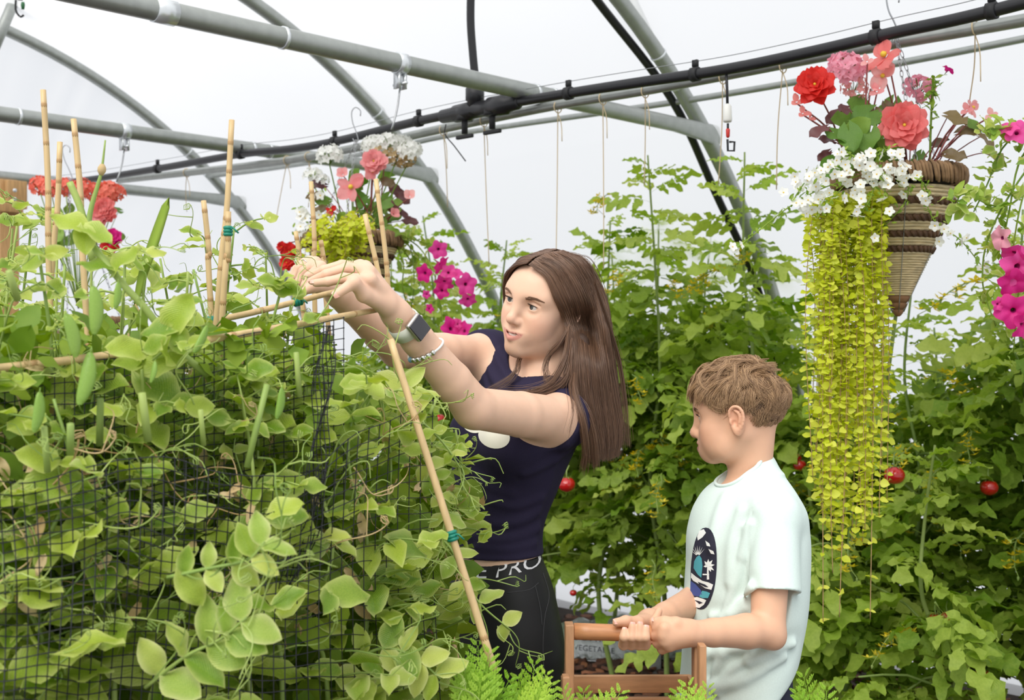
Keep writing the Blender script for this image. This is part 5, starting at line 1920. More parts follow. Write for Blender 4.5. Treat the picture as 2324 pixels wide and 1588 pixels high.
plain('petunia_throat', srgb(150, 20, 92), .6)
plain('tomato_red', srgb(190, 24, 24), .16, spec=.6, noise=.25, nscale=14, coat=.3)
plain('red_stem', srgb(142, 70, 66), .5)
plain('tan_stem', srgb(182, 150, 104), .6)
plain('bamboo', srgb(216, 186, 136), .45, noise=.18, nscale=10, stretch=(9, 9, 1.2))
plain('bamboo_node', srgb(178, 142, 96), .55)
plain('net_black', srgb(26, 28, 36), .5)
plain('straw_weave', srgb(226, 206, 164), .75, noise=.35, nscale=18, stretch=(2, 2, 14), bump=.4)
plain('rope_weave', srgb(110, 80, 58), .8, noise=.4, nscale=60, bump=.5)
plain('rim_weave', srgb(152, 120, 86), .8, noise=.35, nscale=50, bump=.5)
plain('tip_weave', srgb(136, 98, 66), .75, noise=.35, nscale=30, bump=.4)
plain('green_tie', srgb(20, 130, 110), .5)


def leaf_shape(seed, L=1.0, W=.6, tip=.5, fold=.25, curl=.2, wave=.05, nu=7, nv=4, lobes=0, heart=0.0, twist=0.0):
    """A leaf blade along +x with its upper face to +z: midrib fold, curl, wavy margin, optional lobes. -> verts, faces, edge values, uv."""
    r = random.Random(seed); vs, ed, uv = [], [], []
    ph = r.uniform(0, 6.3)
    for i in range(nu + 1):
        u = i / nu
        w = W * .5 * (math.sin(PI * (u * .985 + .012) ** (.62 + .5 * tip)) ** .8)
        if lobes: w *= 1 + .30 * math.cos(lobes * 2 * PI * u + PI) * (.4 + .6 * u)
        for j in range(nv + 1):
            v = j / nv * 2 - 1
            x = u * L - heart * L * abs(v) * (1 - u) ** 3
            y = v * w
            z = fold * abs(v) * w + curl * L * (-(u ** 1.8)) * .6 + wave * L * math.sin(3.2 * u * PI + ph + (v > 0) * 1.3) * abs(v) ** 1.5
            z += twist * v * w * u
            vs.append((x, y, z)); ed.append(max(abs(v), abs(u * 2 - 1) ** 6)); uv.append((u * 4, abs(v) * 1.6, 0))
    fs = [(i * (nv + 1) + j, (i + 1) * (nv + 1) + j, (i + 1) * (nv + 1) + j + 1, i * (nv + 1) + j + 1) for i in range(nu) for j in range(nv)]
    return vs, fs, ed, uv


def leaf_mesh(name, parts, mat):
    """parts: list of (verts, faces, edge, uv, matrix or None)"""
    mb = MB(); ed = []; uv = []
    for vs, fs, e, u, M in parts:
        mb.add([M @ Vector(v) for v in vs] if M is not None else vs, fs); ed += e; uv += u
    me = mb.mesh(name)
    a = me.attributes.new('edge', 'FLOAT', 'POINT'); a.data.foreach_set('value', np.array(ed, dtype=np.float32))
    b = me.attributes.new('leafuv', 'FLOAT_VECTOR', 'POINT'); b.data.foreach_set('vector', np.array(uv, dtype=np.float32).ravel())
    me.polygons.foreach_set('use_smooth', np.ones(len(me.polygons), dtype=bool))
    for m in (mat if isinstance(mat, (list, tuple)) else [mat]): me.materials.append(m)
    return me


def orient(pos, d, n, s):
    """Matrix that puts a leaf (x along, z up) at pos, pointing along d, upper face towards n."""
    d = Vector(d).normalized(); n = Vector(n); n = n - d * n.dot(d)
    if n.length < 1e-4: n = d.orthogonal()
    n.normalize(); y = n.cross(d)
    R = Matrix((d, y, n)).transposed().to_4x4()
    return Matrix.Translation(pos) @ R @ Matrix.Scale(s, 4)


def put(name, me, M, parent):
    o = bpy.data.objects.new(name, me); COL.objects.link(o)
    o.parent = parent
    o.matrix_parent_inverse = wmat(parent).inverted()
    o.matrix_basis = M
    return o


_cache = {}


def arrays(me):
    if me.name not in _cache:
        v = np.empty(len(me.vertices) * 3, dtype=np.float64); me.vertices.foreach_get('co', v)
        _cache[me.name] = (v.reshape(-1, 3), [tuple(p.vertices) for p in me.polygons], [p.material_index for p in me.polygons])
    return _cache[me.name]


def merged(name, items, mats, parent=None, rnd=True):
    """One mesh out of many placed copies: items are (mesh, matrix)."""
    V, F, MI, PR = [], [], [], []; o = 0
    r = random.Random(len(items))
    for me, M in items:
        v, fs, mi = arrays(me)
        A = np.array(M)
        V.append(v @ A[:3, :3].T + A[:3, 3])
        F.extend([tuple(i + o for i in f) for f in fs]); MI.extend(mi)
        PR.extend([r.random()] * len(fs)); o += len(v)
    V = np.concatenate(V)
    me = bpy.data.meshes.new(name)
    nl = [len(f) for f in F]
    me.vertices.add(len(V)); me.vertices.foreach_set('co', V.astype(np.float32).ravel())
    flat = np.fromiter((i for f in F for i in f), dtype=np.int32)
    me.loops.add(len(flat)); me.loops.foreach_set('vertex_index', flat)
    me.polygons.add(len(F)); me.polygons.foreach_set('loop_start', np.concatenate([[0], np.cumsum(nl)[:-1]]).astype(np.int32))
    me.polygons.foreach_set('material_index', np.array(MI, dtype=np.int32))
    me.polygons.foreach_set('use_smooth', np.ones(len(F), dtype=bool))
    me.update(calc_edges=True)
    if rnd: set_rnd(me, PR)
    ob = link(name, me, parent)
    for m in mats: me.materials.append(m)
    return ob


def rvec(r, s=1.0): return Vector((r.gauss(0, s), r.gauss(0, s), r.gauss(0, s)))


def stalk(mb, a, b, r0, r1, sag=.0, n=5, sides=5):
    a, b = Vector(a), Vector(b); m = a.lerp(b, .5) + Vector((0, 0, -sag))
    mb.tube(spline([a, m, b], n), list(np.linspace(r0, r1, n)), sides)


# pools of shared meshes
PEA = [leaf_mesh('leaf', [leaf_shape(k, 1, w, t, f, c, wv, heart=h) + (None,)], MATS['pea_leaf']) for k, (w, t, f, c, wv, h) in enumerate(
    [(.62, .45, .30, .22, .05, 0), (.70, .40, .15, .05, .07, 0), (.58, .55, .45, .35, .04, 0), (.78, .35, .20, .30, .09, .25), (.66, .5, .05, -.15, .06, 0), (.84, .3, .28, .12, .10, .3)])]
PEA_PALE = [leaf_mesh('leaf', [leaf_shape(k + 40, 1, w, .45, f, c, .06) + (None,)], MATS['pea_leaf_pale']) for k, (w, f, c) in enumerate([(.62, .3, .2), (.7, .12, .05), (.56, .5, .35)])]
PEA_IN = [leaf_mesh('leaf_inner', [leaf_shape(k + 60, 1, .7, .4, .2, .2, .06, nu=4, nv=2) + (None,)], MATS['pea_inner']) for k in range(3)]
DRY = [leaf_mesh('withered_leaf', [leaf_shape(k + 70, 1, .4, .5, .9, .6, .16, nu=6, nv=2, twist=1.4) + (None,)], MATS['dry_leaf']) for k in range(3)]


def tendril_mesh(seed, mat):
    r = random.Random(seed); mb = MB()
    L = r.uniform(.05, .09); turns = r.uniform(1.2, 3.0); R = r.uniform(.004, .008)
    pts = []
    for i in range(26):
        t = i / 25
        if t < .55: pts.append(Vector((t / .55 * L, .012 * math.sin(t * 7 + seed), .010 * math.sin(t * 5))))
        else:
            a = (t - .55) / .45 * turns * 2 * PI
            pts.append(Vector((L + R * math.sin(a) * (1.3 - t), .012 * math.sin(.55 * 7 + seed) + R * (1 - math.cos(a)) * (1.2 - .4 * t), .010 * math.sin(.55 * 5) + (t - .55) * .018)))
    mb.tube(pts, list(np.linspace(.0010, .0005, 26)), 4, cap=False)
    br = pts[9]
    mb.tube(spline([br, br + Vector((.02, .02, .006)), br + Vector((.032, .038, -.004)), br + Vector((.028, .05, .004))], 9), list(np.linspace(.0009, .0004, 9)), 4, cap=False)
    me = mb.mesh('tendril'); me.materials.append(mat)
    return me


TEND = [tendril_mesh(k, MATS['pea_stem']) for k in range(5)]
TEND_DRY = [tendril_mesh(k + 20, MATS['dry_leaf']) for k in range(2)]


def pod_mesh(seed):
    r = random.Random(seed); mb = MB(); n = 14; vs = []; k = 10
    for i in range(n + 1):
        u = i / n
        w = math.sin(PI * min(1, max(0, u * .96 + .02))) ** .42
        h = .150 * w; t = .085 * w * (1 + .16 * math.cos(u * 7 * 2 * PI))
        for j in range(k):
            a = 2 * PI * j / k
            vs.append((u, math.cos(a) * h + .05 * math.sin(PI * u), math.sin(a) * t))
    mb.add(vs, [(i * k + j, i * k + (j + 1) % k, (i + 1) * k + (j + 1) % k, (i + 1) * k + j) for i in range(n) for j in range(k)])
    mb.tube([(-.12, .0, 0), (-.03, .0, 0), (.02, 0, 0)], [.012, .012, .03], 6)
    for q in range(4):
        mb.add([(0, 0, 0), (.10, .05 * math.cos(q * 1.57 + .4) + .02, .08 * math.sin(q * 1.57 + .4)), (.02, .05 * math.cos(q * 1.57 + 1.2), .05 * math.sin(q * 1.57 + 1.2))], [(0, 1, 2)])
    mb.tube([(1.0, 0, 0), (1.04, .015, 0)], [.012, .004], 5)
    me = mb.mesh('pea_pod'); me.materials.append(MATS['pea_pod'])
    me.polygons.foreach_set('use_smooth', np.ones(len(me.polygons), dtype=bool))
    return me


PODS = [pod_mesh(k) for k in range(2)]


def tomato_leaf(seed, mat, size=.22, droop=.25):
    r = random.Random(seed); parts = []; mb = MB()
    rach = []
    for i in range(9):
        u = i / 8
        rach.append(Vector((u * size * .78, .012 * math.sin(u * 3 + seed), -droop * size * u ** 2)))
    def lf(pos, ang, s, sd):
        d = Vector((math.cos(ang), math.sin(ang), -.25 + r.uniform(-.2, .1)))
        n = Vector((r.uniform(-.25, .25), r.uniform(-.3, .3), 1))
        sh = leaf_shape(sd, 1, r.uniform(.56, .70), .45, .22, r.uniform(.2, .45), .10, nu=8, nv=2, lobes=3, heart=.15)
        parts.append(sh + (orient(pos, d, n, s),))
    lf(rach[8], 0, size * .42, seed * 9)
    for k, (i, s) in enumerate(((6, .34), (4, .36), (2, .28))):
        for q in (-1, 1):
            a = rach[i] + Vector((r.uniform(-.01, .01), 0, 0))
            ang = q * r.uniform(.85, 1.25)
            b = a + Vector((math.cos(ang), math.sin(ang), -.1)) * size * .07
            mb.tube([a, b], .0012, 3, cap=False)
            lf(b, ang, size * s * r.uniform(.85, 1.1), seed * 9 + k * 2 + q)
    for i in (3, 5):
        for q in (-1, 1):
            lf(rach[i], q * 1.3, size * .11, seed * 9 + 30 + i)
    mb.tube(rach, list(np.linspace(.0024, .0012, 9)), 4, cap=False)
    parts.append((mb.v, mb.f, [0] * len(mb.v), [(0, 0, 0)] * len(mb.v), None))
    return leaf_mesh('tomato_leaf', parts, mat)


TOM = [tomato_leaf(k + 1, MATS['tomato_leaf'], 1.0, (.15, .35, .5, .25, .6)[k]) for k in range(5)]
TOM_P = [tomato_leaf(k + 11, MATS['tomato_leaf_pale'], 1.0, (.1, .3, .45)[k]) for k in range(3)]


def petals(n, L, W, up, mat_i=0, seed=0, notch=0.0, ruf=0.0, base=.08, z0=0.0, rot=0.0, nu=4, nv=2):
    """n petals round the z axis: each rises at angle up (radians) and curls out."""
    r = random.Random(seed); V, F = [], []
    for k in range(n):
        a = 2 * PI * k / n + rot + r.uniform(-.08, .08)
        up_k = up + r.uniform(-.12, .12); o = len(V)
        for i in range(nu + 1):
            u = i / nu
            w = W * .5 * math.sin(PI * (.14 + .80 * u)) ** .75
            rr = base * L + u * L * math.cos(up_k * (1 - .35 * u)); z = z0 + u * L * math.sin(up_k * (1 - .35 * u))
            for j in range(nv + 1):
                v = j / nv * 2 - 1
                x = rr - notch * L * (1 - abs(v)) * (u == 1); y = v * w
                zz = z + ruf * L * math.sin(v * 4 + k * 2 + u * 3) * u + .12 * w * v * v
                V.append((x * math.cos(a) - y * math.sin(a), x * math.sin(a) + y * math.cos(a), zz))
        F += [(o + i * (nv + 1) + j, o + (i + 1) * (nv + 1) + j, o + (i + 1) * (nv + 1) + j + 1, o + i * (nv + 1) + j + 1) for i in range(nu) for j in range(nv)]
    return V, F


def flower(name, layers, mats, eye=None, cup=None):
    """layers of petals() plus an eye (radius, height) and a calyx cup"""
    mb = MB()
    for lay in layers: mb.add(*lay)
    if eye:
        mb.lathe([(eye[0] * .6, eye[1] * .2), (eye[0], eye[1] * .6), (eye[0] * .5, eye[1])], (0, 0, 0), (0, 0, 1), 7, mi=1)
    if cup:
        mb.lathe([(cup * .3, -cup * 1.4), (cup, -cup * .4), (cup * .8, 0)], (0, 0, 0), (0, 0, 1), 6, mi=len(mats) - 1)
    me = mb.mesh(name)
    for m in mats: me.materials.append(m)
    me.polygons.foreach_set('use_smooth', np.ones(len(me.polygons), dtype=bool))
    return me


def petunia_mesh(seed, mat):
    r = random.Random(seed); mb = MB(); n = 30
    prof = [(.05, -.75), (.09, -.45), (.16, -.15), (.30, .0), (.62, .10), (1.0, .06)]
    vs = []
    for i, (rr, z) in enumerate(prof):
        for j in range(n):
            a = 2 * PI * j / n
            lob = 1 + (.16 * math.cos(5 * a) - .05) * (i / 5) ** 2
            wv = .09 * math.sin(5 * a + seed) * (i / 5) ** 2 + .05 * math.sin(11 * a) * (i == 5)
            vs.append((rr * lob * math.cos(a), rr * lob * math.sin(a), z + wv - .10 * math.cos(5 * a) * (i == 5)))
    fs = [(i * n + j, i * n + (j + 1) % n, (i + 1) * n + (j + 1) % n, (i + 1) * n + j) for i in range(5) for j in range(n)]
    mb.add(vs, fs); mb.m = [1 if k < 2 * n else 0 for k in range(len(fs))]
    mb.lathe([(.03, -1.0), (.07, -.8), (.08, -.62)], (0, 0, 0), (0, 0, 1), 6, mi=2)
    me = mb.mesh('petunia_flower')
    for m in (mat, MATS['petunia_throat'], MATS['fresh_leaf']): me.materials.append(m)
    me.polygons.foreach_set('use_smooth', np.ones(len(me.polygons), dtype=bool))
    return me


def umbel(seed, mat, n=26, cup='fresh_leaf'):
    """geranium head: florets over a dome, pedicels gathered below (unit radius)"""
    r = random.Random(seed); mb = MB()
    for k in range(n):
        z = 1 - 1.35 * (k + .5) / n; ph = k * 2.39996
        s = math.sqrt(max(0, 1 - z * z))
        d = Vector((s * math.cos(ph), s * math.sin(ph), z * .75 + .1)); d = d + rvec(r, .06)
        V, F = petals(5, .34, .30, .45, seed=seed * 50 + k, ruf=.10, nu=2)
        M = orient(d * .85, d.orthogonal(), d, 1.0)
        mb.add([M @ Vector(v) for v in V], F)
        mb.tube([(0, 0, -.55), d * .42, d * .83], .022, 3, cap=False, mi=1)
    me = mb.mesh('flower_head')
    for m in (mat, MATS[cup]): me.materials.append(m)
    me.polygons.foreach_set('use_smooth', np.ones(len(me.polygons), dtype=bool))
    return me


def double_begonia(seed, mat):
    lay = [petals(7, 1.0, .85, .12, seed=seed, ruf=.10, rot=.2), petals(7, .92, .8, .45, seed=seed + 1, ruf=.12, rot=.6, z0=.05), petals(6, .80, .7, .80, seed=seed + 2, ruf=.14, z0=.10), petals(6, .62, .55, 1.05, seed=seed + 3, ruf=.16, rot=.5, z0=.16), petals(5, .42, .4, 1.25, seed=seed + 4, ruf=.18, z0=.2)]
    return flower('begonia_flower', lay, [mat, MATS['flower_eye']], eye=(.10, .35))


def single_begonia(seed, mat):
    return flower('begonia_flower', [petals(2, 1.0, .95, .18, seed=seed, ruf=.06, nu=5, nv=4), petals(3, .9, .62, .30, seed=seed + 1, rot=.9, ruf=.06, nu=5, nv=4)], [mat, MATS['flower_eye']], eye=(.17, .30))


SMALL_WHITE = [flower('small_flower', [petals(5, 1.0, .92, .25 + .12 * k, seed=k, ruf=.05, nu=3)], [MATS['white_petal'], MATS['flower_eye'], MATS['fresh_leaf']], eye=(.16, .18), cup=.16) for k in range(3)]
ROUND = [leaf_mesh('round_leaf', [leaf_shape(k + 90, 1, 1.05, .25, .15, .12, .09, nu=7, nv=6, heart=.5) + (None,)], MATS['round_leaf']) for k in range(3)]
BEG = [leaf_mesh('begonia_leaf', [leaf_shape(k + 95, 1, .72, .6, .2, .25, .09, nu=8, nv=4, lobes=2, heart=.35) + (None,)], MATS[m]) for k, m in enumerate(('bronze_leaf', 'maroon_leaf', 'round_leaf'))]
SLIM = [leaf_mesh('leaf', [leaf_shape(k + 100, 1, .42, .5, .25, .2, .05, nu=5, nv=2) + (None,)], MATS['fresh_leaf']) for k in range(2)]
COIN = [leaf_mesh('coin_leaf', [leaf_shape(k + 110, 1, .95, .25, .25, .15, .04, nu=4, nv=2) + (None,)], MATS['lime_leaf']) for k in range(3)]


def carrot_frond(seed):
    """feathery twice-divided leaf, unit length"""
    r = random.Random(seed); parts = []; mb = MB()
    rach = [Vector((u, .03 * math.sin(3 * u + seed), -.18 * u * u)) for u in np.linspace(0, 1, 9)]
    mb.tube(rach, list(np.linspace(.012, .005, 9)), 4, cap=False)
    for i in range(2, 9):
        for q in (-1, 1):
            L = .36 * (1 - .62 * (i - 2) / 6)
            b = rach[i]; dirv = Vector((.75, q * .66, -.08)).normalized()
            e = b + dirv * L
            mb.tube([b, e], [.005, .003], 3, cap=False)
            for k in range(4):
                for q2 in (-1, 1):
                    c = b.lerp(e, .3 + .22 * k)
                    d = (dirv + Vector((-q2 * q * .5 * dirv.y, q2 * .8 * dirv.x, r.uniform(-.15, .15)))).normalized()
                    sh = leaf_shape(seed + k, 1, .42, .5, .1, .15, .03, nu=4, nv=2, lobes=2)
                    parts.append(sh + (orient(c, d, (0, 0, 1), L * (.42 - .05 * k)),))
            parts.append(leaf_shape(seed, 1, .4, .5, .1, .1, .03, nu=4, nv=2, lobes=2) + (orient(e, dirv, (0, 0, 1), L * .3),))
    parts.append((mb.v, mb.f, [0] * len(mb.v), [(0, 0, 0)] * len(mb.v), None))
    return leaf_mesh('carrot_frond', parts, MATS['carrot_leaf'])


FROND = [carrot_frond(k) for k in range(3)]


# ================================================================ the pea bed
def face_depth(px):
    return float(np.interp(px, [-200, 0, 740, 900, 1060], [1.34, 1.40, 1.66, 1.90, 2.20]))


def build_peas():
    r = random.Random(31)
    toc = lambda p: (Vector((0, 0, CAMZ)) - p).normalized()
    made = 0

    def node(root, sb, p, tan, size, pool, lively=1.0, top=False):
        """one node of a pea stem: a pair of stipules, a petiole with leaflets, a tendril"""
        nonlocal made
        c = toc(p)
        az = r.uniform(0, 2 * PI)
        out = Vector((math.cos(az), math.sin(az), r.uniform(-.1, .5)))
        if out.dot(c) < -.2: out = out - c * 2 * out.dot(c)
        out.normalize()
        for q in (-1, 1):                       # stipules
            if r.random() < .25: continue
            side = tan.cross(out).normalized() * q
            d = (out * .5 + side * .8 + Vector((0, 0, r.uniform(-.6, .1)))).normalized()
            n = (c * r.uniform(.3, 1.1) + Vector((0, 0, .8)) + rvec(r, .35)).normalized()
            put('leaf', r.choice(pool), orient(p, d, n, size * r.uniform(.75, 1.25)), root); made += 1
        ln = size * r.uniform(.9, 1.6)
        e = p + out * ln
        mid = p + out * ln * .5 + Vector((0, 0, .006))
        sb.tube(spline([p, mid, e], 5), [.0018, .0016, .0015, .0013, .0011], 4, cap=False)
        side = out.cross(Vector((0, 0, 1))).normalized()
        for t_, sc in ((.45, .95), (.98, .78)):
            for q in (-1, 1):
                if r.random() < .22: continue
                b = p.lerp(e, t_)
                d = (out * .55 + side * q * .9 + Vector((0, 0, r.uniform(-.35, .25)))).normalized()
                n = (c * r.uniform(.2, 1.2) + Vector((0, 0, .9)) + rvec(r, .4)).normalized()
                put('leaf', r.choice(pool), orient(b, d, n, size * sc * r.uniform(.7, 1.1)), root); made += 1
        if r.random() < .8:
            put('tendril', r.choice(TEND), orient(e, (out + rvec(r, .4) + Vector((0, 0, .35))), rvec(r), r.uniform(.7, 1.2)), root)

    specs = []
    # (base px, foot y, top px, top y, depth offset, leaf size m, first visible y, pale)
    for i in range(13):                     # the face of the bed
        px = -60 + 86 * i + r.uniform(-18, 18)
        topy = np.interp(px, [-60, 100, 300, 500, 700, 850, 1000], [880, 870, 850, 840, 840, 850, 950]) + r.uniform(-30, 40)
        specs.append((px, px + r.uniform(-60, 60), topy, r.uniform(.0, .07), .042, 'front'))
    for i in range(11):                     # the second line
        px = -40 + 92 * i + r.uniform(-20, 20)
        topy = np.interp(px, [-60, 100, 300, 420, 560, 700, 850, 1000], [540, 550, 580, 580, 550, 660, 870, 980]) + r.uniform(-30, 30)
        specs.append((px, px + r.uniform(-80, 80), topy, r.uniform(.16, .28), .041, 'middle'))
    for i in range(12):                      # the back line, seen above the canes
        px = 0 + 56 * i + r.uniform(-16, 16)
        topy = np.interp(px, [0, 60, 130, 220, 330, 450, 520, 640], [500, 505, 515, 560, 590, 560, 470, 560]) + r.uniform(-12, 22)
        specs.append((px, px + r.uniform(-40, 40), topy, r.uniform(.42, .70), .040, 'back'))
    names = ['at the left edge', 'second from the left edge', 'left of the big net waves', 'behind the net waves', 'below the long cane', 'in front of the long cane', 'at the middle of the net', 'by the dry tendrils', 'near the net corner', 'at the net corner', 'right of the net corner', 'beside the slanting cane', 'by the young woman\'s leggings']
    nm2 = ['far left', 'left', 'under the bent stem', 'behind the pods', 'behind the bent stem', 'at the blade leaf', 'at the tied canes', 'below the hands', 'below the watch', 'behind the slanting cane', 'at the young woman\'s waist']
    nm3 = ['by the wooden post', 'right of the wooden post', 'left under the red geraniums', 'under the red geraniums', 'by the stalk tips', 'right of the stalk tips', 'behind the blade leaf', 'left of the lone cane', 'around the lone cane', 'right of the lone cane', 'left of the young woman\'s hands', 'beside the young woman\'s hands']
    cnt = {'front': 0, 'middle': 0, 'back': 0}
    for px, tx, ty, dd, size, row in specs:
        k = cnt[row]; cnt[row] += 1
        lab = {'front': 'leafy pea plant on the near face of the bed, ', 'middle': 'pea plant in the second line of the bed, ', 'back': 'pale pea shoot at the back of the bed, '}[row] + {'front': names, 'middle': nm2, 'back': nm3}[row][k]
        d = face_depth(px) + dd
        foot = P(px, 1588 + 600, d); foot.z = 0.0
        root = empty('pea_plant', foot, 0, lab, 'pea plant', 'pea plants in the netted bed')
        top = P(tx, ty, d + r.uniform(-.02, .06))
        lo = P(px + r.uniform(-20, 20), 1640, d)
        ctrl = [foot, lo]
        for q in (.25, .5, .75):
            ctrl.append(lo.lerp(top, q) + Vector((r.gauss(0, .022), r.gauss(0, .022), 0)))
        ctrl.append(top)
        ax = spline(ctrl, 70)
        sb = MB(); sb.tube(ax[::2], list(np.linspace(.0042, .0020, 35)), 6)
        acc = 0; last = ax[0]
        for i in range(1, 70):
            acc += (ax[i] - last).length; last = ax[i]
            step = .050 if row == 'front' else .056 if row == 'middle' else .062
            if acc > step:
                acc = 0
                py = 794 - (ax[i].z - CAMZ) * FPX / ax[i].y
                if py > 1680: continue
                if row == 'back' and py > 760: continue
                hi = py < 720
                sz = size * (1.6 if py > 1150 else 1.15 if py > 800 else .95) * r.uniform(.85, 1.2)
                pool = PEA_PALE if (hi and r.random() < .55) or r.random() < .08 else PEA
                node(root, sb, ax[i] + rvec(r, .006), (ax[i] - ax[i - 1]).normalized(), sz, pool)
        for q in range(4):
            i0 = r.randint(26, 62); p0 = ax[i0]; c_ = toc(p0)
            e_ = p0 + Vector((r.uniform(-.11, .11), 0, r.uniform(-.02, .10))) + c_ * r.uniform(.0, .05)
            sb.tube(spline([p0, p0.lerp(e_, .5) + Vector((0, 0, r.uniform(.0, .03))) + c_ * .015, e_, e_ + Vector((r.uniform(-.02, .02), 0, r.uniform(-.03, .01)))], 10), list(np.linspace(.0017, .0008, 10)), 4, cap=False)
        sb.build('stem', MATS['pea_stem'], root)
        if row == 'front':
            for x0, y0, x1, y1, ro in ((228, 905, 226, 1010, .0044), (322, 892, 336, 1000, .0050), (100, 968, 108, 1070, .0040), (160, 962, 160, 1030, .0046), (606, 872, 560, 1060, .0042), (455, 930, 462, 1010, .0034), (672, 800, 680, 900, .0036), (20, 615, 40, 680, .0042), (990, 905, 975, 940, .0030)):
                if abs(x0 - px) <= 43:
                    a_, b_ = P(x1, y1, face_depth(x1) - .03), P(x0, y0, face_depth(x0) - .045)
                    mb = MB(); mb.tube([a_, a_.lerp(b_, .5), b_], [ro, ro, ro * .95], 8); mb.build('cut_stem', MATS['pea_stem'], root)
        if row != 'back':
            for q in range(6):
                p = ax[r.randint(25, 60)] + rvec(r, .02) + toc(ax[40]) * .03
                put('withered_leaf', r.choice(DRY), orient(p, rvec(r) + Vector((0, 0, -1.2)), toc(p), r.uniform(.018, .036)), root)
            for q in range(3):
                p = ax[r.randint(30, 62)] + toc(ax[40]) * .04
                put('tendril', r.choice(TEND_DRY), orient(p, rvec(r), toc(p), r.uniform(.7, 1.2)), root)
        # pods
        if row == 'front':
            pods = {2: [((150, 712), (172, 810), .052), ((212, 650), (214, 758), .056), ((268, 640), (262, 700), .03)], 3: [((352, 820), (342, 868), .036)], 1: [((205, 800), (180, 918), .055)], 0: [((90, 890), (78, 980), .05)], 6: [((640, 880), (628, 950), .04), ((470, 740), (440, 800), .03)], 9: [((905, 1290), (870, 1340), .034)]}
            for (x0, y0), (x1, y1), ln in pods.get(k, []):
                a = P(x0, y0, face_depth(x0) - .05); b = P(x1, y1, face_depth(x1) - .05)
                put('pea_pod', r.choice(PODS), orient(a, b - a, toc(a) + rvec(r, .3), (b - a).length), root)
    # long loose leaf sprays in front of the young woman and over her waist
    for lab, path, s in (('pea spray curling over the dark t-shirt with bare tendrils', [(870, 900, 1.98), (960, 960, 1.99), (1010, 1010, 2.0), (1045, 1062, 2.0)], .022),
                         ('large yellow-edged pea spray hanging over the waistband', [(970, 1200, 2.0), (1020, 1240, 2.0), (1055, 1310, 1.98), (1090, 1370, 1.98), (1160, 1430, 1.98)], .040),
                         ('pea spray with round leaves beside the green cane tie', [(960, 1040, 2.0), (985, 1080, 2.0), (1010, 1150, 2.0), (1000, 1230, 2.0)], .036),
                         ('broad leaf spray on the slanting cane below the watch', [(905, 1030, 1.97), (918, 940, 1.96), (912, 870, 1.95)], .046),
                         ('pea spray with four clear leaflets in front of the net', [(380, 1310, 1.40), (470, 1290, 1.38), (560, 1270, 1.37), (600, 1230, 1.36)], .036),
                         ('big leafed pea spray low down in front of the net', [(330, 1560, 1.42), (420, 1490, 1.40), (500, 1450, 1.39), (560, 1400, 1.38)], .050),
                         ('low pea spray with grey-green leaflets near the carrot tops', [(800, 1500, 1.75), (870, 1470, 1.74), (940, 1490, 1.74), (1000, 1540, 1.74)], .048)):
        root = empty('pea_spray', P(*path[0]), 0, lab, 'pea plant', 'loose pea sprays')
        sp = spline([P(*a) for a in path], 16)
        sb = MB(); sb.tube(sp, list(np.linspace(.0026, .0014, 16)), 5)
        for i in range(2, 16, 3 if s > .03 else 5):
            p = sp[i]; c = toc(p); tan = (sp[min(i + 1, 15)] - sp[i - 1]).normalized()
            side = tan.cross(c).normalized()
            for q in (-1, 1):
                d = (side * q + tan * .5 + rvec(r, .2)).normalized()
                put('leaf', r.choice(PEA_PALE if r.random() < .6 else PEA), orient(p, d, c * 1.0 + Vector((0, 0, .5)) + rvec(r, .3), s * r.uniform(.8, 1.2)), root)
            if r.random() < .8: put('tendril', r.choice(TEND), orient(p, tan + rvec(r, .5), rvec(r), 1.0), root)
        sb.build('stem', MATS['pea_stem'], root)
        put('tendril', r.choice(TEND), orient(sp[-1], sp[-1] - sp[-2], rvec(r), 1.2), root)
        put('tendril', r.choice(TEND), orient(sp[-2], sp[-1] - sp[-2] + rvec(r, .3), rvec(r), 1.0), root)
    # bent thick stem with two large leaves, stalk tips and the blade leaf
    root = empty('broad_stem', P(400, 800, 1.55), 0, 'thick bent green stem with big lobed leaves rising over the canes', 'plant')
    sp = spline([P(470, 850, 1.62), P(400, 790, 1.58), P(330, 700, 1.56), P(275, 640, 1.55), P(190, 530, 1.56), P(170, 505, 1.57)], 20)
    sb = MB(); sb.tube(sp, list(np.linspace(.0052, .0040, 20)), 8); sb.build('stem', MATS['pea_stem'], root)
    for (x, y, dx, dy, s, n) in ((190, 520, -70, -30, .044, .6), (195, 518, 60, 30, .040, .5), (190, 520, 10, 60, .034, .9), (255, 610, -60, -10, .044, .4), (260, 612, 50, -40, .044, .5), (390, 740, 40, -60, .050, .9), (392, 745, -50, 10, .040, .8), (395, 750, 20, 40, .036, .9)):
        p = P(x, y, 1.545)
        put('leaf', PEA[3 if s > .05 else 5], orient(p, Vector((dx, -12, -dy)), toc(p) * n + Vector((0, 0, .7)), s), root)
    for lab, pts, r0, r1 in (('thin stalk with a swollen node, taller of the two seed stalks', [(196, 560), (205, 480), (222, 420), (231, 385), (239, 318)], .0048, .0012), ('blunt pale stalk, shorter of the two seed stalks', [(210, 590), (190, 500), (178, 460), (158, 414)], .0052, .0050)):
        root = empty('seed_stalk', P(*pts[0], 1.75), 0, lab, 'stalk')
        sp = spline([P(x, y, 1.75) for x, y in pts], 14)
        mb = MB(); mb.tube(sp, list(np.linspace(r0, r1, 14)), 8); mb.build('stalk', MATS['pea_stem'], root)
        if r1 < .002:
            mb = MB(); c = P(231, 385, 1.75); mb.lathe([(.003, -.008), (.0062, -.002), (.006, .003), (.003, .008)], c, (.1, 0, 1), 8); mb.build('node', MATS['dry_leaf'], root)
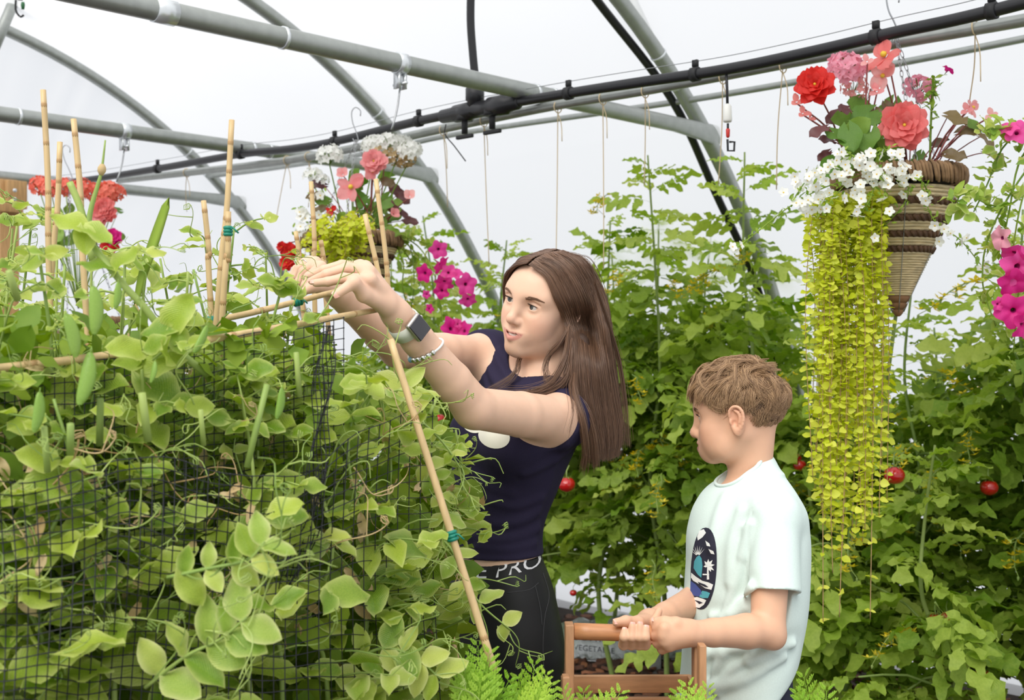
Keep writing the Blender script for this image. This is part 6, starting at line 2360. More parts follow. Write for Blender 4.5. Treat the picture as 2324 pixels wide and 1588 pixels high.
    mb = MB(); pts = spline([P(302, 720, 1.80), P(322, 630, 1.80), P(352, 540, 1.80), P(383, 448, 1.80)], 14); vs = []
    for i, p in enumerate(pts):
        w = .0105 * math.sin(PI * (.18 + .82 * (1 - i / 13))) ** .7 if i < 13 else .0004
        t = (pts[min(i + 1, 13)] - pts[max(i - 1, 0)]).normalized(); sd = t.cross(Vector((0, 1, 0))).normalized(); sd = (sd + Vector((0, .5, 0))).normalized()
        vs += [p - sd * w, p + Vector((0, .004, 0)), p + sd * w, p + Vector((0, .0055, 0))]
    mb.add(vs, [(i * 4 + j, i * 4 + (j + 1) % 4, (i + 1) * 4 + (j + 1) % 4, (i + 1) * 4 + j) for i in range(13) for j in range(4)])
    tag(mb.build('blade_leaf', MATS['fresh_leaf']), 'long narrow pointed blade leaf standing up among the peas', 'leaf')
    # dark leafy inside of the bed: far too many leaves to count
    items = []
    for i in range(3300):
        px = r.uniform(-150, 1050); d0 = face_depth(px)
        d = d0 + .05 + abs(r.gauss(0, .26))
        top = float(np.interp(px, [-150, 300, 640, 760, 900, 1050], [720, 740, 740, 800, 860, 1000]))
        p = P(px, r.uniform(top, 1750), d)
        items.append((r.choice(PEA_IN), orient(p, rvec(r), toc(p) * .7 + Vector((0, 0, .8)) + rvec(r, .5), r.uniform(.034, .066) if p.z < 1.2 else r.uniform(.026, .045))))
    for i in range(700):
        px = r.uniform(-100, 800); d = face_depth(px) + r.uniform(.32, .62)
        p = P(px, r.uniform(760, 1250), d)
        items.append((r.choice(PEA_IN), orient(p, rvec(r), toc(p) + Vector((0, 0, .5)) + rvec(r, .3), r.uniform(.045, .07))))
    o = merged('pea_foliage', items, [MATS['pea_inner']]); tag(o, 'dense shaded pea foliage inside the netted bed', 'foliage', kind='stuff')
    return made


def cane(name, pts, r0, lab, group='bamboo canes of the pea frame', nodes=None, ties=()):
    sp = spline(pts, 20)
    L = sum((sp[i + 1] - sp[i]).length for i in range(19))
    root = empty(name, sp[0], 0, lab, 'cane', group)
    mb = MB(); mb.tube(sp, list(np.linspace(r0, r0 * .86, 20)), 10); mb.build('culm', MATS['bamboo'], root)
    rr = random.Random(int(L * 1000))
    n = max(1, int(L / .17))
    for i in range(n):
        t = (i + rr.uniform(.3, .7)) / n * 18.9; k = int(t); p = sp[k].lerp(sp[k + 1], t - k); d = (sp[k + 1] - sp[k]).normalized()
        rl = r0 * (1 - .14 * t / 19); mb = MB(); mb.lathe([(rl * .97, -.005), (rl * 1.06, -.001), (rl * 1.05, .001), (rl * .96, .005)], p, d, 10); mb.build('node_ring', MATS['bamboo_node'], root)
    for t in ties:
        k = int(t * 19); p = sp[k]; d = (sp[min(k + 1, 19)] - sp[k - 1]).normalized()
        mb = MB()
        for q in range(3): mb.lathe([(r0, -.003), (r0 * 1.45, -.0015), (r0 * 1.45, .0015), (r0, .003)], p + d * (q - 1) * .005, d, 10)
        mb.tube([p, p + Vector((.010, -.010, .004)), p + Vector((.018, -.008, -.004))], .0014, 5)
        mb.build('tie', MATS['green_tie'], root)


def build_canes():
    cane('bamboo_cane', [P(-60, 842, 1.50), P(200, 812, 1.56), P(430, 778, 1.62), P(640, 742, 1.76), P(885, 697, 2.13)], .0058, 'long horizontal bamboo cane across the near top of the net')
    cane('bamboo_cane', [P(400, 742, 1.98), P(560, 712, 2.02), P(760, 662, 2.12)], .0058, 'horizontal bamboo cane farther back below the hands', ties=(.82, .30))
    v = [((98, 204), (112, 640), 1.95, 'tallest bamboo cane standing at the far left', ()), ((136, 322), (116, 640), 2.05, 'short slim cane just right of the tallest left cane', ()), ((167, 270), (190, 620), 1.9, 'upright cane leaning left over the red geraniums', ()),
         ((526, 272), (494, 690), 1.96, 'lone tall cane over the middle of the pea bed', ()), ((462, 455), (478, 690), 2.05, 'short cane left of the lone tall cane', ()), ((706, 412), (714, 680), 2.38, 'upright cane in front of the left side of the flower basket', ()),
         ((671, 525), (684, 660), 2.38, 'stub of cane just left of the young woman\'s hands', ()), ((728, 545), (738, 660), 2.40, 'pale stub of cane above the young woman\'s hands', ()),
         ((828, 486), (893, 800), 2.22, 'left one of the two canes leaning over the hanging flower basket', ()), ((853, 406), (892, 770), 2.27, 'right one of the two canes leaning over the hanging flower basket', ()),
         ((518, 480), (506, 690), 1.9, 'cane with tied top right beside the lone tall cane', (.9,))]
    for (x0, y0), (x1, y1), d, lab, ties in v:
        a, b = P(x0, y0, d), P(x1, y1, d)
        dirv = (b - a); k = (b.z - .02) / max(1e-6, -dirv.z)
        g = b + dirv * k
        cane('bamboo_cane', [g, b.lerp(g, .5), b, a.lerp(b, .5) + Vector((.003, 0, 0)), a], .0052, lab, ties=ties)
    a, b = P(886, 770, 1.84), P(1100, 1452, 1.80)
    cane('bamboo_cane', [P(1120, 1520, 1.80), b, a.lerp(b, .62), a.lerp(b, .3), a], .0062, 'slanting bamboo cane with a green tie in front of the young woman', ties=(.48,))


def net(name, lab, grid, r0):
    """grid: rows of points (already a smooth surface); strands along both directions with small knots."""
    mb = MB()
    nr, nc = len(grid), len(grid[0])
    for row in grid: mb.tube(row, r0, 3, cap=False)
    for j in range(nc): mb.tube([grid[i][j] for i in range(nr)], r0, 3, cap=False)
    kn = MB()
    for i in range(nr):
        for j in range(nc):
            p = Vector(grid[i][j]); q = r0 * 2.1
            kn.add([p + Vector(v) * q for v in ((1, 0, 0), (-1, 0, 0), (0, 1, 0), (0, -1, 0), (0, 0, 1), (0, 0, -1))], [(0, 2, 4), (2, 1, 4), (1, 3, 4), (3, 0, 4), (2, 0, 5), (1, 2, 5), (3, 1, 5), (0, 3, 5)])
    root = empty(name, grid[-1][0], 0, lab, 'net', 'black nets round the peas')
    a = mb.build('mesh_strands', MATS['net_black'], root); a['kind'] = 'stuff'
    b = kn.build('knots', MATS['net_black'], root); b['kind'] = 'stuff'


def build_nets():
    r = random.Random(12)
    # near net: lower, slack, wavy upper edge; passes the corner and rises along the right-hand face
    def near(u, v):
        px = -80 + 1075 * u
        top = float(np.interp(px, [-80, 0, 120, 260, 420, 560, 700, 820, 1050], [1085, 1092, 1075, 1035, 1062, 1082, 1060, 985, 900]))
        py = top + v * (1700 - top) + 10 * math.sin(px * .012 + v * 6) * (1 - .3 * v) + 6 * math.sin(px * .03 + v * 11)
        d = face_depth(px) - .055 + .016 * math.sin(px * .011 + v * 5) + .010 * math.sin(v * 13 + px * .02)
        sk = 16 * math.sin(v * 3 + px * .004)
        return P(px + sk, py, d)
    grid = [[near(j / 42, i / 24) for j in range(43)] for i in range(25)]
    net('garden_net', 'black square-mesh garden net hanging slack over the near face of the peas', grid, .00085)
    # upper net hung from the long cane, behind the front leaves
    def upper(u, v):
        px = -80 + 860 * u
        cy = float(np.interp(px, [-60, 200, 430, 640, 852], [842, 812, 778, 742, 706]))
        py = cy + 6 + v * 470 + 4 * math.sin(px * .03 + v * 8)
        d = float(np.interp(px, [-60, 200, 430, 640, 852], [1.50, 1.56, 1.62, 1.72, 1.86])) + .006 - .05 * v + .012 * math.sin(px * .02 + v * 4)
        return P(px, py, d)
    grid = [[upper(j / 38, i / 20) for j in range(39)] for i in range(21)]
    net('garden_net', 'black garden net hung from the long horizontal cane behind the leaves', grid, .0008)
    # bunched fold of net at the corner
    def corner(u, v):
        px = np.interp(v, [0, .3, .7, 1], [742, 730, 712, 640]) + (u - .5) * 38 + 6 * math.sin(v * 20 + u * 5)
        return P(px, 740 + v * 620, face_depth(740) - .03 + .02 * math.sin(u * 9 + v * 6))
    grid = [[corner(j / 6, i / 34) for j in range(7)] for i in range(35)]
    net('garden_net', 'gathered black fold of net at the corner of the pea bed', grid, .0008)
# ================================================================ tomatoes
TRUSS = []
for _k in range(3):
    _r = random.Random(_k + 5); _mb = MB()
    _ax = spline([(0, 0, 0), (.35, .05, -.12), (.7, -.02, -.35), (1, .04, -.7)], 12)
    _mb.tube(_ax, list(np.linspace(.016, .008, 12)), 4, cap=False)
    for _i in range(3, 12):
        for _q in range(2):
            _b = _ax[_i]; _e = _b + Vector((_r.uniform(-.12, .2), _r.uniform(-.2, .2), _r.uniform(-.16, .02)))
            _mb.tube([_b, _e], .007, 3, cap=False)
            _V, _F = petals(5, .10, .05, -.5, seed=_i * 3 + _q, nu=2)
            _M = orient(_e, _r.choice([Vector((1, 0, 0)), Vector((0, 1, 0))]), Vector((_r.gauss(0, .4), _r.gauss(0, .4), -1)), 1.0)
            if _r.random() < .75:
                _mb.add([_M @ Vector(v) for v in _V], _F, 1)
            else:
                _mb.lathe([(.006, 0), (.022, -.02), (.016, -.05), (.003, -.07)], _e, (0, 0, 1), 5, mi=0)
    _me = _mb.mesh('flower_truss'); _me.materials.append(MATS['tomato_stem']); _me.materials.append(MATS['yellow_petal'])
    TRUSS.append(_me)


def tomato_fruit(px, py, d, R, parent):
    c = P(px, py, d); mb = MB(); n = 16; vs = []
    prof = []
    for i in range(11):
        a = PI * i / 10
        prof.append((math.sin(a) * R * 1.06 * (1 + .0 * i), -math.cos(a) * R * .92))
    prof[-1] = (R * .05, R * .70); prof[-2] = (R * .42, R * .84); prof[0] = (R * .04, -R * .92)
    for rr, z in prof:
        for j in range(n):
            a = 2 * PI * j / n
            q = rr * (1 + .035 * math.cos(5 * a) * (z > 0))
            vs.append(c + Vector((q * math.cos(a), q * math.sin(a), z)))
    mb.add(vs, [(i * n + j, i * n + (j + 1) % n, (i + 1) * n + (j + 1) % n, (i + 1) * n + j) for i in range(10) for j in range(n)] + [tuple(range(n))[::-1]])
    f = mb.build('tomato', MATS['tomato_red'], parent)
    mb = MB()
    for k in range(5):
        a = k * 1.2566
        e = Vector((math.cos(a), math.sin(a), 0))
        s_ = Vector((-math.sin(a), math.cos(a), 0))
        z = Vector((0, 0, R * .78))
        mb.add([c + z, c + z + e * R * .5 + s_ * R * .1 + Vector((0, 0, R * .12)), c + z + e * R * .95 + Vector((0, 0, -R * .1)), c + z + e * R * .5 - s_ * R * .1 + Vector((0, 0, R * .12))], [(0, 1, 2, 3)])
    mb.tube([c + Vector((0, 0, R * .7)), c + Vector((0, .01, R * 1.6)), c + Vector((.01, .03, R * 2.2))], R * .09, 5)
    mb.build('calyx', MATS['tomato_stem'], f)
    return f


def build_tomatoes():
    r = random.Random(77)
    hx = [700, 800, 870, 960, 1040, 1100, 1165, 1250, 1380, 1470, 1560, 1605, 1690, 1760, 1830, 1900, 1980, 2060, 2150, 2250, 2330, 2450]
    hy = [700, 640, 600, 490, 600, 540, 560, 620, 500, 352, 560, 480, 345, 560, 700, 740, 790, 640, 690, 520, 470, 470]
    plants = []
    # (base position along the row, cross position)
    for i in range(11): plants.append((-1.62 + i * .345 + r.uniform(-.06, .06), -.16 + r.uniform(-.10, .08), 0))
    for i in range(12): plants.append((-1.75 + i * .33 + r.uniform(-.08, .08), .36 + r.uniform(-.1, .1), 1))
    plants.append((-1.25, -.62, 2)); plants.append((-.95, -.55, 2)); plants.append((-.70, -.52, 2))
    where = {0: ['at the right edge of the front row', 'under the right flower basket\'s right side', 'under the right flower basket', 'behind the hanging yellow strands', 'behind the boy\'s back', 'behind the boy\'s head', 'between the boy and the sack', 'behind the wooden basket handle', 'just right of the young woman\'s hair', 'behind the young woman\'s head', 'behind the young woman\'s far arm'],
             1: ['farthest right by the wall film', 'by the wall film, right of the red tomato', 'by the wall film under the cone tip', 'by the wall film behind the yellow strands', 'by the wall film right of the boy', 'by the wall film above the boy', 'by the hose hoop', 'by the wall film left of the hose hoop', 'by the wall film right of the long hair', 'by the wall film behind the long hair', 'by the wall film above the magenta petunias', 'farthest left by the middle hoop'],
             2: ['with big scalloped leaves at the lower right corner', 'with big leaves below the cone tip', 'with drooping leaves right of the boy\'s shirt']}
    cnt = {0: 0, 1: 0, 2: 0}
    roots = []
    n_leaf = 0
    fill = []
    tops = {0: {}, }
    special = {8: (1470, 352), 6: (1690, 345), 7: (1603, 478), 9: (1385, 500), 10: (1150, 545)}
    for a, s_, row in plants:
        k = cnt[row]; cnt[row] += 1
        foot = TP(a, s_, .0)
        px = 1162 + foot.x / foot.y * FPX
        top_px = px
        ty = float(np.interp(px, hx, hy))
        if row == 1: ty += 70
        if row == 2: ty = (1010, 1130, 1180)[k]
        if row == 0:
            cand = min(((x, y) for x, y in ((1470, 352), (1690, 345), (1603, 478), (1385, 500), (1150, 545), (960, 490), (2260, 500), (2070, 640))), key=lambda q: abs(q[0] - px))
            if abs(cand[0] - px) < 60: top_px, ty = cand
        top = P(top_px, ty, foot.y + r.uniform(-.05, .05))
        lab = ('tall tomato plant in the front row, ' if row == 0 else 'tomato plant of the back row ' if row == 1 else 'low tomato plant ') + where[row][k]
        root = empty('tomato_plant', foot, 0, lab, 'tomato plant', 'tomato plants along the tunnel wall')
        roots.append((px, foot.y, root))
        ctrl = [foot] + [foot.lerp(top, q) + Vector((r.gauss(0, .03), r.gauss(0, .03), 0)) for q in (.2, .4, .6, .8)] + [top]
        ax = spline(ctrl, 60)
        mb = MB(); mb.tube(ax, list(np.linspace(.0115, .0035, 60)), 7); mb.build('stem', MATS['tomato_stem'], root)
        H = top.z; z = (.46 if 1230 < px < 1620 else .36) if row < 2 else .10; phi = r.uniform(0, 6.3)
        lf = 0
        while z < H - .01:
            t = z / H
            p = ax[min(59, int(t * 59))]
            left = H - z
            size = min(.27, .110 + left * .42) * r.uniform(.8, 1.15)
            if row == 2: size *= 1.0
            phi += 2.4 + r.uniform(-.4, .4)
            el = .15 + .75 * math.exp(-left / .18) + r.uniform(-.25, .2)
            d = Vector((math.cos(phi), math.sin(phi), el))
            n = Vector((-math.cos(phi) * el * .6, -math.sin(phi) * el * .6, 1)) + rvec(r, .34)
            pool = TOM_P if left < .45 and r.random() < .7 or r.random() < .12 else TOM
            put('leaf', r.choice(pool), orient(p, d, n, size), root); lf += 1
            z += (.030 if left > .4 else .026 + left * .02) * (1.15 if row == 1 else 1.0)
        # side shoots make the rows broad
        nshoot = 9 if row == 0 else 8 if row == 1 else 5
        for q in range(nshoot):
            hi = min(H - .55, 1.55)
            if hi < .45: hi = H * .9
            z = r.uniform(.52 if 1230 < px < 1620 else .40, max(.56, hi)); p = ax[min(59, int(z / H * 59))]
            phi = r.uniform(0, 6.3); L = r.uniform(.15, .34)
            e = p + Vector((math.cos(phi) * L, math.sin(phi) * L, r.uniform(-.12, .18)))
            mb = MB(); stalk(mb, p, e, .005, .003, -.03); mb.build('side_shoot', MATS['tomato_stem'], root)
            for w in (.35, .6, .8, 1.0):
                b = p.lerp(e, w); ph2 = phi + r.uniform(-1.3, 1.3)
                d = Vector((math.cos(ph2), math.sin(ph2), r.uniform(-.35, .35)))
                put('leaf', r.choice(TOM if r.random() < .8 else TOM_P), orient(b, d, Vector((0, 0, 1)) + rvec(r, .3), r.uniform(.15, .26)), root); lf += 1
        n_leaf += lf
        # yellow flower trusses
        for q in range(3 if row < 2 else 1):
            z = r.uniform(.5, min(1.75, H - .1)); p = ax[min(59, int(z / H * 59))]
            az = math.atan2(-p.y, -p.x) + r.uniform(-1.2, 1.2)
            d = Vector((math.cos(az), math.sin(az), .2))
            put('flower_truss', r.choice(TRUSS), orient(p + d * .05, d, (0, 0, 1), r.uniform(.14, .22)), root)
    # trusses in plain view
    def near(px, d): return min(roots, key=lambda q: abs(q[0] - px) / 500 + abs(q[1] - d))[2]
    for x, y, d in ((1590, 1290, 4.45), (1480, 1300, 4.5), (1545, 1360, 4.4), (1500, 1110, 4.55), (1435, 880, 4.6), (1895, 1480, 3.9), (1960, 1530, 3.8), (1425, 640, 4.7), (1500, 660, 4.8), (1720, 590, 4.7), (1800, 870, 4.3), (1600, 640, 4.8), (1820, 1060, 4.2), (2080, 1030, 3.9), (2200, 1000, 3.9), (2140, 1080, 3.8), (1380, 470, 4.9)):
        az = math.atan2(-1, -.1) + r.uniform(-.8, .8)
        put('flower_truss', r.choice(TRUSS), orient(P(x, y - 30, d), Vector((math.cos(az), math.sin(az), .1)), (0, 0, 1), r.uniform(.13, .2)), near(x, d))
    for x, y, d, R in ((1286, 1099, 4.35, .029), (996, 952, 4.6, .024), (2030, 1078, 3.62, .029), (2245, 1106, 3.75, .026), (1815, 1056, 4.3, .022), (1806, 1040, 4.32, .020), (2124, 1410, 3.55, .024), (2128, 1432, 3.54, .022), (2150, 1400, 3.6, .018), (2230, 1536, 3.55, .024), (1301, 1345, 5.0, .014)):
        tomato_fruit(x, y, d, R, near(x, d))
    # leaves and shoots at the heart of the rows, beyond counting
    items = []
    for i in range(1000):
        a = r.uniform(-1.9, 2.2); s_ = r.uniform(-.15, .62)
        f = TP(a, s_, 0); px = 1162 + f.x / f.y * FPX
        ty = float(np.interp(px, hx, hy)) + 190
        ztop = min(CAMZ - (ty - 794) * f.y / FPX, 1.62)
        z = ztop - abs(r.gauss(0, .5))
        if z < .34 or (1230 < px < 1600 and z < .50): z = r.uniform(.52, max(.7, ztop))
        phi = r.uniform(0, 6.3)
        items.append((r.choice(TOM), orient(f + Vector((0, 0, z)), Vector((math.cos(phi), math.sin(phi), r.uniform(-.5, .3))), Vector((0, 0, 1)) + rvec(r, .4), r.uniform(.14, .24))))
    o = merged('tomato_foliage', items, [MATS['tomato_leaf']]); tag(o, 'shaded tomato foliage filling the rows between the single plants', 'foliage', kind='stuff')
    return n_leaf


# ================================================================ hanging cone baskets
def build_cone(px, rim_y, apex_y, d, Rpx, hook, lab, group='cone-shaped hanging baskets'):
    m = d / FPX
    c = P(px, rim_y, d); R = Rpx * m; H = (apex_y - rim_y) * m
    root = empty('hanging_basket', c - Vector((0, 0, H)), 0, lab, 'basket', group)
    zax = (0, 0, 1)
    def rad(t): return R * (1 - t) ** .96 * (1 + .07 * math.sin(PI * t)) + .004
    # braided rim: coils of short twists
    mb = MB(); n = 110
    for k in range(n):
        a = 2 * PI * k / n + .012 * math.sin(k * 7)
        e = Vector((math.cos(a), math.sin(a), 0)); t = Vector((-math.sin(a), math.cos(a), 0))
        q = c + e * (R + .002)
        jt = .0025 * math.sin(k * 3.7)
        q = q - e * .004
        mb.tube(spline([q + t * (.006 + jt) + Vector((0, 0, -.050 + jt)), q + e * (.006 + jt) + Vector((0, 0, -.028)), q - t * .005 + e * .004 + Vector((0, 0, -.006 + jt)), q - t * .007 - e * .008 + Vector((0, 0, .0 + jt))], 6), [.0036, .0052, .0046, .0055, .0048, .003], 5)
    mb.build('braided_rim', MATS['rim_weave'], root)
    y = .055
    k = 0
    bands = [('straw_weave', .030), ('rope_weave', .017), ('straw_weave', .026), ('rope_weave', .016), ('straw_weave', .024), ('rope_weave', .015), ('straw_weave', .022), ('rope_weave', .015), ('straw_weave', .021), ('straw_weave', .019), ('straw_weave', .018), ('straw_weave', .018), ('straw_weave', .017), ('straw_weave', .017), ('tip_weave', .018), ('tip_weave', .018), ('tip_weave', .018)]
    tot = sum(b[1] for b in bands); sc = (H - y) / tot
    for mat, h in bands:
        h *= sc
        t0, t1 = y / H, (y + h) / H
        nr = 3 if mat == 'straw_weave' else 1
        mb = MB()
        for q in range(nr):
            prof = []
            for i in range(6):
                tt = t0 + (t1 - t0) * (q + i / 5) / nr
                prof.append((max(.002, rad(min(tt, .999)) + .004 * math.sin(PI * i / 5) ** .7), -tt * H))
            prof = [(max(.001, prof[0][0] - .008), prof[0][1])] + prof + [(max(.001, prof[-1][0] - .008), prof[-1][1])]
            mb.lathe(prof[::-1], c, zax, 36)
        if mat == 'rope_weave':       # slanting twists
            for i in range(40):
                a = 2 * PI * i / 40; ra = rad(t0) + .003; rb = rad(t1) + .003; a2 = a + .10
                mb.tube([c + Vector((math.cos(a) * ra, math.sin(a) * ra, -t0 * H - .001)), c + Vector((math.cos(a2) * rb, math.sin(a2) * rb, -t1 * H + .001))], h * .34, 5)
        mb.build('weave_band', MATS[mat], root); y += h; k += 1
    # wire ribs
    for i in range(6):
        a = 2 * PI * i / 6 + .35
        mb = MB(); mb.tube([c + Vector((math.cos(a) * (rad(t) + .006), math.sin(a) * (rad(t) + .006), -t * H)) for t in np.linspace(.08, .97, 14)], .0011, 4); mb.build('rib_wire', MATS['steel_wire'], root)
    mb = MB(); mb.lathe([(R * .97, -.02), (R * .8, .004), (R * .4, .02), (.01, .026)], c - Vector((0, 0, .012)), zax, 20); mb.build('potting_soil', MATS['soil'], root)
    # chains and hook
    hk = P(*hook)
    for i in range(3):
        a = 2 * PI * i / 3 + .5
        A = c + Vector((math.cos(a) * R * .95, math.sin(a) * R * .95, .0)); L = (hk - A).length; n = max(8, int(L / .0175))
        mb = MB(); dv = (hk - A).normalized(); s1 = dv.orthogonal().normalized(); s2 = dv.cross(s1)
        for q in range(n):
            p = A.lerp(hk, (q + .5) / n); w = s1 if q % 2 else s2
            ring = [p + dv * .0115 * math.cos(t) + w * .0042 * math.sin(t) for t in np.linspace(0, 2 * PI, 9)[:-1]]
            mb.tube(ring, .0011, 4, closed=True)
        mb.build('chain', MATS['steel_wire'], root)
    return root, c, R, H


def hook_on(root, hk, top):
    a, b = Vector(hk), Vector(top); v = (b - a)
    pts = [a + Vector((-.012, 0, .006)), a + Vector((-.004, 0, -.006)), a + Vector((.008, 0, .0)), a + v * .35 + Vector((.0, 0, 0)), a + v * .7 + Vector((-.012, 0, 0)), b + Vector((-.016, 0, .012)), b + Vector((-.002, 0, .030)), b + Vector((.016, 0, .018)), b + Vector((.016, 0, -.002))]
    mb = MB(); mb.tube(spline(pts, 30), .0022, 6); mb.build('hook', MATS['steel_wire'], root)


def flower_on(root, name, me, tip, face, s, base, mat='red_stem', r0=.0022):
    put(name, me, orient(tip, Vector(face).orthogonal(), face, s), root)
    mb = MB(); stalk(mb, base, Vector(tip) - Vector(face).normalized() * s * .2, r0 * 1.3, r0, -.02, 7); mb.build('flower_stalk', MATS[mat], root)


def leaf_on(root, name, me, p, base, face, s, mat='red_stem', d=None):
    p, base = Vector(p), Vector(base)
    dv = d if d is not None else (p - base)
    put(name, me, orient(p, dv, face, s), root)
    mb = MB(); stalk(mb, base, p, .0020, .0014, -.012, 5); mb.build('leaf_stalk', MATS[mat], root)


TOCAM = Vector((0, -1, -.25))


def build_baskets():
    r = random.Random(8)
    D = 3.24
    root, c, R, H = build_cone(2038, 386, 718, D, 143, (2030, 70, D), 'woven cone hanging basket with brown braided rim, nearest and largest')
    hook_on(root, P(2030, 72, D), P(2026, 4, D))
    on = lambda x, y, dd=0.0: P(x, y, D + dd)
    soil = lambda x: P(x, 392, D + r.uniform(-.05, .08))
    # begonia
    b = empty('begonia', on(2050, 392), 0, 'begonia with coral and red double flowers in the nearest basket', 'flower')
    CP, RP, SP = MATS['coral_petal'], MATS['red_petal'], MATS['salmon_petal']
    flower_on(b, 'begonia_flower', double_begonia(1, CP), on(2050, 287, -.16), (-.15, -1, .05), .060, soil(2060))
    flower_on(b, 'begonia_flower', double_begonia(7, RP), on(1850, 196, -.10), (-.35, -1, .25), .050, soil(1930))
    flower_on(b, 'begonia_flower', single_begonia(3, CP), on(2010, 128, -.05), (-.75, -.5, .55), .056, soil(2060))
    flower_on(b, 'begonia_flower', single_begonia(5, SP), on(2005, 172, -.05), (-.6, -.8, -.1), .038, soil(2060))
    flower_on(b, 'begonia_flower', single_begonia(9, SP), on(2205, 245, -.02), (.6, -.7, .2), .030, soil(2110))
    for x, y, s in ((2250, 262, .020), (2195, 250, .02), (1808, 232, .022), (1822, 258, .02), (1838, 268, .015), (1968, 140, .02), (1990, 208, .022), (1978, 200, .018)):
        V = flower('begonia_bud', [petals(3, 1, .8, .9, seed=x, nu=3)], [SP if x > 1850 else CP, MATS['flower_eye']])
        flower_on(b, 'begonia_bud', V, on(x, y, -.08), (r.uniform(-.6, .6), -.6, .2), s, soil(2100 if x > 2050 else 1960))
    for x, y, k, s, fx in ((2152, 262, 0, .062, .2), (2090, 265, 2, .058, -.2), (2180, 300, 0, .055, .5), (2240, 345, 0, .050, .8), (2120, 330, 0, .055, .1), (2090, 350, 2, .055, -.2), (1900, 255, 1, .046, -.5), (1872, 290, 1, .050, -.8), (1890, 320, 1, .045, -.6), (1925, 245, 1, .05, -.2), (1985, 250, 0, .05, -.1), (2010, 236, 0, .048, .1), (2200, 275, 2, .045, .6), (2150, 350, 0, .05, .4), (2225, 310, 0, .045, .9), (1880, 345, 1, .04, -.7), (2070, 240, 2, .045, 0)):
        p = on(x, y, r.uniform(-.14, .05))
        leaf_on(b, 'begonia_leaf', BEG[k], p, soil(2060 + (x - 2060) * .4), Vector((fx * .4, -1, .5)) + rvec(r, .2), s, d=Vector((fx, -.3, r.uniform(-.7, .1))))
    # geranium
    g = empty('geranium', on(1950, 392), 0, 'geranium with one pink flower head and round leaves in the nearest basket', 'flower')
    um = umbel(2, MATS['pink_petal'], 30)
    put('flower_head', um, orient(on(1922, 160, -.02), (1, 0, 0), (-.1, -.5, .8), .052), g)
    put('flower_head', umbel(3, MATS['salmon_petal'], 18), orient(on(1940, 200, .0), (1, 0, 0), (0, -.8, .4), .035), g)
    put('flower_head', umbel(4, MATS['pink_petal'], 20), orient(on(2085, 205, .06), (1, 0, 0), (.2, -.7, .6), .045), g)
    mb = MB(); stalk(mb, soil(1955), on(1926, 195, 0), .003, .0025, -.01, 7); mb.build('flower_stalk', MATS['fresh_leaf'], g)
    for i in range(26):
        x = r.uniform(1885, 2040); y = r.uniform(235, 385) if x > 1920 else r.uniform(290, 390)
        p = on(x, y, r.uniform(-.18, .08))
        leaf_on(g, 'round_leaf', r.choice(ROUND), p, soil(1960), Vector((r.uniform(-.5, .4), -1, .5)) + rvec(r, .3), r.uniform(.038, .060), 'fresh_leaf', d=Vector((r.uniform(-.8, .5), -.2, r.uniform(-.6, .3))))
    # petunia shoot
    q = empty('petunia', on(2120, 392), 0, 'upright leafy petunia shoot with a closed magenta flower in the nearest basket', 'flower')
    mb = MB(); sp = spline([soil(2110), on(2112, 300), on(2115, 230), on(2118, 180)], 12); mb.tube(sp, .003, 6); mb.build('stem', MATS['fresh_leaf'], q)
    for i in range(34):
        p = sp[r.randint(4, 11)]; d = rvec(r) + Vector((0, -.3, .3)); put('leaf', r.choice(SLIM), orient(p, d, Vector((0, -.5, 1)) + rvec(r, .3), r.uniform(.022, .04)), q)
    put('petunia_flower', petunia_mesh(3, MATS['magenta_petal']), orient(on(2152, 158, -.02), (0, 1, 0), (.6, -.2, .8), .017), q)
    mb = MB(); stalk(mb, sp[10], on(2130, 185, -.01), .002, .0018); mb.build('flower_stalk', MATS['fresh_leaf'], q)
    # bacopa: white flowers spilling over the left rim and two trailing sprigs
    w = empty('bacopa', on(1950, 400), 0, 'white-flowered bacopa spilling over the left rim of the nearest basket', 'flower')
    spr = [[(1960, 395, -.10), (1860, 430, -.20), (1790, 470, -.22), (1720, 525, -.22), (1668, 566, -.22)], [(2090, 420, -.17), (2120, 500, -.20), (2180, 545, -.18), (2235, 612, -.16)], [(1950, 392, -.12), (1870, 380, -.22), (1830, 410, -.24), (1800, 455, -.24)], [(1960, 395, -.15), (1930, 350, -.22), (1905, 365, -.24)], [(2000, 395, -.16), (1990, 345, -.22), (2030, 340, -.22)], [(1990, 400, -.18), (1975, 450, -.24), (1950, 490, -.22)], [(2030, 395, -.18), (2060, 420, -.22), (2050, 465, -.21), (1990, 530, -.15)], [(1940, 395, -.15), (1890, 450, -.24), (1870, 480, -.24)], [(1960, 400, -.18), (2000, 400, -.25), (2010, 440, -.25)], [(2040, 400, -.18), (2090, 410, -.22), (2110, 450, -.2)]]
    fl = []
    for sp_ in spr:
        sp = spline([on(*a) for a in sp_], 16)
        mb = MB(); mb.tube(sp, .0016, 4); mb.build('stem', MATS['fresh_leaf'], w)
        for i in range(2, 16):
            for _ in range(3):
                put('leaf', r.choice(SLIM), orient(sp[i] + rvec(r, .006), rvec(r), Vector((0, -.6, .8)) + rvec(r, .3), r.uniform(.010, .018)), w)
    fpos = [(1668, 568), (1680, 556), (1662, 560), (1776, 437), (1830, 385), (1845, 430), (2232, 602), (2240, 618), (2225, 610), (2180, 548), (2196, 540), (2160, 530), (2140, 520), (2120, 512), (2130, 548), (1986, 540), (2018, 480), (1945, 480), (1938, 492), (1955, 492), (1950, 470), (2000, 455), (2100, 455), (2110, 450), (2090, 445), (2052, 440), (2040, 422), (2070, 405), (2080, 398)]
    for i in range(112):
        x = r.uniform(1800, 2062); y = 345 + r.random() ** 1.2 * (110 if x < 1960 else 75) + (0 if x > 1880 else 30)
        fpos.append((x, y))
